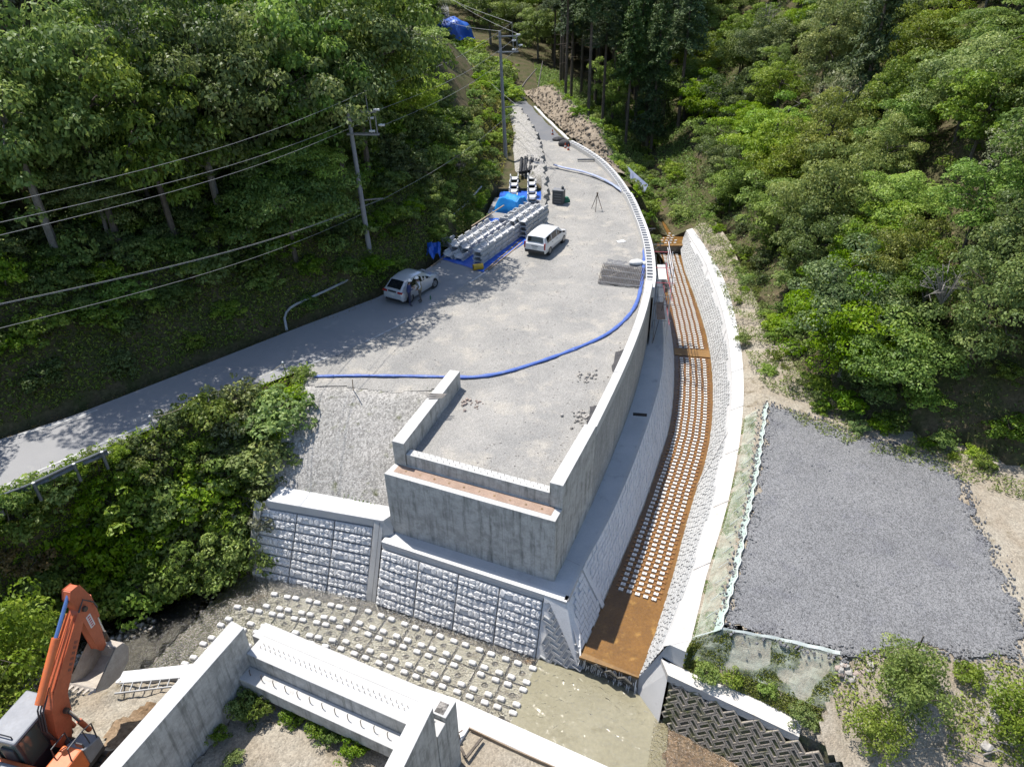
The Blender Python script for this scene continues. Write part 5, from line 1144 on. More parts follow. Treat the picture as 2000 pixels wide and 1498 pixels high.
# edge fence of the road: rope on posts
rp_ = [(330, 836, 300, 833), (390, 800, 384, 783), (482, 766, 470, 748), (560, 730, 548, 718)]
rf = thing('rope_fence', 'sagging rope on thin posts along the river side of the road', 'fence', at(482, 766, 0))
tops = []
for x, y, tx, ty in ((305, 842, 292, 824), (395, 802, 388, 784), (483, 768, 471, 750), (560, 735, 547, 719)):
    p = at(x, y, 0); mb = MB(); q = p + Vector((-.05, -.02, .85)); mb.tube([p, q], .03, 6); mb.build('post', MT['wood_grey'], rf); mb = MB(); mb.sphere(q, .06, 8, 5); mb.build('post_cap', MT['cone_white'], rf); tops.append(q)
for a_, b_ in zip(tops[:-1], tops[1:]):
    mb = MB(); mb.tube([a_.lerp(b_, t / 8) + Vector((0, 0, -.22 * math.sin(math.pi * t / 8) - .05)) for t in range(9)], .014, 4); mb.build('rope', MT['rope'], rf)
# guard rail at the lower left
gr = thing('guard_rail', 'weathered grey steel guard rail beside the road at lower left', 'guard rail', at(120, 925, 0))
gl_ = [at(-60, 995, .5), at(60, 950, .5), at(140, 912, .5), at(210, 882, .5)]; gp = resample(gl_, n=24); mb = MB(); rows = []
for i, p in enumerate(gp):
    t = (gp[min(i + 1, 23)] - gp[max(0, i - 1)]).normalized(); n = Vector((t.y, -t.x, 0))
    rows.append([p + n * o + Vector((0, 0, z)) for o, z in ((.0, .17), (.05, .13), (.05, .07), (-.02, .0), (.05, -.07), (.05, -.13), (0, -.17))])
mb.grid(rows); mb.build('rail', MT['guard_rail'], gr)
for t_ in (.18, .46, .74, .96):
    p = gl_[0].lerp(gl_[3], t_); p = gp[int(t_ * 23)] + Vector((.12, -.14, 0)); mb = MB(); mb.cyl((p.x, p.y, -.2), (p.x, p.y, .72), .07, n=10); mb.build('post', MT['guard_rail'], gr); mb = MB(); mb.sphere((p.x, p.y, .72), .075, 8, 5, sc=(1, 1, .5)); mb.build('post_cap', MT['cone_white'], gr)
mb = MB(); kp = resample([at(-60, 990, 0), at(60, 947, 0), at(210, 885, 0), at(235, 874, 0)], n=20); mb.grid([[p + Vector((.16, -.16, -.02)), p + Vector((.16, -.16, .10)), p + Vector((-.02, .02, .10)), p + Vector((-.02, .02, -.02))] for p in kp]); tag(mb.build('road_kerb', MT['concrete_top']), kind='structure')

# ---------------------------------------------------------------- utility poles and wires
def pole(base, top, arms, lab, low):
    t = thing('utility_pole', lab, 'utility pole', base); mb = MB(); mb.tube([base + Vector((0, 0, -.5)), top], [.19, .12], 12); mb.build('pole', MT['pole_conc'], t, smooth=True)
    ax_ = arms; pt = []
    for k, z in enumerate((-.45, -1.75)):
        c_ = top + (base - top).normalized() * -z * -1; c_ = top.lerp(base, -z / (top - base).length); mb = MB(); mb.obox(c_ - ax_ * .25 + Vector((0, -.16, -.04)), ax_ * 1.9, (0, .07, 0), (0, 0, .09)); mb.build('cross_arm', MT['galv'], t)
        mb = MB(); mb.obox(c_ - ax_ * .25 + Vector((0, .11, -.04)), ax_ * 1.9, (0, .07, 0), (0, 0, .09)); mb.build('cross_arm', MT['galv'], t)
        pt.append(c_)
    for s_ in (1.15, 1.5):
        mb = MB(); mb.obox(pt[1] + ax_ * s_, ax_ * .07, (0, .07, 0), pt[0] - pt[1] + Vector((0, 0, .1))); mb.build('riser', MT['galv'], t)
    mb = MB(); mb.tube([pt[0] + ax_ * 1.15, pt[0] + ax_ * 1.12 + Vector((0, 0, 1.15))], .035, 6); mb.build('lightning_rod', MT['galv'], t)
    ins = []
    for o, z in ((1.5, .12), (1.1, -.35), (1.7, -.75), (1.1, -1.1)):
        p = pt[0] + ax_ * o + Vector((0, -.1, z)); mb = MB(); mb.tube([p, p + ax_ * .18, p + ax_ * .2, p + ax_ * .36], [.05, .09, .06, .08], 8); mb.build('insulator', MT['white_ins'], t); ins.append(p + ax_ * .3)
    lo = low; mb = MB(); mb.obox(lo, ax_ * 1.35 + Vector((0, 0, .12)), (0, .06, 0), (0, 0, .08)); mb.build('bracket', MT['galv'], t)
    return pt, ins, lo + ax_ * 1.35 + Vector((0, 0, .12))
b1 = Vector((-9.1, 44.0, .3)); t1 = b1 + Vector((-.30, .1, 10.9)); pt1, in1, lo1 = pole(b1, t1, Vector((1, .12, -.05)).normalized(), 'grey concrete utility pole on the left slope behind the silver car', b1 + Vector((-.16, 0, 5.1)))
b2_ = Vector((-.22, 71.2, 1.0)); t2 = b2_ + Vector((-.35, 0, 11.2)); pt2, in2, lo2 = pole(b2_, t2, Vector((1, .1, 0)).normalized(), 'tall grey utility pole beside the upper road', b2_ + Vector((-.1, 0, 4.6)))
mb = MB()
for z in (.9, 1.35): mb.cyl(b1.lerp(t1, z / 10.9), b1.lerp(t1, (z + .3) / 10.9), .205, n=14)
tag(mb.build('pole_sleeve', MT['yellow_paint']), 'black and yellow warning sleeve low on the near utility pole', 'sleeve')
def wire(name, a_, b_, sag, r, m, lab, grp): mb = MB(); mb.tube([a_.lerp(b_, t / 30) - Vector((0, 0, sag * math.sin(math.pi * t / 30))) for t in range(31)], r, 4); return tag(mb.build(name, m), lab, 'wire', grp)
def ray_at(px, py, dist):
    d = _f + _rr * (px - 1000.0) / FPX - _uu * (py - 749.0) / FPX; return Vector(d / np.linalg.norm(d) * dist) + Vector((0, 0, CAMH))
for k, (y0, dy, src, lab) in enumerate(((404, 27, pt1[0] + Vector((1.2, 0, 1.1)), 'topmost wire crossing the left forest'), (440, 27, in1[0], 'second wire crossing the left forest'), (466, 27, in1[1], 'third wire crossing the left forest'), (598, 27, lo1 + Vector((0, 0, .05)), 'fourth wire, crossing the shaded trees at left'), (600, 27, lo1, 'double strand just below the fourth wire'), (648, 26, b1 + Vector((.1, 0, 4.4)), 'lowest wire crossing the shaded trees at left'))):
    wire('power_line', src, ray_at(-60, y0 + 8, dy), .5, .009, MT['wire'], lab, 'wires to the left')
for k, (s_, e_, lab) in enumerate(((pt1[0] + Vector((1.2, 0, 1.1)), pt2[0] + Vector((1.1, 0, 1.1)), 'upper wire between the two utility poles'), (in1[0], in2[0], 'middle wire between the two utility poles'), (in1[2], in2[2], 'lower wire between the two utility poles'), (lo1, lo2, 'slack cable between the brackets of the two poles'))):
    wire('power_line', s_, e_, .6, .011, MT['wire'], lab, 'wires between the poles')
for s_, q, lab in ((pt2[0] + Vector((1.1, 0, 1.1)), (790, -60, 135), 'top wire running up the valley from the far pole'), (in2[0], (840, -40, 135), 'second wire running up the valley from the far pole'), (t2, (815, 10, 128), 'thin stay wire running up the valley from the far pole'), (lo2, (860, 50, 128), 'low cable running up the valley from the far pole')):
    wire('power_line', s_, ray_at(*q), .8, .018, MT['wire'], lab, 'wires up the valley')

# ---------------------------------------------------------------- scaffold hung on the retaining wall
sc_ = thing('scaffold', 'tube scaffold with white and brown decks outside the wall end', 'scaffold', at(1290, 620, ZB))
c0 = [(9.35, 42.2), (9.72, 44.5), (10.25, 47.8)]
def sp(x, y, z): return Vector((x, y, z))
ins_, out_ = [Vector((9.35, 41.2, 0)), Vector((9.75, 43.6, 0)), Vector((10.15, 46.4, 0))], [Vector((10.15, 41.0, 0)), Vector((10.55, 43.4, 0)), Vector((10.95, 46.2, 0))]
for j, (pi, po) in enumerate(zip(ins_, out_)):
    for p, ht in ((pi, .5), (po, 1.9)):
        mb = MB(); mb.tube([p + Vector((0, 0, ZB)), p + Vector((0, 0, ht))], .028, 6); mb.build('standard', MT['scaf_white'] if p is po else MT['galv'], sc_)
    for z in (-1.9, -.2, .75): mb = MB(); mb.tube([pi + Vector((-.15, 0, z)), po + Vector((.2, 0, z))], .024, 6); mb.build('transom', MT['scaf_red'] if z > 0 else MT['galv'], sc_)
for z in (-1.9, -.2, .35, .95, 1.4):
    mb = MB(); mb.tube([out_[0] + Vector((0, -.5, z)), out_[2] + Vector((0, .4, z))], .024, 6); mb.build('ledger', MT['scaf_white'] if z > 0 else MT['scaf_red'], sc_)
for a_, b_, z, m in ((ins_[1], out_[2], -.14, 'concrete_white'), (ins_[0], out_[1], -1.85, 'rust_plate')):
    mb = MB(); mb.obox(a_ + Vector((.12, 0, z)), Vector((.55, 0, 0)), Vector((.36, 2.5, 0)), (0, 0, .05)); mb.build('deck', MT[m], sc_)
mb = MB(); mb.tube([out_[0] + Vector((0, 0, -1.9)), out_[1] + Vector((0, 0, 1.4))], .02, 5); mb.build('brace', MT['galv'], sc_); mb = MB(); mb.tube([ins_[0] + Vector((0, 0, ZB)), out_[1] + Vector((0, 0, -.2))], .02, 5); mb.build('brace', MT['steel_dark'], sc_)
# brackets on the far part of the block wall
for k, y in enumerate((52.0, 55.5)):
    x = 10.75; mb = MB(); mb.tube([Vector((x, y, -.9)), Vector((x + 1.1, y - .1, -.85))], .03, 5); mb.tube([Vector((x, y, -1.7)), Vector((x + .9, y - .1, -.9))], .025, 5); tag(mb.build('wall_bracket', MT['galv']), ('nearer' if k == 0 else 'farther') + ' steel bracket jutting from the block wall over the channel', 'bracket')
# steel beam across the excavation at the top
mb = MB(); a_, b_ = at(1128, 314, 1.0), at(1182, 313, 1.0); mb.obox(a_, b_ - a_, (0, .18, 0), (0, 0, .14)); tag(mb.build('steel_beam', MT['galv']), 'pale steel beam lying across the block row at the top of the yard', 'beam')
mb = MB(); a_ = at(1196, 318, -.2); mb.grid([[a_ + Vector((i * .28 + j * .1, -i * .85 + .2 * math.sin(i), -i * .14 + .25 * j)) for j in range(4)] for i in range(9)]); tag(mb.build('pale_sheet', MT['pale_hose'], smooth=True), 'pale blue plastic sheet lying on the bank below the block row', 'sheet')

# ---------------------------------------------------------------- far tarp, fallen trunks, ladder, timber
rows = []; c_ = at_T(892, 96) if False else Vector((-8.3, 121, 6.3))
for i in range(15):
    r_ = []
    for j in range(13):
        u, v = i / 14 * 2 - 1, j / 12 * 2 - 1; h = 2.9 * math.sqrt(max(0, 1 - (u * u + v * v))); r_.append(c_ + Vector((u * 3.4, v * 2.6, h + .18 * math.sin(u * 9 + v * 4) + .12 * math.sin(v * 11))))
    rows.append(r_)
mb = MB(); mb.grid(rows); tag(mb.build('blue_tarp', MT['blue_tarp_dark'], smooth=True), 'big blue tarpaulin over a mound on the far road', 'tarp')
for k, (p0, p1, rr_, lab) in enumerate(((((1008, 188), 2.0), ((1048, 135), 7.0), .13, 'leaning fallen trunk behind the soil cut'), (((1010, 184), 2.6), ((1080, 184), 2.2), .13, 'fallen trunk lying across behind the soil cut'), (((1047, 200), 1.0), ((1060, 120), 6.5), .1, 'slanting snag left of the cedar stand'))):
    d0 = 92; a_, b_ = ray_at(*p0[0], 96), ray_at(*p1[0], 98); mb = MB(); mb.tube([a_, a_.lerp(b_, .5) + Vector((0, 0, .2)), b_], [rr_, rr_ * .8, rr_ * .5], 7); tag(mb.build('fallen_trunk', MT['bark_pale']), lab, 'trunk')
lad = thing('ladder', 'grey metal ladder lying flat on the near bank beside the near abutment', 'ladder', at(280, 1340, -3.2))
l0, l1, l2, l3 = at(224, 1354, -3.25), at(350, 1339, -3.25), at(232, 1334, -3.25), at(356, 1323, -3.25)
for a_, b_ in ((l0, l1), (l2, l3)): mb = MB(); mb.tube([a_, b_ + (b_ - a_) * .3], .035, 6); mb.build('rail', MT['galv'], lad)
for k in range(9): mb = MB(); t = .08 + k * .145; mb.tube([l0 + (l1 - l0) * t, l2 + (l3 - l2) * t], .025, 6); mb.build('rung', MT['galv'], lad)
for k, (a_, b_, lab) in enumerate((((940, 1440), (908, 1480), 'dark timber lying on the dirt by the near abutment'), ((898, 1462), (906, 1478), 'short broken timber at the foot of the near abutment'))):
    p, q = at(*a_, -3.33), at(*b_, -3.33); mb = MB(); d = q - p; mb.obox(p, d, Vector((-d.y, d.x, 0)).normalized() * .08, (0, 0, .07)); tag(mb.build('timber', MT['bark']), lab, 'timber')
p = at(893, 1437, -3.36); mb = MB(); mb.box((p.x, p.y, -3.28), (.08, .26, .22), .6); mb.box((p.x + .1, p.y + .05, -3.2), (.2, .03, .03), .6); tag(mb.build('steel_angle', MT['steel_dark']), 'small dark steel plate standing on the white coping', 'plate')
mb = MB(); ed_ = [at(917, 1421, -3.38), at(1000, 1461, -3.38), at(1087, 1499, -3.38), at(1200, 1560, -3.38)]; mb.grid([[p + Vector((-.02, -.03, -.1)), p + Vector((-.02, -.03, .05)), p + Vector((.0, .0, .05)), p + Vector((.0, .0, -.1))] for p in ed_]); tag(mb.build('form_board', MT['wood']), 'thin brown form board along the inner edge of the white coping', 'board')
# rock pile, boulders and driftwood at the lower right
r = random.Random(31)
def boulder(p, s, m, seed):
    r_ = random.Random(seed); mb = MB(); mb.sphere((0, 0, 0), 1, 8, 5); sx, sy, sz = s * r_.uniform(.8, 1.3), s * r_.uniform(.7, 1.1), s * r_.uniform(.5, .8); a_ = r_.random() * 3; ph = [r_.random() * 6 for _ in range(3)]
    mb.v = [tuple(Vector(v) * (1 + .22 * math.sin(v[0] * 3 + ph[0]) + .18 * math.sin(v[1] * 4 + ph[1]))) for v in mb.v]
    mb.v = [(p.x + (v[0] * sx) * math.cos(a_) - v[1] * sy * math.sin(a_), p.y + v[0] * sx * math.sin(a_) + v[1] * sy * math.cos(a_), p.z + v[2] * sz) for v in mb.v]; return mb
for k in range(60):
    px, py = r.uniform(1636, 1705), r.uniform(1296, 1378); z = lerp(-2.9, -3.9, (py - 1296) / 82); p = at(px, py, z) + Vector((0, 0, .05)); s = r.uniform(.07, .22)
    tag(boulder(p, s, None, k).build('rock', MT[r.choice(('rock', 'rock', 'rock_red'))]), 'angular broken rock in the rubble pile left of the large bush', 'rock', 'rubble pile below the lot')
for k, (px, py, s, lab) in enumerate(((1940, 1402, .38, 'white boulder on the dirt at the right edge'), (1925, 1460, .22, 'grey boulder below the white boulder'), (1915, 1408, .2, 'small stone against the white boulder'))):
    tag(boulder(at(px, py, -3.6) + Vector((0, 0, .05)), s, None, 90 + k).build('boulder', MT['rock']), lab, 'boulder')
mb = MB(); p = at(1776, 1300, -2.8); mb.tube([p, p + Vector((.02, 0, .9)), p + Vector((.05, 0, 1.6))], [.05, .04, .025], 6); mb.tube([p + Vector((.02, 0, .9)), p + Vector((.35, 0, 1.3))], [.03, .012], 5); tag(mb.build('dead_sapling', MT['bark']), 'bare dead sapling standing at the edge of the grey lot', 'sapling')
for k in range(9):
    px, py = r.uniform(1760, 1960), r.uniform(1400, 1480); p = at(px, py, -3.7); a_ = r.uniform(-.6, .9); L_ = r.uniform(.5, 1.4); mb = MB(); mb.tube([p + Vector((0, 0, .08)), p + Vector((math.cos(a_) * L_ * .5, math.sin(a_) * L_ * .5, .16)), p + Vector((math.cos(a_) * L_, math.sin(a_) * L_, .06))], [.03, .025, .012], 5); tag(mb.build('driftwood', MT['dead_twig']), 'dry branch lying on the dirt at the lower right', 'branch', 'dry branches at the lower right')
stones('river_stones', 'pale stones along the shaded edge of the river', [(p.x + r.gauss(0, .25), p.y + r.gauss(0, .25), -6.55) for p in resample([at(290, 1215, -6.5), at(200, 1262, -6.5), at(150, 1290, -6.5), at(60, 1330, -6.5)], n=60) for _ in range(4)], .05, .16, MT['rock'], 17)
sbp = []
for _ in range(900):
    y = r.uniform(68, 94.5); x = float(xr(y) + hw(y)) + .4 + r.random() ** 1.3 * 2.6; sbp.append((x, y, float(soil(x, y)) - .03))
stones('rubble', 'broken rocks and clods on the soil cut beside the upper road', sbp, .06, .24, MT['soil_cut'], 23)
le_ = []
lp = [Vector((*q, -2.8)) for q in lot]
for a_, b_ in zip(lp, lp[1:] + lp[:1]):
    n_ = int((b_ - a_).length * 45)
    for _ in range(n_): p = a_.lerp(b_, r.random()); le_.append((p.x + r.gauss(0, .22), p.y + r.gauss(0, .22), -2.80))
for _ in range(150): 
    x, y = r.uniform(8, 22), r.uniform(16.5, 32)
    if in_poly(np.array([x]), np.array([y]), lot)[0]: le_.append((x, y, -2.81))
stones('lot_stones', 'loose crushed stones strewn along the edges of the grey lot', le_, .03, .075, MT['lot_gravel'], 41)
# dead twiggy tangles in the crowns on the left
def tangle(px, py, dist, s, lab, seed):
    r_ = random.Random(seed); c_ = ray_at(px, py, dist); mb = MB()
    for _ in range(26):
        a_ = r_.random() * 6.28; e = c_ + Vector((math.cos(a_) * s * r_.uniform(.4, 1), math.sin(a_) * s * r_.uniform(.3, .8), r_.uniform(-.2, .8) * s)); m_ = c_.lerp(e, .5) + Vector((r_.uniform(-.3, .3), r_.uniform(-.3, .3), r_.uniform(-.2, .3))) * s * .5
        mb.tube([c_ + Vector((0, 0, -s * .6)), m_, e], [.035, .022, .008], 4)
        for _ in range(3): q_ = m_.lerp(e, r_.random()); mb.tube([q_, q_ + Vector((r_.uniform(-.5, .5), r_.uniform(-.5, .5), r_.uniform(-.2, .4))) * s * .6], [.012, .004], 3)
    tag(mb.build('dead_branches', MT['dead_twig']), lab, 'branches')
# ---------------------------------------------------------------- vehicles
def section(st):
    x, zb, zl, zt, wl, wb, wr_ = st
    h = [(wl * .90, zb), (wl * .985, zb + .10), (wl, (zb + zl) * .5), (wb, zl), (wr_ + (wb - wr_) * .12, zl + (zt - zl) * .90), (wr_ * .86, zt - .008), (wr_ * .45, zt + .012), (0, zt + .018)]
    return [Vector((x, -y, z)) for y, z in h] + [Vector((x, y, z)) for y, z in h[-2::-1]]
def lerp_sec(stations, x):
    for a_, b_ in zip(stations[:-1], stations[1:]):
        if a_[0] <= x <= b_[0]:
            t = (x - a_[0]) / (b_[0] - a_[0]); return section([lerp(p, q, t) for p, q in zip(a_, b_)])
def car(name, label, loc, rz, stations, paint, side_windows, rear_i, front_i, wheels, wr, extra):
    t = thing(name, label, 'car', loc, rz); secs = [section(s) for s in stations]; n = len(secs[0])
    mb = MB(); mb.grid(secs); mb.add(secs[0], [tuple(range(n))]); mb.add(secs[-1], [tuple(range(n))[::-1]])
    mb.add([p for s in (secs[0], secs[-1]) for p in (s[0], s[-1])], [(0, 1, 3, 2)])
    body = mb.build('body', MT[paint], t, smooth=True, world=False)
    def pane(pts, nm='window', m='glass_dark', off=.012, cen=Vector((0, 0, .75))):
        c_ = sum(pts, Vector()) / len(pts); nn = (pts[1] - pts[0]).cross(pts[-1] - pts[0]).normalized()
        if nn.dot(c_ - cen) < 0: nn = -nn
        mb = MB(); mb.add([p + nn * off for p in pts], [tuple(range(len(pts)))]); return mb.build(nm, MT[m], t, world=False)
    for x0, x1, k0, k1 in side_windows:
        for side in (0, 1):
            s0, s1 = lerp_sec(stations, x0), lerp_sec(stations, x1); i, j = (3, 4) if side == 0 else (n - 4, n - 5)
            pane([s0[i].lerp(s0[j], .10), s1[i].lerp(s1[j], .10), s1[i].lerp(s1[j], k1), s0[i].lerp(s0[j], k0)])
    for (i0, i1, f0, f1, nm) in (rear_i, front_i):
        a_, b_ = secs[i0], secs[i1]; rows = []
        for f in (f0, (f0 + f1) / 2, f1): rows.append([a_[k].lerp(b_[k], f) + Vector((-.012 if nm == 'rear_window' else .012, 0, .012)) for k in range(5, n - 5)])
        mb = MB(); mb.grid(rows); mb.build(nm, MT['glass_dark'], t, world=False)
    for x, y in wheels:
        s = 1 if y > 0 else -1
        mb = MB(); mb.cyl((x, y - s * .10, wr), (x, y + s * .02, wr), wr * 1.13, n=20); mb.build('wheel_arch', MT['plastic_black'], t, world=False)
        mb = MB(); mb.cyl((x, y - s * .16, wr), (x, y + s * .045, wr), wr, n=22); w_ = mb.build('wheel', MT['black_rubber'], t, smooth=True, world=False)
        mb = MB(); mb.cyl((x, y + s * .03, wr), (x, y + s * .055, wr), wr * .63, n=18); mb.build('rim', MT['rim'], w_, world=False)
        for k in range(6):
            a_ = k * math.pi / 3; mb = MB(); c_ = Vector((x + math.cos(a_) * wr * .38, y + s * .058, wr + math.sin(a_) * wr * .38)); mb.box(c_, (wr * .16, .006, wr * .16), ry=-a_); mb.build('rim_slot', MT['plastic_black'], w_, world=False)
    for k, (c_, sz, m, nm) in enumerate(extra):
        for s in ((1, -1) if c_[1] != 0 else (1,)):
            mb = MB(); mb.box((c_[0], c_[1] * s, c_[2]), sz); mb.build(nm, MT[m], t, world=False, bevel=.012)
    return t
van_st = [(-2.10, .34, .86, .92, .80, .79, .70), (-2.02, .26, .93, .99, .835, .825, .72), (-1.90, .24, .94, 1.44, .845, .83, .66), (-1.2, .24, .94, 1.52, .845, .83, .68), (0, .24, .93, 1.53, .845, .83, .68), (.55, .24, .92, 1.48, .845, .83, .66), (1.18, .24, .92, .97, .845, .81, .70), (1.75, .26, .82, .88, .84, .78, .62), (2.03, .30, .66, .74, .77, .70, .5), (2.12, .34, .56, .6, .62, .56, .4)]
car('white_van', 'white estate van parked on the gravel beside the tall trough stack', (2.70, 49.45, .05), math.radians(63.5), van_st, 'car_white', [(-1.70, -.95, .93, .93), (-.86, -.02, .93, .93), (.08, .92, .92, .30)], (1, 2, .12, .90, 'rear_window'), (6, 5, .06, .94, 'windscreen'),
    [(-1.25, .80), (-1.25, -.80), (1.28, .80), (1.28, -.80)], .30,
    [((-2.06, 0, .40), (.14, 1.50, .20), 'plastic_black', 'rear_bumper'), ((-2.06, .77, .82), (.12, .10, .46), 'tail_red', 'tail_lamp'), ((-2.115, 0, .64), (.02, .36, .17), 'plate_white', 'number_plate'), ((-2.11, 0, .79), (.02, .52, .04), 'plastic_black', 'handle_trim'), ((1.02, .92, .98), (.12, .16, .12), 'plastic_black', 'mirror'), ((-.05, .848, .82), (.16, .02, .03), 'plastic_black', 'door_handle'), ((.80 - 1.85 + .2, .848, .82), (.16, .02, .03), 'plastic_black', 'door_handle'), ((2.04, .56, .68), (.12, .28, .14), 'lamp_clear', 'headlamp')])
car_st = [(-1.97, .36, .78, .84, .68, .64, .5), (-1.88, .26, .86, .96, .80, .77, .62), (-1.30, .20, .95, 1.40, .85, .82, .56), (-.55, .18, .93, 1.50, .85, .83, .60), (.10, .18, .91, 1.48, .85, .83, .60), (.42, .18, .90, 1.40, .85, .83, .60), (1.02, .18, .90, .97, .85, .80, .68), (1.60, .20, .80, .86, .83, .74, .58), (1.88, .26, .64, .72, .72, .64, .45), (1.97, .32, .54, .58, .56, .5, .4)]
car('silver_car', 'silver hatchback car parked on the shaded road at the slope foot', (-6.27, 41.95, .03), math.radians(58.5), car_st, 'car_silver', [(-1.28, -.42, .62, .92), (-.36, .78, .92, .42)], (1, 2, .10, .93, 'rear_window'), (6, 5, .06, .94, 'windscreen'),
    [(-1.27, .80), (-1.27, -.80), (1.28, .80), (1.28, -.80)], .31,
    [((-1.93, .58, .84), (.12, .34, .12), 'tail_red', 'tail_lamp'), ((-1.97, 0, .87), (.04, .62, .10), 'plastic_black', 'tail_trim'), ((-1.985, 0, .68), (.02, .33, .17), 'plate_white', 'number_plate'), ((-1.90, 0, .33), (.14, 1.2, .16), 'plastic_black', 'rear_bumper'), ((.72, .90, .98), (.12, .16, .12), 'car_silver', 'mirror'), ((-.30, .852, .80), (.16, .02, .03), 'car_silver', 'door_handle'), ((1.86, .55, .72), (.14, .28, .12), 'lamp_clear', 'headlamp')])

# ---------------------------------------------------------------- two people by the car
def person(label, loc, rz, shirt, sleeve, trousers, vest, armsL, armsR, lean=0.0):
    t = thing('person', label, 'person', loc, rz)
    J = {'pel': (0, 0, .93), 'sp': (.01, 0, 1.12), 'ch': (.03 + lean, 0, 1.32), 'nk': (.05 + lean, 0, 1.47), 'hd': (.08 + lean, 0, 1.60), 'ht': (.085 + lean, 0, 1.70)}
    rad = {'pel': .145, 'sp': .13, 'ch': .145, 'nk': .058, 'hd': .092, 'ht': .075}
    E_ = [('pel', 'sp'), ('sp', 'ch'), ('ch', 'nk'), ('nk', 'hd'), ('hd', 'ht')]
    for s, sd, arm in ((1, 'L', armsL), (-1, 'R', armsR)):
        leg = [('hip', (.0, .095 * s, .86), .105), ('knee', (.04 if s > 0 else .01, .11 * s, .48), .066), ('ank', (-.02, .12 * s, .10), .045), ('toe', (.14, .14 * s, .045), .04)]
        prev = 'pel'
        for nme, p, r_ in leg: J[nme + sd] = p; rad[nme + sd] = r_; E_.append((prev, nme + sd)); prev = nme + sd
        prev = 'ch'
        for nme, p, r_ in (('sho', (.03 + lean, .185 * s, 1.40), .072), ('elb', arm[0], .047), ('wri', arm[1], .031), ('pal', arm[2], .036)): J[nme + sd] = p; rad[nme + sd] = r_; E_.append((prev, nme + sd)); prev = nme + sd
    ks = list(J); me = bpy.data.meshes.new('skel'); me.from_pydata([J[k] for k in ks], [(ks.index(a_), ks.index(b_)) for a_, b_ in E_], [])
    ob = bpy.data.objects.new('skel', me); COL.objects.link(ob); md = ob.modifiers.new('skin', 'SKIN'); md.use_smooth_shade = True
    for k, sv in zip(ks, me.skin_vertices[0].data): r_ = rad[k]; sv.radius = (r_, r_ * (1.25 if k in ('pel', 'sp', 'ch') else 1)); sv.use_root = (k == 'pel')
    ob.modifiers.new('sub', 'SUBSURF').levels = 2
    dg = bpy.context.evaluated_depsgraph_get(); me2 = bpy.data.meshes.new_from_object(ob.evaluated_get(dg)); bpy.data.objects.remove(ob)
    body = bpy.data.objects.new('body', me2); COL.objects.link(body); body.parent = t
    me2.materials.clear()
    for m in (trousers, shirt, 'skin', 'shoe', sleeve): me2.materials.append(MT[m])
    for p in me2.polygons:
        c_ = p.center; p.use_smooth = True
        arm = abs(c_.y) > .20 + .0 * c_.z and c_.z > .8
        hand = any((Vector(J['wri' + s]) - c_).length < .09 or (Vector(J['pal' + s]) - c_).length < .10 for s in 'LR')
        p.material_index = 2 if (c_.z > 1.455 or hand) else 3 if c_.z < .09 else 4 if arm else 1 if c_.z > .95 else 0
    mb = MB()
    for sd in 'LR':                      # fingers and thumb
        w_, p_ = Vector(J['wri' + sd]), Vector(J['pal' + sd]); d = (p_ - w_).normalized(); sx = d.cross(Vector((0, 0, 1))).normalized(); up = sx.cross(d)
        for k, ln in enumerate((.065, .075, .07, .055)):
            b_ = p_ + d * .02 + sx * (k - 1.5) * .019; m_ = b_ + d * ln * .55 - up * .008; e_ = m_ + d * ln * .35 - up * .028; mb.tube([b_, m_, e_], [.0095, .009, .007], 6)
        b_ = w_.lerp(p_, .5) + sx * .03; mb.tube([b_, b_ + d * .04 + sx * .025, b_ + d * .075 + sx * .02 - up * .01], [.011, .010, .008], 6)
    hands = mb; V0 = len(me2.vertices)
    bm = bmesh.new(); bm.from_mesh(me2); 
    vs = [bm.verts.new(v) for v in hands.v]
    for f in hands.f:
        try: nf_ = bm.faces.new([vs[i] for i in f]); nf_.material_index = 2; nf_.smooth = True
        except ValueError: pass
    hc = Vector(J['hd'])                  # face: nose, ears, brow
    def blob(c_, r_, sc):
        q = bmesh.ops.create_icosphere(bm, subdivisions=1, radius=r_, matrix=Matrix.Translation(c_) @ Matrix.Diagonal((*sc, 1)))
        for v in q['verts']:
            for f in v.link_faces: f.material_index = 2; f.smooth = True
    blob(hc + Vector((.10, 0, -.005)), .018, (1, .7, 1.3)); blob(hc + Vector((0, .092, -.005)), .022, (.7, .4, 1.2)); blob(hc + Vector((0, -.092, -.005)), .022, (.7, .4, 1.2)); blob(hc + Vector((.085, 0, -.055)), .02, (.6, 1.3, .4))
    bm.to_mesh(me2); bm.free()
    for s in (1, -1): mb = MB(); mb.sphere(hc + Vector((.088, .032 * s, .018)), .011, 6, 4); mb.build('eye', MT['hair'], t, world=False)
    mb = MB(); mb.sphere(hc + Vector((-.02, 0, -.01)), .100, 12, 8, sc=(.95, 1.0, 1.0)); mb.v = [v for v in mb.v]; h_ = mb.build('hair', MT['hair'], t, smooth=True, world=False)
    mb = MB(); hb = hc + Vector((.005, 0, .045)); rows = []
    for i in range(7):
        a_ = i / 6 * math.pi / 2; rows.append([hb + Vector((math.cos(b_ * math.pi / 9) * .128 * math.cos(a_), math.sin(b_ * math.pi / 9) * .115 * math.cos(a_), .115 * math.sin(a_))) for b_ in range(19)])
    rows.insert(0, [hb + Vector((math.cos(b_ * math.pi / 9) * (.165 if abs(((b_ + 9) % 18) - 9) < 4 else .138), math.sin(b_ * math.pi / 9) * .125, -.012)) for b_ in range(19)])
    mb.grid(rows); mb.build('helmet', MT['helmet'], t, smooth=True, world=False)
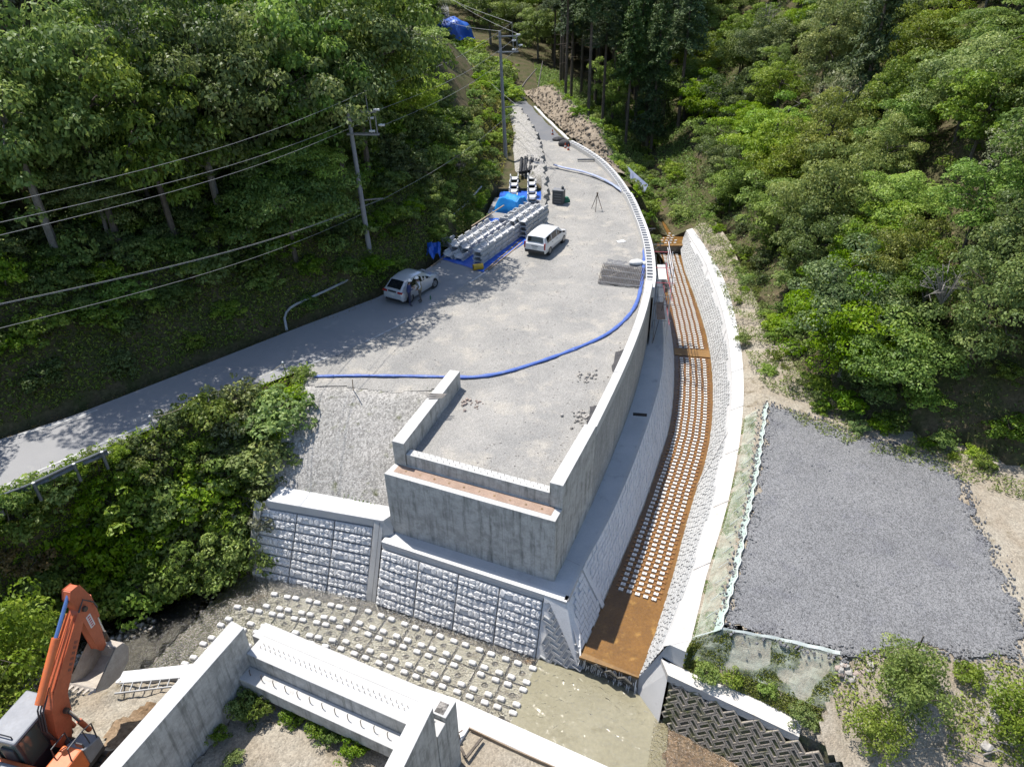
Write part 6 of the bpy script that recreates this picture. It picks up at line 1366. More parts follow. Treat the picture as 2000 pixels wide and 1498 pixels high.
    if vest:
        mb = MB(); rows = []
        for z, rx, ry in ((.90, .175, .215), (1.0, .168, .205), (1.15, .165, .20), (1.30, .172, .21), (1.40, .13, .17), (1.45, .085, .10)):
            rows.append([Vector((.02 + lean * max(0, (z - 1.1) * 3) + math.cos(b_ * math.pi / 9) * rx, math.sin(b_ * math.pi / 9) * ry, z)) for b_ in range(19)])
        mb.grid(rows); mb.build('vest', MT[vest], t, smooth=True, world=False)
    return t
p1 = at(801, 597, .02); p2 = at(822, 590, .02)
person('person in navy work clothes and white helmet holding papers by the silver car', p1, math.radians(15), 'navy_shirt', 'navy_shirt', 'navy', None, ((.06, .26, 1.13), (.30, .16, 1.14), (.38, .12, 1.17)), ((.10, -.25, 1.13), (.32, -.10, 1.16), (.40, -.05, 1.18)), .02)
pg = thing('papers', 'pale sheets held by the person in navy', 'paper', p1, math.radians(15)); mb = MB(); mb.box((.46, .02, 1.20), (.22, .30, .012), ry=-.5); mb.build('sheet', MT['paper'], pg, world=False)
person('person in khaki vest and white helmet turned towards the papers', p2, math.radians(200), 'shirt_pale', 'shirt_pale', 'trouser_brown', 'khaki', ((.02, .29, 1.12), (.20, .27, .98), (.27, .24, .96)), ((.04, -.29, 1.12), (.22, -.22, 1.02), (.29, -.18, 1.02)), .05)
mb = MB(); p = at(841, 585, .02); mb.cyl(p, p + Vector((0, 0, .24)), .04, n=8); mb.cyl(p + Vector((0, 0, .24)), p + Vector((0, 0, .30)), .02, n=6); tag(mb.build('bottle', MT['green_mach']), 'small dark bottle standing on the road beside the two people', 'bottle')

# ---------------------------------------------------------------- excavator
EX = thing('excavator', 'orange tracked excavator with raised boom and tan bucket at lower left', 'excavator', (-13.95, 12.75, -2.75), math.radians(76))
def eb(name, m, mb, parent=None, bevel=.02, smooth=False): return mb.build(name, MT[m], parent or EX, bevel=bevel, world=False, smooth=smooth)
# local frame: x forward, y left, z up, boom foot near (0, -.1, 1.45)
for s in (1, -1):
    mb = MB(); rows = []; prof = [(-2.6, .08), (-2.85, .35), (-2.6, .66), (.35, .66), (.62, .35), (.35, .08)]
    y0, y1 = .72 * s, 1.15 * s; n = len(prof); mb.add([(x, y0, z) for x, z in prof] + [(x, y1, z) for x, z in prof], [(i, (i + 1) % n, n + (i + 1) % n, n + i) for i in range(n)] + [tuple(range(n)), tuple(range(n, 2 * n))[::-1]])
    tr = eb('track', 'exc_dark', mb, bevel=.03)
    for k in range(15):
        for z in (.68, .06): mb = MB(); mb.box((-2.45 + k * .195, .935 * s, z), (.15, .47, .045)); eb('track_shoe', 'steel_dark', mb, tr, bevel=0)
mb = MB(); mb.box((-1.1, 0, .5), (1.6, 1.5, .35)); eb('undercarriage', 'exc_dark', mb)
mb = MB(); mb.cyl((-1.1, 0, .66), (-1.1, 0, .86), .62, n=24); eb('turntable', 'exc_dark', mb)
mb = MB(); mb.box((-1.15, 0, .96), (3.0, 2.2, .20)); eb('deck', 'exc_dark', mb)
mb = MB(); mb.prism([(-2.95, -.75), (-2.6, -1.1), (-2.1, -1.12), (-2.1, 1.12), (-2.6, 1.1), (-2.95, .75)], 1.0, 1.85); eb('counterweight', 'exc_orange', mb, bevel=.06)
mb = MB(); mb.box((-1.55, 0, 1.42), (1.1, 2.15, .80)); eb('engine_housing', 'exc_orange_light', mb, bevel=.05)
mb = MB(); mb.box((-1.75, .35, 1.86), (1.2, 1.35, .09)); eb('hood', 'exc_grey', mb, bevel=.03)
for k in range(3): mb = MB(); mb.box((-1.75, .15 + k * .16, 1.91), (.5, .06, .02)); eb('hood_slot', 'exc_dark', mb, bevel=0)
mb = MB(); mb.box((-.75, -.78, 1.40), (1.0, .68, .78)); eb('tank', 'exc_orange_light', mb, bevel=.06)
mb = MB(); mb.prism([(-.25, -1.12), (.35, -1.10), (.42, -.9), (.35, -.48), (-.25, -.45)], 1.02, [1.72, 1.5, 1.4, 1.5, 1.72]); eb('toolbox', 'exc_grey', mb, bevel=.05)
# cab
cx0, cx1, cy0, cy1, cz0, cz1 = -.95, .45, .16, 1.10, 1.05, 2.72
for x in (cx0, cx0 + .75, cx1):
    for y in (cy0, cy1): mb = MB(); mb.box((x, y, (cz0 + cz1) / 2), (.09, .09, cz1 - cz0)); eb('cab_post', 'exc_dark', mb)
mb = MB(); mb.box(((cx0 + cx1) / 2, (cy0 + cy1) / 2, cz1 + .04), (1.56, 1.06, .12)); eb('cab_roof', 'exc_grey', mb, bevel=.05)
mb = MB(); mb.box(((cx0 + cx1) / 2, (cy0 + cy1) / 2, cz0 + .25), (1.42, .96, .5)); eb('cab_base', 'exc_dark', mb)
for c_, sz in ((((cx0 + cx1) / 2, cy0 + .01, 2.05), (1.30, .02, 1.15)), (((cx0 + cx1) / 2, cy1 - .01, 2.05), (1.30, .02, 1.15)), ((cx0 + .01, (cy0 + cy1) / 2, 2.15), (.02, .84, .9)), ((cx1 - .01, (cy0 + cy1) / 2, 1.95), (.02, .84, 1.4))):
    mb = MB(); mb.box(c_, sz); eb('cab_window', 'glass_green', mb, bevel=0)
mb = MB(); mb.tube([(cx0 + .05, cy0 + .12, cz1 + .1), (cx0 + .05, cy0 + .12, cz1 + .2), (cx0 + .05, cy1 - .12, cz1 + .2), (cx0 + .05, cy1 - .12, cz1 + .1)], .02, 6); eb('roof_rail', 'exc_dark', mb, bevel=0)
mb = MB(); mb.sphere((cx0 - .08, cy1 - .02, cz1 - .18), .10, 12, 8); eb('beacon', 'beacon', mb, bevel=0, smooth=True)
mb = MB(); mb.box((-.75, .62, 1.62), (.5, .5, .5)); mb.box((-.95, .62, 1.98), (.14, .48, .7)); eb('seat', 'exc_dark', mb, bevel=.05)
for a_ in ([(.30, -1.05, 1.5), (.34, -1.05, 2.15), (.0, -1.05, 2.25), (-.55, -1.05, 2.25), (-.62, -1.05, 1.75)], [(-.1, -.5, 1.6), (-.1, -.5, 2.15), (-.62, -.5, 2.15), (-.66, -.5, 1.75)]):
    mb = MB(); mb.tube(a_, .022, 6); eb('handrail', 'exc_dark', mb, bevel=0)
mb = MB(); mb.tube([(.05, -1.05, 1.55), (.02, -1.05, 2.24)], .018, 6); eb('handrail', 'exc_dark', mb, bevel=0)
mb = MB(); mb.box((-.3, -1.18, 2.1), (.05, .28, .2)); eb('mirror', 'exc_dark', mb)
# boom in the plane y = BY
BY = -.08; zf = 1.50
def plate(prof, y0, y1, name, m, parent=None, bevel=.025):
    mb = MB(); n = len(prof); mb.add([(x, y0, z) for x, z in prof] + [(x, y1, z) for x, z in prof], [(i, (i + 1) % n, n + (i + 1) % n, n + i) for i in range(n)] + [tuple(range(n)), tuple(range(n, 2 * n))[::-1]]); bm = bmesh.new()
    return eb(name, m, mb, parent, bevel)
boomp = [(-.22, zf - .08), (-.05, zf - .22), (.12, zf - .10), (.50, zf + .75), (.64, zf + 1.42), (2.20, zf + 3.20), (2.32, zf + 3.40), (2.18, zf + 3.52), (2.0, zf + 3.38), (.36, zf + 1.86), (.07, zf + 1.40), (-.12, zf + .7)]
bo = plate(boomp, BY - .17, BY + .17, 'boom', 'exc_orange')
mb = MB(); mb.cyl((0, BY - .34, zf), (0, BY + .34, zf), .11, n=14); eb('boom_pin', 'steel_dark', mb)
mb = MB(); mb.cyl((.36, BY - .30, zf + 1.0), (.36, BY + .30, zf + 1.0), .09, n=12); eb('boom_pin', 'steel_dark', mb)
for s in (1, -1):          # boom lift cylinders
    a_, c_ = Vector((.62, BY + .29 * s, zf - .35)), Vector((.36, BY + .29 * s, zf + 1.0)); m_ = a_.lerp(c_, .5)
    mb = MB(); mb.cyl(a_, m_, .085, n=12); bc = eb('boom_cylinder', 'exc_orange', mb, bevel=0, smooth=True); mb = MB(); mb.cyl(m_, c_, .05, n=12); eb('rod', 'chrome', mb, bc, bevel=0, smooth=True)
# stick
tip = Vector((2.22, 0, zf + 3.36)); sb = Vector((2.24, 0, zf + 1.42)); sd_ = (sb - tip).normalized(); sn = Vector((sd_.z, 0, -sd_.x))
if sn.x < 0: sn = -sn
def sp2(a_, b_): q = tip + sd_ * a_ + sn * b_; return (q.x, q.z)
stk = plate([sp2(-.85, -.10), sp2(-.80, .20), sp2(-.15, .36), sp2(.25, .30), sp2(1.85, .12), sp2(1.92, -.02), sp2(1.80, -.13), sp2(.3, -.16), sp2(-.1, -.16), sp2(-.6, -.22)], BY - .15, BY + .15, 'stick', 'exc_orange')
mb = MB(); mb.cyl((tip.x, BY - .26, tip.z), (tip.x, BY + .26, tip.z), .09, n=12); eb('stick_pin', 'steel_dark', mb)
st_ = tip + sd_ * -.78 + sn * -.02; cy = Vector((.52, BY, zf + 2.35)); a_ = Vector((.12, BY, zf + 1.72)); d_ = Vector((st_.x, BY, st_.z)) - a_; m_ = a_ + d_ * .58; n_up = Vector((-.18, 0, .12))
mb = MB(); mb.cyl(a_ + n_up, m_ + n_up * .6, .115, n=14); sc2 = eb('stick_cylinder', 'exc_orange_light', mb, bevel=0, smooth=True); mb = MB(); mb.cyl(m_ + n_up * .6, a_ + d_, .06, n=12); eb('rod', 'chrome_blue', mb, sc2, bevel=0, smooth=True)
# bucket cylinder on the far face of the stick
a_, c_ = Vector((*sp2(-.05, .40),)), Vector((*sp2(1.55, .34),)); a_, c_ = Vector((a_.x, BY, a_.y)), Vector((c_.x, BY, c_.y)); m_ = a_.lerp(c_, .55)
mb = MB(); mb.cyl(a_, m_, .09, n=12); bcy = eb('bucket_cylinder', 'exc_orange', mb, bevel=0, smooth=True); mb = MB(); mb.cyl(m_, c_, .05, n=12); eb('rod', 'chrome', mb, bcy, bevel=0, smooth=True)
mb = MB(); l1_ = Vector((*sp2(1.62, .05),)); mb.tube([(c_.x, BY, c_.z), (l1_.x, BY, l1_.y)], .07, 8); mb.tube([(c_.x, BY, c_.z), (sb.x + .35, BY, sb.z - .35)], .07, 8); eb('linkage', 'steel_dark', mb, bevel=0)
# bucket: open shell facing back under the boom
hb = Vector((sb.x, 0, sb.z)); bp2 = [(.10, .05), (.40, -.06), (.52, -.42), (.32, -.86), (-.18, -1.05), (-.70, -.92), (-1.10, -.58)]
mb = MB(); W2 = .52; outer = [(hb.x + x, hb.z + z) for x, z in bp2]; inner = [(hb.x + x * .90 - .02, hb.z + z * .90 - .02) for x, z in bp2]; n = len(outer)
rows = [[(x, BY - W2, z) for x, z in outer], [(x, BY + W2, z) for x, z in outer]]; mb.grid(rows); rows = [[(x, BY - W2 + .04, z) for x, z in inner], [(x, BY + W2 - .04, z) for x, z in inner]]; mb.grid(rows)
for y in (BY - W2, BY + W2, BY - W2 + .045, BY + W2 - .045): mb.add([(x, y, z) for x, z in outer] , [tuple(range(n))])
mb.add([(outer[-1][0], BY - W2, outer[-1][1]), (outer[-1][0], BY + W2, outer[-1][1]), (inner[-1][0], BY + W2, inner[-1][1] + .05), (inner[-1][0], BY - W2, inner[-1][1] + .05)], [(0, 1, 2, 3)])
bk2 = eb('bucket', 'exc_bucket', mb, bevel=0)
for k in range(5): mb = MB(); y = BY - W2 + .08 + k * .19; mb.add([(outer[-1][0] + .1, y - .05, outer[-1][1] - .06), (outer[-1][0] + .1, y + .05, outer[-1][1] - .06), (outer[-1][0] - .16, y + .03, outer[-1][1] + .10), (outer[-1][0] - .16, y - .03, outer[-1][1] + .10), (outer[-1][0] + .1, y - .05, outer[-1][1] + .04), (outer[-1][0] + .1, y + .05, outer[-1][1] + .04)], [(0, 1, 2, 3), (4, 5, 2, 3), (0, 3, 4), (1, 2, 5)]); eb('tooth', 'exc_bucket', mb, bk2, bevel=0)
# hoses and pipes
for k, yo in enumerate((-.10, 0, .10)):
    mb = MB(); mb.tube([(-.2, BY + yo, zf + .3), (-.30, BY + yo, zf + .9), (-.12, BY + yo, zf + 1.6), (.35, BY + yo, zf + 2.1)], .025, 6); eb('hose', 'exc_dark', mb, bevel=0)
    mb = MB(); mb.tube([(.2, BY + yo * 1.2, zf + 1.96), (1.9, BY + yo * 1.2, zf + 3.44)], .022, 6); eb('pipe', 'exc_orange_light', mb, bevel=0)
mb = MB(); mb.tube([(2.0, BY - .22, zf + 3.45), (2.25, BY - .26, zf + 3.75), (2.55, BY - .22, zf + 3.3), (2.6, BY - .2, zf + 3.0)], .025, 6); eb('hose', 'exc_dark', mb, bevel=0)
# dark lettering marks down the boom side and a white sticker with red marks on the stick
def boom_mark(t, w, h, side, m, off): 
    a_ = Vector((.75, 0, zf + 1.72)).lerp(Vector((2.0, 0, zf + 3.15)), t); d = Vector((1.25, 0, 1.43)).normalized(); u_ = Vector((-d.z, 0, d.x)); mb = MB(); y = BY - (.174 + off)
    mb.add([(a_ + d * x + u_ * z) + Vector((0, y, 0)) for x, z in ((-w, -h), (w, -h), (w, h), (-w, h))], [(0, 1, 2, 3)]); return mb
for k in range(6):
    for dz, hh in ((-.045, .012), (0, .012), (.045, .012)):
        mb = boom_mark(.22 + k * .085, .045, .012, -1, 'exc_dark', .0); d = Vector((1.25, 0, 1.43)).normalized(); u_ = Vector((-d.z, 0, d.x)) * dz; mb.v = [tuple(Vector(v) + u_ + Vector((0, 0, 0))) for v in mb.v]; eb('lettering', 'exc_dark', mb, bo, bevel=0)
mb = MB(); q = [sp2(.35, -.06), sp2(.35, .12), sp2(.85, .12), sp2(.85, -.06)]; mb.add([(x, BY - .154, z) for x, z in q], [(0, 1, 2, 3)]); eb('sticker', 'sticker_white', mb, stk, bevel=0)
for k in range(5): mb = MB(); q = [sp2(.40 + k * .09, -.02), sp2(.40 + k * .09, .08), sp2(.45 + k * .09, .08), sp2(.45 + k * .09, -.02)]; mb.add([(x, BY - .158, z) for x, z in q], [(0, 1, 2, 3)]); eb('sticker_mark', 'sticker_red', mb, stk, bevel=0)
# ---------------------------------------------------------------- vegetation
def leaf_arrays(P, N, L, Wd, rng, droop=.15):
    n = len(P); N = N / np.maximum(1e-6, np.linalg.norm(N, axis=1, keepdims=True))
    t = np.cross(N, rng.normal(size=(n, 3))); t /= np.maximum(1e-6, np.linalg.norm(t, axis=1, keepdims=True)); b = np.cross(N, t)
    L = np.broadcast_to(L, (n,))[:, None]; Wd = np.broadcast_to(Wd, (n,))[:, None]
    v0 = P - t * L * .5; v1 = P + b * Wd * .5 + N * L * .08; v2 = P + t * L * .5 - N * L * droop; v3 = P - b * Wd * .5 + N * L * .08
    return np.stack([v0, v1, v2, v3], 1).reshape(-1, 3)
def leaves_to_mesh(name, V, tone, m):
    me = bpy.data.meshes.new(name); nv = len(V); nf = nv // 4
    me.vertices.add(nv); me.vertices.foreach_set('co', V.astype(np.float32).ravel())
    me.loops.add(nv); me.loops.foreach_set('vertex_index', np.arange(nv, dtype=np.int32))
    me.polygons.add(nf); me.polygons.foreach_set('loop_start', np.arange(0, nv, 4, dtype=np.int32)); me.polygons.foreach_set('loop_total', np.full(nf, 4, np.int32))
    me.update(calc_edges=True); a = me.attributes.new('tone', 'FLOAT', 'POINT'); a.data.foreach_set('value', np.repeat(np.clip(tone, 0, 1), 4).astype(np.float32))
    me.materials.append(m); return me
def clump_cloud(centers, radii, per, rng, flat=.7, shell=.65, up=.35):
    Ps, Ns, Ts = [], [], []
    for c, r in zip(centers, radii):
        n = max(6, int(per * (r ** 2)))
        d = rng.normal(size=(n, 3)); d[:, 2] = np.abs(d[:, 2]) * .9 - .25; d /= np.linalg.norm(d, axis=1, keepdims=True)
        rad = shell + (1.08 - shell) * rng.random(n) ** .6
        p = d * rad[:, None] * r; p[:, 2] *= flat
        Ps.append(p + c); Ns.append(d + rng.normal(size=(n, 3)) * .45 + np.array([0, 0, up]))
        Ts.append(np.full(n, rng.normal(.45, .13)) + rng.normal(0, .16, n))
    return np.concatenate(Ps), np.concatenate(Ns), np.concatenate(Ts)
def crown(name, rx, rz, zc, ncl, per, leaf, m, seed, flat=.6, spread=1., cmin=.11, cmax=.31, top=.15):
    ncl = int(ncl * 2.3); big = rx > 2; per = per * (2.1 if big else 1.25); leaf = leaf * (.66 if big else .85)
    rng = np.random.default_rng(seed); C = []; R = []
    for k in range(ncl):
        d = rng.normal(size=3); d[2] = d[2] * .8 + top; d /= np.linalg.norm(d); q = rng.uniform(.35, 1.05) * spread * (1 + .18 * math.sin(3 * math.atan2(d[1], d[0]) + seed) + .10 * math.sin(5 * math.atan2(d[1], d[0]) + 2 * seed))
        C.append(np.array([d[0] * rx * q, d[1] * rx * q, zc + d[2] * rz * q])); R.append(rx * rng.uniform(cmin, cmax))
    P, N, Tn = clump_cloud(C, R, per, rng, flat)
    k = rng.uniform(.7, 1.35, len(P)) * leaf
    me = leaves_to_mesh(name, leaf_arrays(P, N, k, k * .55, rng), Tn, m)
    return me, C
def trunk(name, C, h0, r, m, seed, lean=.3, nb=9):
    rng = random.Random(seed); mb = MB(); top = Vector((rng.uniform(-lean, lean), rng.uniform(-lean, lean), h0))
    pts = [Vector((0, 0, -.6)), Vector((top.x * .2 + rng.uniform(-.1, .1), top.y * .2, h0 * .35)), Vector((top.x * .6, top.y * .6 + rng.uniform(-.15, .15), h0 * .7)), top]
    mb.tube(pts, [r, r * .8, r * .6, r * .35], 7)
    cs = sorted(C, key=lambda c: rng.random())[:nb]
    for c in cs:
        f = rng.uniform(.35, .95); s = pts[1].lerp(pts[3], f); c = Vector(c); mid = s.lerp(c, .5) + Vector((rng.uniform(-.3, .3), rng.uniform(-.3, .3), .25))
        mb.tube([s, mid, c], [r * .35, r * .22, r * .07], 5)
        for q in range(2):
            e = c + Vector((rng.uniform(-.7, .7), rng.uniform(-.7, .7), rng.uniform(-.1, .6))); mb.tube([mid.lerp(c, .6), e], [r * .10, r * .03], 4)
    return mb.mesh(name, m)
KIND = {}
def add_kind(key, tname, spec, trs):
    KIND[key] = []
    for k, (cr, tr) in enumerate(zip(spec, trs)):
        me, C = crown('crown', *cr[:6], MT[cr[6]], cr[7], *cr[8:]); tm = trunk('trunk', C, *tr[:2], MT[tr[2]], tr[3]) if tr else None
        KIND[key].append((tname, me, tm))
# rx, rz, zc, clumps, leaves per r^2, leaf size, material, seed
add_kind('dark', 'evergreen_tree', [(2.7, 2.5, 3.3, 44, 210, .23, 'leaf_dark', 1), (3.1, 2.4, 3.4, 48, 180, .24, 'leaf_dark', 2), (2.4, 2.9, 3.6, 44, 240, .21, 'leaf_dark', 3)], [(3.8, .15, 'bark', 1), (3.9, .17, 'bark', 2), (4.3, .15, 'bark_pale', 3)])
add_kind('mid', 'broadleaf_tree', [(2.6, 2.3, 3.2, 42, 210, .24, 'leaf_mid', 11), (3.0, 2.2, 3.3, 46, 175, .25, 'leaf_mid', 12), (2.3, 2.7, 3.5, 40, 230, .22, 'leaf_mid', 13)], [(3.7, .13, 'bark', 4), (3.8, .14, 'bark', 5), (4.2, .13, 'bark', 6)])
add_kind('bright', 'maple_tree', [(2.7, 2.1, 3.0, 38, 210, .22, 'leaf_bright', 21, .5), (3.1, 2.1, 3.1, 42, 180, .23, 'leaf_bright', 22, .45), (2.3, 2.3, 3.0, 36, 230, .21, 'leaf_bright', 23, .55)], [(4.2, .14, 'bark_pale', 7), (4.4, .15, 'bark', 8), (4.2, .13, 'bark', 9)])
add_kind('olive', 'chinquapin_tree', [(2.6, 2.7, 3.5, 48, 215, .21, 'leaf_olive', 31), (2.9, 2.5, 3.5, 50, 185, .22, 'leaf_olive', 32)], [(5.0, .18, 'bark', 10), (5.0, .19, 'bark', 11)])
add_kind('grey', 'twiggy_tree', [(2.5, 2.1, 3.0, 36, 150, .20, 'leaf_grey', 41), (2.8, 2.0, 3.1, 38, 130, .20, 'leaf_grey', 42)], [(4.6, .14, 'dead_twig', 12), (4.6, .15, 'dead_twig', 13)])
# shrubs
add_kind('sh_mid', 'shrub', [(1.15, .75, .75, 22, 520, .17, 'leaf_mid', 51), (1.3, .7, .7, 24, 430, .19, 'leaf_mid', 52)], [(.9, .04, 'bark', 14), (.9, .04, 'bark', 15)])
add_kind('sh_bright', 'shrub', [(1.1, .8, .75, 22, 540, .17, 'leaf_bright', 53), (1.25, .65, .65, 22, 460, .19, 'leaf_bright', 54)], [(.9, .04, 'bark', 16), (.8, .04, 'bark', 17)])
add_kind('sh_big', 'shrub', [(1.25, .95, .95, 40, 560, .12, 'leaf_bright', 60), (1.2, .9, .9, 40, 600, .12, 'leaf_bright', 61)], [(1.0, .04, 'bark', 23), (1.0, .04, 'bark', 24)])
add_kind('sh_dark', 'shrub', [(1.2, .8, .75, 22, 480, .17, 'leaf_dark', 55), (1.3, .75, .7, 24, 430, .18, 'leaf_dark', 56)], [(.9, .04, 'bark', 18), (.8, .04, 'bark', 19)])
add_kind('sh_olive', 'shrub', [(1.1, .7, .7, 20, 500, .16, 'leaf_olive', 57)], [(.8, .04, 'bark', 20)])
add_kind('sh_grey', 'shrub', [(1.1, .75, .75, 20, 420, .15, 'leaf_grey', 58)], [(.9, .04, 'dead_twig', 21)])
add_kind('sh_rust', 'shrub', [(.8, .5, .5, 14, 560, .14, 'leaf_rust', 59)], [(.5, .025, 'dead_twig', 22)])
# cedars: tall bare boles, crowns of drooping sprays
def cedar(seed, H, cb, rr):
    rng = np.random.default_rng(seed); P, N, Tn = [], [], []
    for z in np.arange(cb, H, .38):
        f = (H - z) / (H - cb); r = rr * (.18 + .82 * f ** .8); nb = int(5 + 5 * f)
        for k in range(nb):
            a = rng.random() * 6.283; n = int(26 + 22 * f); t = rng.random(n) ** .7
            x = np.cos(a) * r * t + rng.normal(0, .16, n); y = np.sin(a) * r * t + rng.normal(0, .16, n); zz = z - .35 * t * r * .6 + rng.normal(0, .10, n)
            P.append(np.stack([x, y, zz], 1)); N.append(np.stack([np.cos(a) * np.ones(n) * .5, np.sin(a) * np.ones(n) * .5, np.ones(n) * .7], 1) + rng.normal(0, .4, (n, 3))); Tn.append(rng.normal(.42, .2, n) + rng.normal(0, .1))
    P = np.concatenate(P); N = np.concatenate(N); Tn = np.concatenate(Tn); k = rng.uniform(.22, .42, len(P))
    me = leaves_to_mesh('crown', leaf_arrays(P, N, k, k * .32, rng, .3), Tn, MT['leaf_cedar'])
    mb = MB(); r_ = random.Random(seed); mb.tube([(0, 0, -1), (r_.uniform(-.08, .08), r_.uniform(-.08, .08), H * .5), (0, 0, H - .3)], [.19, .14, .03], 8)
    for q in range(16):
        z = r_.uniform(cb * .35, cb); a = r_.random() * 6.28; l = r_.uniform(.4, 1.3); mb.tube([(0, 0, z), (math.cos(a) * l, math.sin(a) * l, z - .1)], [.025, .008], 4)
    return ('cedar_tree', me, mb.mesh('trunk', MT['bark_cedar']))
KIND['cedar'] = [cedar(61, 19, 10.5, 2.0), cedar(62, 21, 12.5, 1.9), cedar(63, 17, 8.5, 2.2)]
KIND['cypress'] = [cedar(64, 11, 2.2, 2.0)]
def plant(kind, x, y, z, s, label, group, cat='tree', v=None, rz=None, sz=None):
    nm, me, tm = KIND[kind][(v if v is not None else random.randrange(99)) % len(KIND[kind])]
    o = bpy.data.objects.new(nm, None); COL.objects.link(o); o.empty_display_size = .2
    o.location = (x, y, z); o.rotation_euler = (0, 0, random.random() * 6.28 if rz is None else rz); o.scale = (s, s, s * (sz or random.uniform(.88, 1.14)))
    tag(o, label, cat, group)
    c = bpy.data.objects.new('crown', me); COL.objects.link(c); c.parent = o
    if tm: t = bpy.data.objects.new('trunk', tm); COL.objects.link(t); t.parent = o
    return o
def Tz(x, y): return float(T(np.array([x]), np.array([y]))[0])
NAMES = {'dark': 'dark glossy evergreen tree', 'mid': 'mid green broadleaf tree', 'bright': 'bright fresh green broadleaf tree', 'olive': 'yellowish olive flowering tree', 'grey': 'grey green tree with bare pale twigs', 'cedar': 'tall straight cedar with a bare trunk', 'cypress': 'conical dark cypress'}
def cand(n, xr_, yr_, ok, seed):
    rng = np.random.default_rng(seed); x = rng.uniform(*xr_, n); y = rng.uniform(*yr_, n); k = ok(x, y)
    return list(zip(x[k].tolist(), y[k].tolist()))
def blocked(x, y, z):
    for h in (1.5, 3.5, 5.5, 7.):
        q = project((x, y, z + h)); dist = math.hypot(x, y)
        if q is None: continue
        if 640 < q[0] < 790 and 185 < q[1] < 420 and dist < 46.5: return True          # the near pole stays in view
        if 540 < q[0] < 960 and abs(q[1] - np.interp(q[0], [540, 610, 720, 850, 950], [600, 580, 525, 445, 360])) < 45 and dist < 47 - .0 * h and h < 4: return True   # the pipe too
    return False
def scatter(n_try, xr_, yr_, ok, spacing, pick, where, group, zf=Tz, smin=.85, smax=1.25, seed=3, top=8.):
    rnd = random.Random(seed); pts = []
    for x, y in cand(n_try, xr_, yr_, ok, seed):
        sp = spacing * (1 + .006 * max(0, y - 40))
        if any((x - a) ** 2 + (y - b) ** 2 < sp * sp for a, b in pts): continue
        z = zf(x, y)
        q0, q1 = project((x, y, z)), project((x, y, z + top))
        if q0 is None or q1 is None: continue
        if max(q0[0], q1[0]) < -160 or min(q0[0], q1[0]) > 2160 or q1[1] > 1560 or q0[1] < -140: continue
        qt = project((x, y, z + 6.5 * smax))
        if x < 3 and blocked(x, y, z): continue
        if y < 118 and qt and 818 < qt[0] < 962 and qt[1] < 118: continue
        pts.append((x, y)); k = pick(x, y, rnd)
        plant(k, x, y, z - .15, rnd.uniform(smin, smax) * (1 + .002 * max(0, y - 40)), f'{NAMES[k]} {where}', group, v=rnd.randrange(9), rz=rnd.random() * 6.28, sz=rnd.uniform(.85, 1.2))
    return pts
def DL(x, y): return sdist(np.asarray(x, float), np.asarray(y, float), FL)
def DR(x, y): return -sdist(np.asarray(x, float), np.asarray(y, float), FR)
def wpick(rnd, **kw):
    ks = list(kw); return rnd.choices(ks, [kw[k] for k in ks])[0]
def wpick2(rnd): return wpick(rnd, dark=5, mid=4, bright=1)
def pickL(x, y, rnd):
    d = DL(x, y)
    if d < 7: return wpick(rnd, dark=6, mid=4, bright=.6)
    if y > 55: return wpick(rnd, mid=3.5, bright=5, dark=1, olive=1, grey=1)
    return wpick(rnd, dark=2.6, mid=3.4, grey=2.6, olive=1.5, bright=3)
# edge trees whose crowns shade the road
rnd = random.Random(77)
for i, p in enumerate(resample([Vector((x, y, 0)) for x, y in FL[1:7]], step=2.9)):
    if p.y < 16 or p.y > 46.5: continue
    far = p.y > 29; n_ = rnd.uniform(4.6, 5.6) if far else rnd.uniform(3.0, 4.2); x, y = p.x - .62 * n_, p.y + .75 * n_
    if rnd.random() < .1 or blocked(x, y, Tz(x, y)): continue
    k_ = wpick2(rnd); plant(k_, x, y, Tz(x, y) - .2, rnd.uniform(1.5, 1.75) if far else rnd.uniform(1.15, 1.4), f'{NAMES[k_]} at the roadside edge of the left slope', 'trees along the roadside', v=rnd.randrange(9), rz=rnd.random() * 6.28, sz=rnd.uniform(1.2, 1.45) if far else 1.)
ptsL = scatter(9000, (-62, 2), (14, 150), lambda x, y: (DL(x, y) > np.where(y > 60, 3.0, np.where(y > 29, 5.5, 3.2))) & (DL(x, y) < 38), 2.75, pickL, 'on the wooded slope left of the road', 'trees on the left slope', seed=5, smin=.8, smax=1.15)
def pickR(x, y, rnd):
    if rnd.random() < .35: return wpick(rnd, bright=2, mid=2)
    d = DR(x, y)
    if y < 36 and d < 9: return wpick(rnd, bright=4, mid=3, dark=2)
    if 36 <= y < 62 and d < 10: return wpick(rnd, olive=5, mid=4, bright=2)
    return wpick(rnd, dark=4, mid=3.5, bright=2, olive=1.6, grey=.8)
ptsR = scatter(9000, (16, 66), (12, 150), lambda x, y: (DR(x, y) > 1.4) & (DR(x, y) < 38) & ~((y > 70) & (DR(x, y) < 2.5)), 2.85, pickR, 'on the wooded slope right of the channel', 'trees on the right slope', seed=8, smin=.8, smax=1.2)
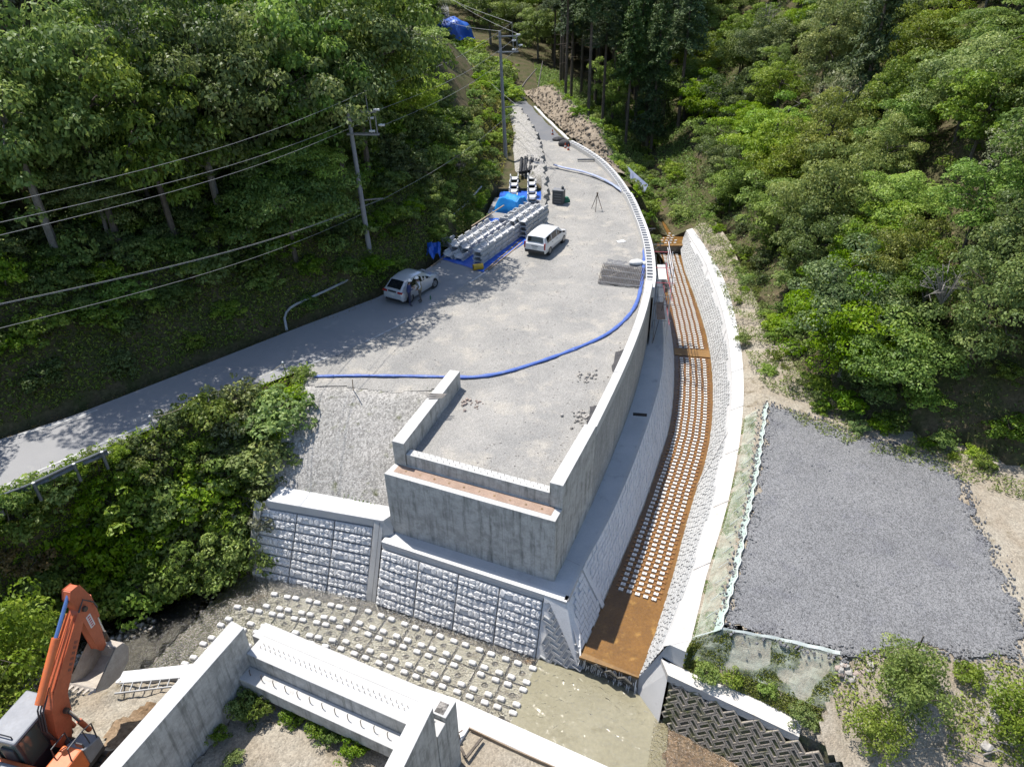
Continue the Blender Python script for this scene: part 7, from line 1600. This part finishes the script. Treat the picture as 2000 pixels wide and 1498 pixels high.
# cedar stand behind the upper road
cpts = []
rnd = random.Random(21)
for _ in range(4000):
    x, y = rnd.uniform(7, 34), rnd.uniform(86, 150)
    if x < xr(y) + hw(y) + 4.5 or any((x - a) ** 2 + (y - b) ** 2 < 2.3 ** 2 for a, b in cpts): continue
    if len(cpts) >= 95: break
    q = project((x, y, Tz(x, y)))
    if q is None or not (930 < q[0] < 1330): continue
    cpts.append((x, y)); plant('cedar', x, y, Tz(x, y), rnd.uniform(.95, 1.2), 'tall straight cedar with a bare trunk in the stand behind the upper road', 'cedars behind the upper road', v=rnd.randrange(3), rz=rnd.random() * 6)
scatter(2500, (-45, 34), (118, 190), lambda x, y: abs(x - xr(y)) > 4.0, 4.2, lambda x, y, r: wpick(r, mid=3, bright=2, dark=3), 'at the far head of the valley', 'trees at the head of the valley', seed=31, smin=1.0, smax=1.4)
# single trees that stand out
def at_T(px, py):
    d = _f + _rr * (px - 1000.0) / FPX - _uu * (py - 749.0) / FPX
    t = 15.
    while t < 260:
        p = np.array([0, 0, CAMH]) + d * t
        if p[2] < T(p[0], p[1]): return Vector(p)
        t += .25
    return Vector(p)
def solo(kind, px, py, s, label, **k):
    p = at_T(px, py); return plant(kind, p.x, p.y, p.z - .1, s, label, None, **k)
solo('bright', 1195, 250, 1.15, 'slender pale green tree in front of the dark cedar trunks', v=2, sz=1.5)
solo('cypress', 1262, 300, 1.1, 'slim conical conifer at the creek edge right of the cedars', sz=1.1)
solo('cypress', 1655, 330, 1.2, 'dark feathery cypress rising among the olive trees on the right', sz=1.2)
solo('bright', 1640, 740, 1.2, 'rounded bright maple overhanging the path by the channel', v=0)
solo('dark', 580, 520, 1.1, 'dense rounded evergreen beside the near utility pole', v=1)
solo('bright', 590, 400, 1.0, 'leafy bright green tree left of the near utility pole', v=1)

rnd = random.Random(52)
for k in range(34):
    y = rnd.uniform(91, 119); x = float(xr(y)) + rnd.uniform(-3.2, .9); plant(rnd.choice(('sh_bright', 'sh_bright', 'sh_mid')), x, y, Tz(x, y) - .1, rnd.uniform(1.1, 1.7), 'sunlit bush crowding over the hidden stretch of the upper road', 'bushes over the upper road', 'bush', v=rnd.randrange(4))
# shrubs: bushy river bank on the left
def bank_pt(t, k):
    a_, b_ = top_[int(t * 109)], bot_[int(t * 109)]; p = a_.lerp(b_, k); p.z = lerp(a_.z, b_.z, sstep(k) * .5 + k * .5); return p
top_, bot_ = top, bot
top_ = resample([(-58, -3.7, 0), (-33, 13.3, -.03), (-21.3, 22.5, -.03), (-19.5, 24.5, -.03), (-15.0, 29.0, -.03), (-10.7, 32.5, -.03), (-10.6, 30.4, -.05), (-11.7, 26.9, -2.7)], n=110)
bot_ = resample([(-52, -8, -6.9), (-34, 5, -6.9), (-26, 14.5, -6.8), (-22, 19.6, -6.7), (-19.4, 21.2, -6.7), (-16.4, 22.2, -6.7), (-12.7, 24.2, -6.7), (-12.0, 24.9, -6.7)], n=110)
rnd = random.Random(44); bp_ = []
for _ in range(5000):
    t, k = rnd.uniform(.35, .985), rnd.uniform(.03, .93); p = bank_pt(t, k)
    if any((p - q).length < 1.25 for q in bp_): continue
    q = project(p)
    if q is None or not (-120 < q[0] < 640 and 690 < q[1] < 1330): continue
    if t > .80 and k < .22 and q[1] > 900: pass
    bp_.append(p)
    kd = wpick(rnd, sh_bright=9, sh_mid=4, sh_dark=.4, sh_olive=1.6, sh_grey=.7, sh_rust=.4)
    nmk = {'sh_bright': 'bright green bush', 'sh_mid': 'mid green bush', 'sh_dark': 'dark green bush', 'sh_olive': 'yellowish bush', 'sh_grey': 'grey leaved bush', 'sh_rust': 'rusty brown bush'}[kd]
    s = rnd.uniform(.95, 1.5) * (.5 if k < .10 else 1)
    plant(kd, p.x, p.y, p.z - .1, s, f'{nmk} on the overgrown bank between road and river', 'bushes on the river bank', 'bush', v=rnd.randrange(4), rz=rnd.random() * 6, sz=rnd.uniform(.8, 1.25))
# undergrowth on both slope feet
def underg(n, xr_, yr_, ok, spacing, kinds, where, group, seed, smin=.7, smax=1.2, zf=Tz, mx=150, name=None):
    rnd = random.Random(seed); pts = []
    for x, y in cand(n, xr_, yr_, ok, seed):
        if any((x - a) ** 2 + (y - b) ** 2 < spacing ** 2 for a, b in pts): continue
        z = zf(x, y); q = project((x, y, z + .5))
        if q is None or not (-60 < q[0] < 2060 and -40 < q[1] < 1540): continue
        pts.append((x, y)); kd = wpick(rnd, **kinds); nmk = {'sh_bright': 'bright green bush', 'sh_mid': 'mid green bush', 'sh_dark': 'dark green bush', 'sh_olive': 'yellowish bush', 'sh_grey': 'grey leaved bush', 'sh_rust': 'rusty brown bush'}[kd]
        o_ = plant(kd, x, y, z - .08, rnd.uniform(smin, smax), f'{nmk} {where}', group, 'bush', v=rnd.randrange(4), rz=rnd.random() * 6)
        if name: o_.name = name
        if len(pts) >= mx: break
    return pts
underg(6000, (-40, 0), (14, 70), lambda x, y: (DL(x, y) > .4) & (DL(x, y) < 5.5), 1.5, dict(sh_dark=3, sh_mid=5, sh_bright=1), 'on the shaded foot of the left slope', 'bushes at the foot of the left slope', 3, .55, .95, mx=125)
underg(9000, (-40, 0), (14, 70), lambda x, y: (DL(x, y) > 2.0) & (DL(x, y) < 9), 1.3, dict(sh_mid=5, sh_dark=3, sh_bright=1.5), 'on the lower part of the left slope under the trees', 'slope bushes under the left trees', 13, .8, 1.35, mx=200, name='slope_bush')
underg(4000, (14, 46), (14, 66), lambda x, y: (DR(x, y) > .2) & (DR(x, y) < 4.5), 1.5, dict(sh_dark=3, sh_mid=4, sh_bright=2.5), 'along the foot of the right slope', 'bushes at the foot of the right slope', 4, .6, 1.1, mx=70)
underg(3000, (6, 18), (66, 104), lambda x, y: (x > xr(y) + hw(y) + 2.5) & (x < xcr(y) + 2), 1.3, dict(sh_bright=6, sh_mid=2), 'between the soil cut and the creek', 'bushes between road cut and creek', 6, .6, 1.05, mx=60)
underg(1500, (-3.5, 2), (52, 88), lambda x, y: (DL(x, y) > .1) & (DL(x, y) < 4), 1.2, dict(sh_bright=5, sh_mid=3, sh_olive=1), 'on the sunny slope by the far utility pole', 'bushes by the far utility pole', 7, .5, .9, mx=40)
def shrub_px(px, py, z, s, kd, label, group=None, sz=None):
    p = at(px, py, z); return plant(kd, p.x, p.y, z - .05, s, label, group, 'bush', sz=sz)
shrub_px(1768, 1390, -3.2, .95, 'sh_big', 'largest fresh green bush standing on the dirt below the grey lot', sz=1.25)
shrub_px(1705, 1450, -3.7, .75, 'sh_big', 'green bush low on the slope beside the dark herringbone wall')
shrub_px(1762, 1322, -2.95, .72, 'sh_big', 'upright green bush at the edge of the grey lot beside the dead sapling', sz=1.2)
shrub_px(1990, 1440, -3.6, .95, 'sh_big', 'green bush cut by the right edge of the picture')
shrub_px(1890, 1320, -3.0, .45, 'sh_bright', 'small pale bush on the bare dirt right of the large bush')
shrub_px(1378, 1320, -4.1, .42, 'sh_bright', 'leftmost low weed clump behind the tan coping'); shrub_px(1425, 1328, -4.1, .40, 'sh_bright', 'second low weed clump behind the tan coping')
shrub_px(1500, 1345, -4.1, .36, 'sh_bright', 'third low weed clump behind the tan coping'); shrub_px(1570, 1410, -4.2, .5, 'sh_mid', 'leafy weed clump at the end of the tan coping')
shrub_px(1370 + 400, 882, -2.8, .3, 'sh_bright', 'small round weed tuft at the far edge of the grey lot', sz=.8)
shrub_px(30, 1340, -3.3, 1.5, 'sh_big', 'big bright bush on the bank left of the excavator', sz=1.3); shrub_px(-20, 1400, -3.3, 1.4, 'sh_big', 'bright bush at the left edge beside the excavator')
shrub_px(60, 1300, -4.5, 1.1, 'sh_big', 'bright bush on the river side of the excavator')
for k, (px, py, s) in enumerate(((478, 1388, .55), (505, 1395, .5), (580, 1400, .38), (625, 1425, .42), (650, 1440, .38), (690, 1470, .42), (430, 1440, .3), (455, 1490, .28))):
    shrub_px(px, py, -1.6, s, 'sh_mid', 'weed clump growing in the gravel fill behind the near abutment', 'weeds behind the near abutment')
shrub_px(565, 880, -2.2, .5, 'sh_rust', 'rusty brown bush on the left edge of the gravel slope'); shrub_px(548, 915, -2.6, .4, 'sh_rust', 'small rust coloured bush above the white wall cap')
shrub_px(1450, 668, -3.2, .45, 'sh_bright', 'low green tuft beside the white coping'); shrub_px(1500, 730, -2.9, .5, 'sh_bright', 'grass clump at the path end above the netting')
shrub_px(1440, 590, -3.2, .3, 'sh_bright', 'little green tuft on the path right of the channel')

for k, (px, py, s) in enumerate(((75, 962, .55), (30, 985, .6), (105, 948, .5), (150, 925, .55), (190, 905, .5), (235, 893, .5), (10, 1000, .6))):
    shrub_px(px, py, -.1, s, 'sh_bright' if k % 2 else 'sh_mid', 'bush growing up in front of the guard rail', 'bushes in front of the guard rail')
for k, (x, y, z, s) in enumerate(((11.2, 60, -2.2, .8), (12.0, 62, -3.0, .9), (11.0, 63.5, -1.2, .9), (12.4, 65, -2.6, 1.0), (11.6, 67, -1.5, 1.0), (13.0, 67.5, -3.2, .9), (10.6, 66, -.6, .8), (12.2, 70, -1.6, 1.0), (10.6, 70, -.4, .9), (13.6, 70, -3.2, .9), (11.3, 57.5, -3.0, .7), (12.6, 59, -3.6, .7))):
    plant(('sh_bright', 'sh_mid')[k % 2], x, y, z, s, 'bright bush on the bank below the hollow block row', 'bushes below the block row', 'bush')
underg(1500, (13, 27), (24, 63), lambda x, y: (DR(x, y) > -.9) & (DR(x, y) < .5), 1.0, dict(sh_bright=5, sh_mid=2, sh_olive=1), 'at the edge of the path and lot under the right slope', 'bushes edging the path on the right', 27, .3, .62, zf=lambda x, y: -2.9, mx=36, name='path_bush')
def crown_hit(px, py, h=5.5):
    d = _f + _rr * (px - 1000.0) / FPX - _uu * (py - 749.0) / FPX; d = d / np.linalg.norm(d)
    ts = np.arange(20, 200, .4); P = np.array([0, 0, CAMH]) + d[None] * ts[:, None]; k = np.nonzero(P[:, 2] < T(P[:, 0], P[:, 1]) + h)[0]
    return ts[k[0]] - .5 if len(k) else 100.
for k, (px, py, s, lab) in enumerate(((415, 238, 1.6, 'pale bare branches in the crowns left of the near pole'), (250, 85, 2.2, 'grey bare branches high on the left slope'), (165, 205, 2.0, 'tangle of dead twigs over the left forest'), (530, 60, 2.0, 'forked bare branches near the top of the left slope'), (500, 180, 1.8, 'dark dead branches between the left crowns'), (90, 110, 1.8, 'grey dead twigs at the upper left edge'), (1350, 180, 1.7, 'pale dead branches on the right slope beside the cedars'), (1500, 30, 1.8, 'bare forked branches at the top of the right slope'), (1850, 560, 1.6, 'bare branch arching over the lot edge trees'), (900, 320, 1.2, 'dry pale branches on the sunny slope by the far pole'))):
    tangle(px, py, crown_hit(px, py, 4.6 if k != 9 else 1.5), s, lab, 200 + k)
# ---------------------------------------------------------------- grass and ground cover (uncountable)
def cover(name, label, pts, leaf, m, seed, up=.5, hgt=.25, cat='grass'):
    rng = np.random.default_rng(seed); P = np.array(pts); n = len(P)
    P[:, 2] += rng.random(n) * hgt; N = rng.normal(size=(n, 3)) * .8; N[:, 2] += up; k = leaf * rng.uniform(.6, 1.4, n)
    me = leaves_to_mesh(name, leaf_arrays(P, N, k, k * .4, rng), rng.normal(.5, .22, n), MT[m])
    o = bpy.data.objects.new(name, me); COL.objects.link(o); return tag(o, label, cat, kind='stuff')
def rnd_pts(n, xr_, yr_, zf, ok, seed):
    rng = np.random.default_rng(seed); x = rng.uniform(*xr_, n); y = rng.uniform(*yr_, n); k = ok(x, y); x, y = x[k], y[k]
    return np.stack([x, y, zf(x, y)], 1)
cover('ground_cover', 'dark low undergrowth covering the left slope', np.concatenate([rnd_pts(330000, (-34, 0), (16, 62), T, lambda x, y: (sdist(x, y, FL) > .15) & (sdist(x, y, FL) < 8.5) & (nz(x, y, .7, 4) > -.75), 1), rnd_pts(60000, (-42, 2), (10, 100), T, lambda x, y: (sdist(x, y, FL) > 8.5) & (sdist(x, y, FL) < 13), 2)]), .17, 'leaf_mid', 2, cat='undergrowth', hgt=.45)
cover('ground_cover', 'low undergrowth covering the right slope', rnd_pts(110000, (14, 50), (10, 100), T, lambda x, y: (sdist(x, y, FR) < -.4) & (sdist(x, y, FR) > -12) & (nz(x, y, .7, 7) > -.4), 3), .18, 'leaf_mid', 4, cat='undergrowth', hgt=.4)
cover('grass', 'weedy green growth between the soil cut and the creek', rnd_pts(60000, (4, 22), (64, 112), T, lambda x, y: (x > xr(y) + hw(y) + 2.3) & (x < xcr(y) + 4) & (abs(x - xcr(y)) > .7), 5), .22, 'grass_leaf', 6, hgt=.6)
cover('grass', 'yellow green grass at the foot of the far utility pole', rnd_pts(16000, (-4, 2.6), (50, 92), T, lambda x, y: (sdist(x, y, FL) > -.4) & (sdist(x, y, FL) < 3.2), 7), .22, 'grass_dry', 8, hgt=.5)
def on_bank(n, seed, t0, t1):
    rng = random.Random(seed); return np.array([tuple(bank_pt(rng.uniform(t0, t1), rng.random())) for _ in range(n)])
cover('ground_cover', 'tangled green weeds covering the river bank', on_bank(60000, 9, .3, .99), .15, 'leaf_bright', 10, cat='undergrowth', hgt=.6)
def patch(px0, px1, zf, n, seed, thr, s):
    pass
sl_pts = []
rng_ = random.Random(12)
for _ in range(30000):
    i = rng_.randrange(69); k = rng_.random(); f = rng_.random(); a_, b_ = cs2[i].lerp(cs2[i + 1], f), le[i].lerp(le[i + 1], f); p = a_.lerp(b_, k); 
    if float(nz(p.x * 1.6, p.y * 1.6, 1.0, 3)) > -.1: sl_pts.append((p.x, p.y, lerp(-3.53, -2.82, k) - .03))
cover('grass', 'thin grass growing through the netting beside the channel', sl_pts, .075, 'grass_leaf', 13, hgt=.05)
s2 = []
for _ in range(26000):
    i = rng_.randrange(29); k = rng_.random(); f = rng_.random(); p = fr[i].lerp(fr[i + 1], f).lerp(bk_[i].lerp(bk_[i + 1], f), k)
    if float(nz(p.x * 1.4, p.y * 1.4, 1.2, 6)) > .05 - .5 * k: s2.append((p.x, p.y, lerp(fr[i].z, bk_[i].z, k) - .02))
cover('grass', 'grass growing through the net below the gravel lot', s2, .10, 'grass_leaf', 14, hgt=.10)
cover('grass', 'sparse weeds and grass edging the lot and path', [tuple(p) for p in rnd_pts(110000, (11, 30), (20, 63), lambda x, y: np.full(x.shape, -2.88), lambda x, y: (np.abs(sdist(x, y, FR) - .9) < 1.5) & (nz(x, y, 1.1, 2) > -.15), 15)], .15, 'grass_leaf', 16, hgt=.28)
cover('grass', 'dry grass and weeds on the dirt at the lower right', rnd_pts(26000, (11, 24), (6, 16.6), lot_z, lambda x, y: nz(x, y, .9, 5) > .15, 17), .13, 'grass_leaf', 18, hgt=.2)
cover('grass', 'sparse weeds scattered on the sloping gravel', [(p.x, p.y, p.z) for p in [brk[i].lerp(low[i], k) + Vector((0, 0, .02)) for i, k in [(random.randrange(40), random.random() ** .6) for _ in range(9000)]] if float(nz(p.x, p.y, 1.5, 2)) > .25], .09, 'grass_leaf', 20, hgt=.1)
def lit(x, y): return T(x, y) + .02
cover('leaf_litter', 'brown leaf litter strewn along the edge of the road', rnd_pts(26000, (-40, -4), (10, 48), lambda x, y: np.full(x.shape, .02), lambda x, y: np.abs(sdist(x, y, FL) + .35 - .35 * nz(x, y, 1.2, 2)) < .35, 19), .09, 'leaf_rust', 22, hgt=.02, cat='litter')
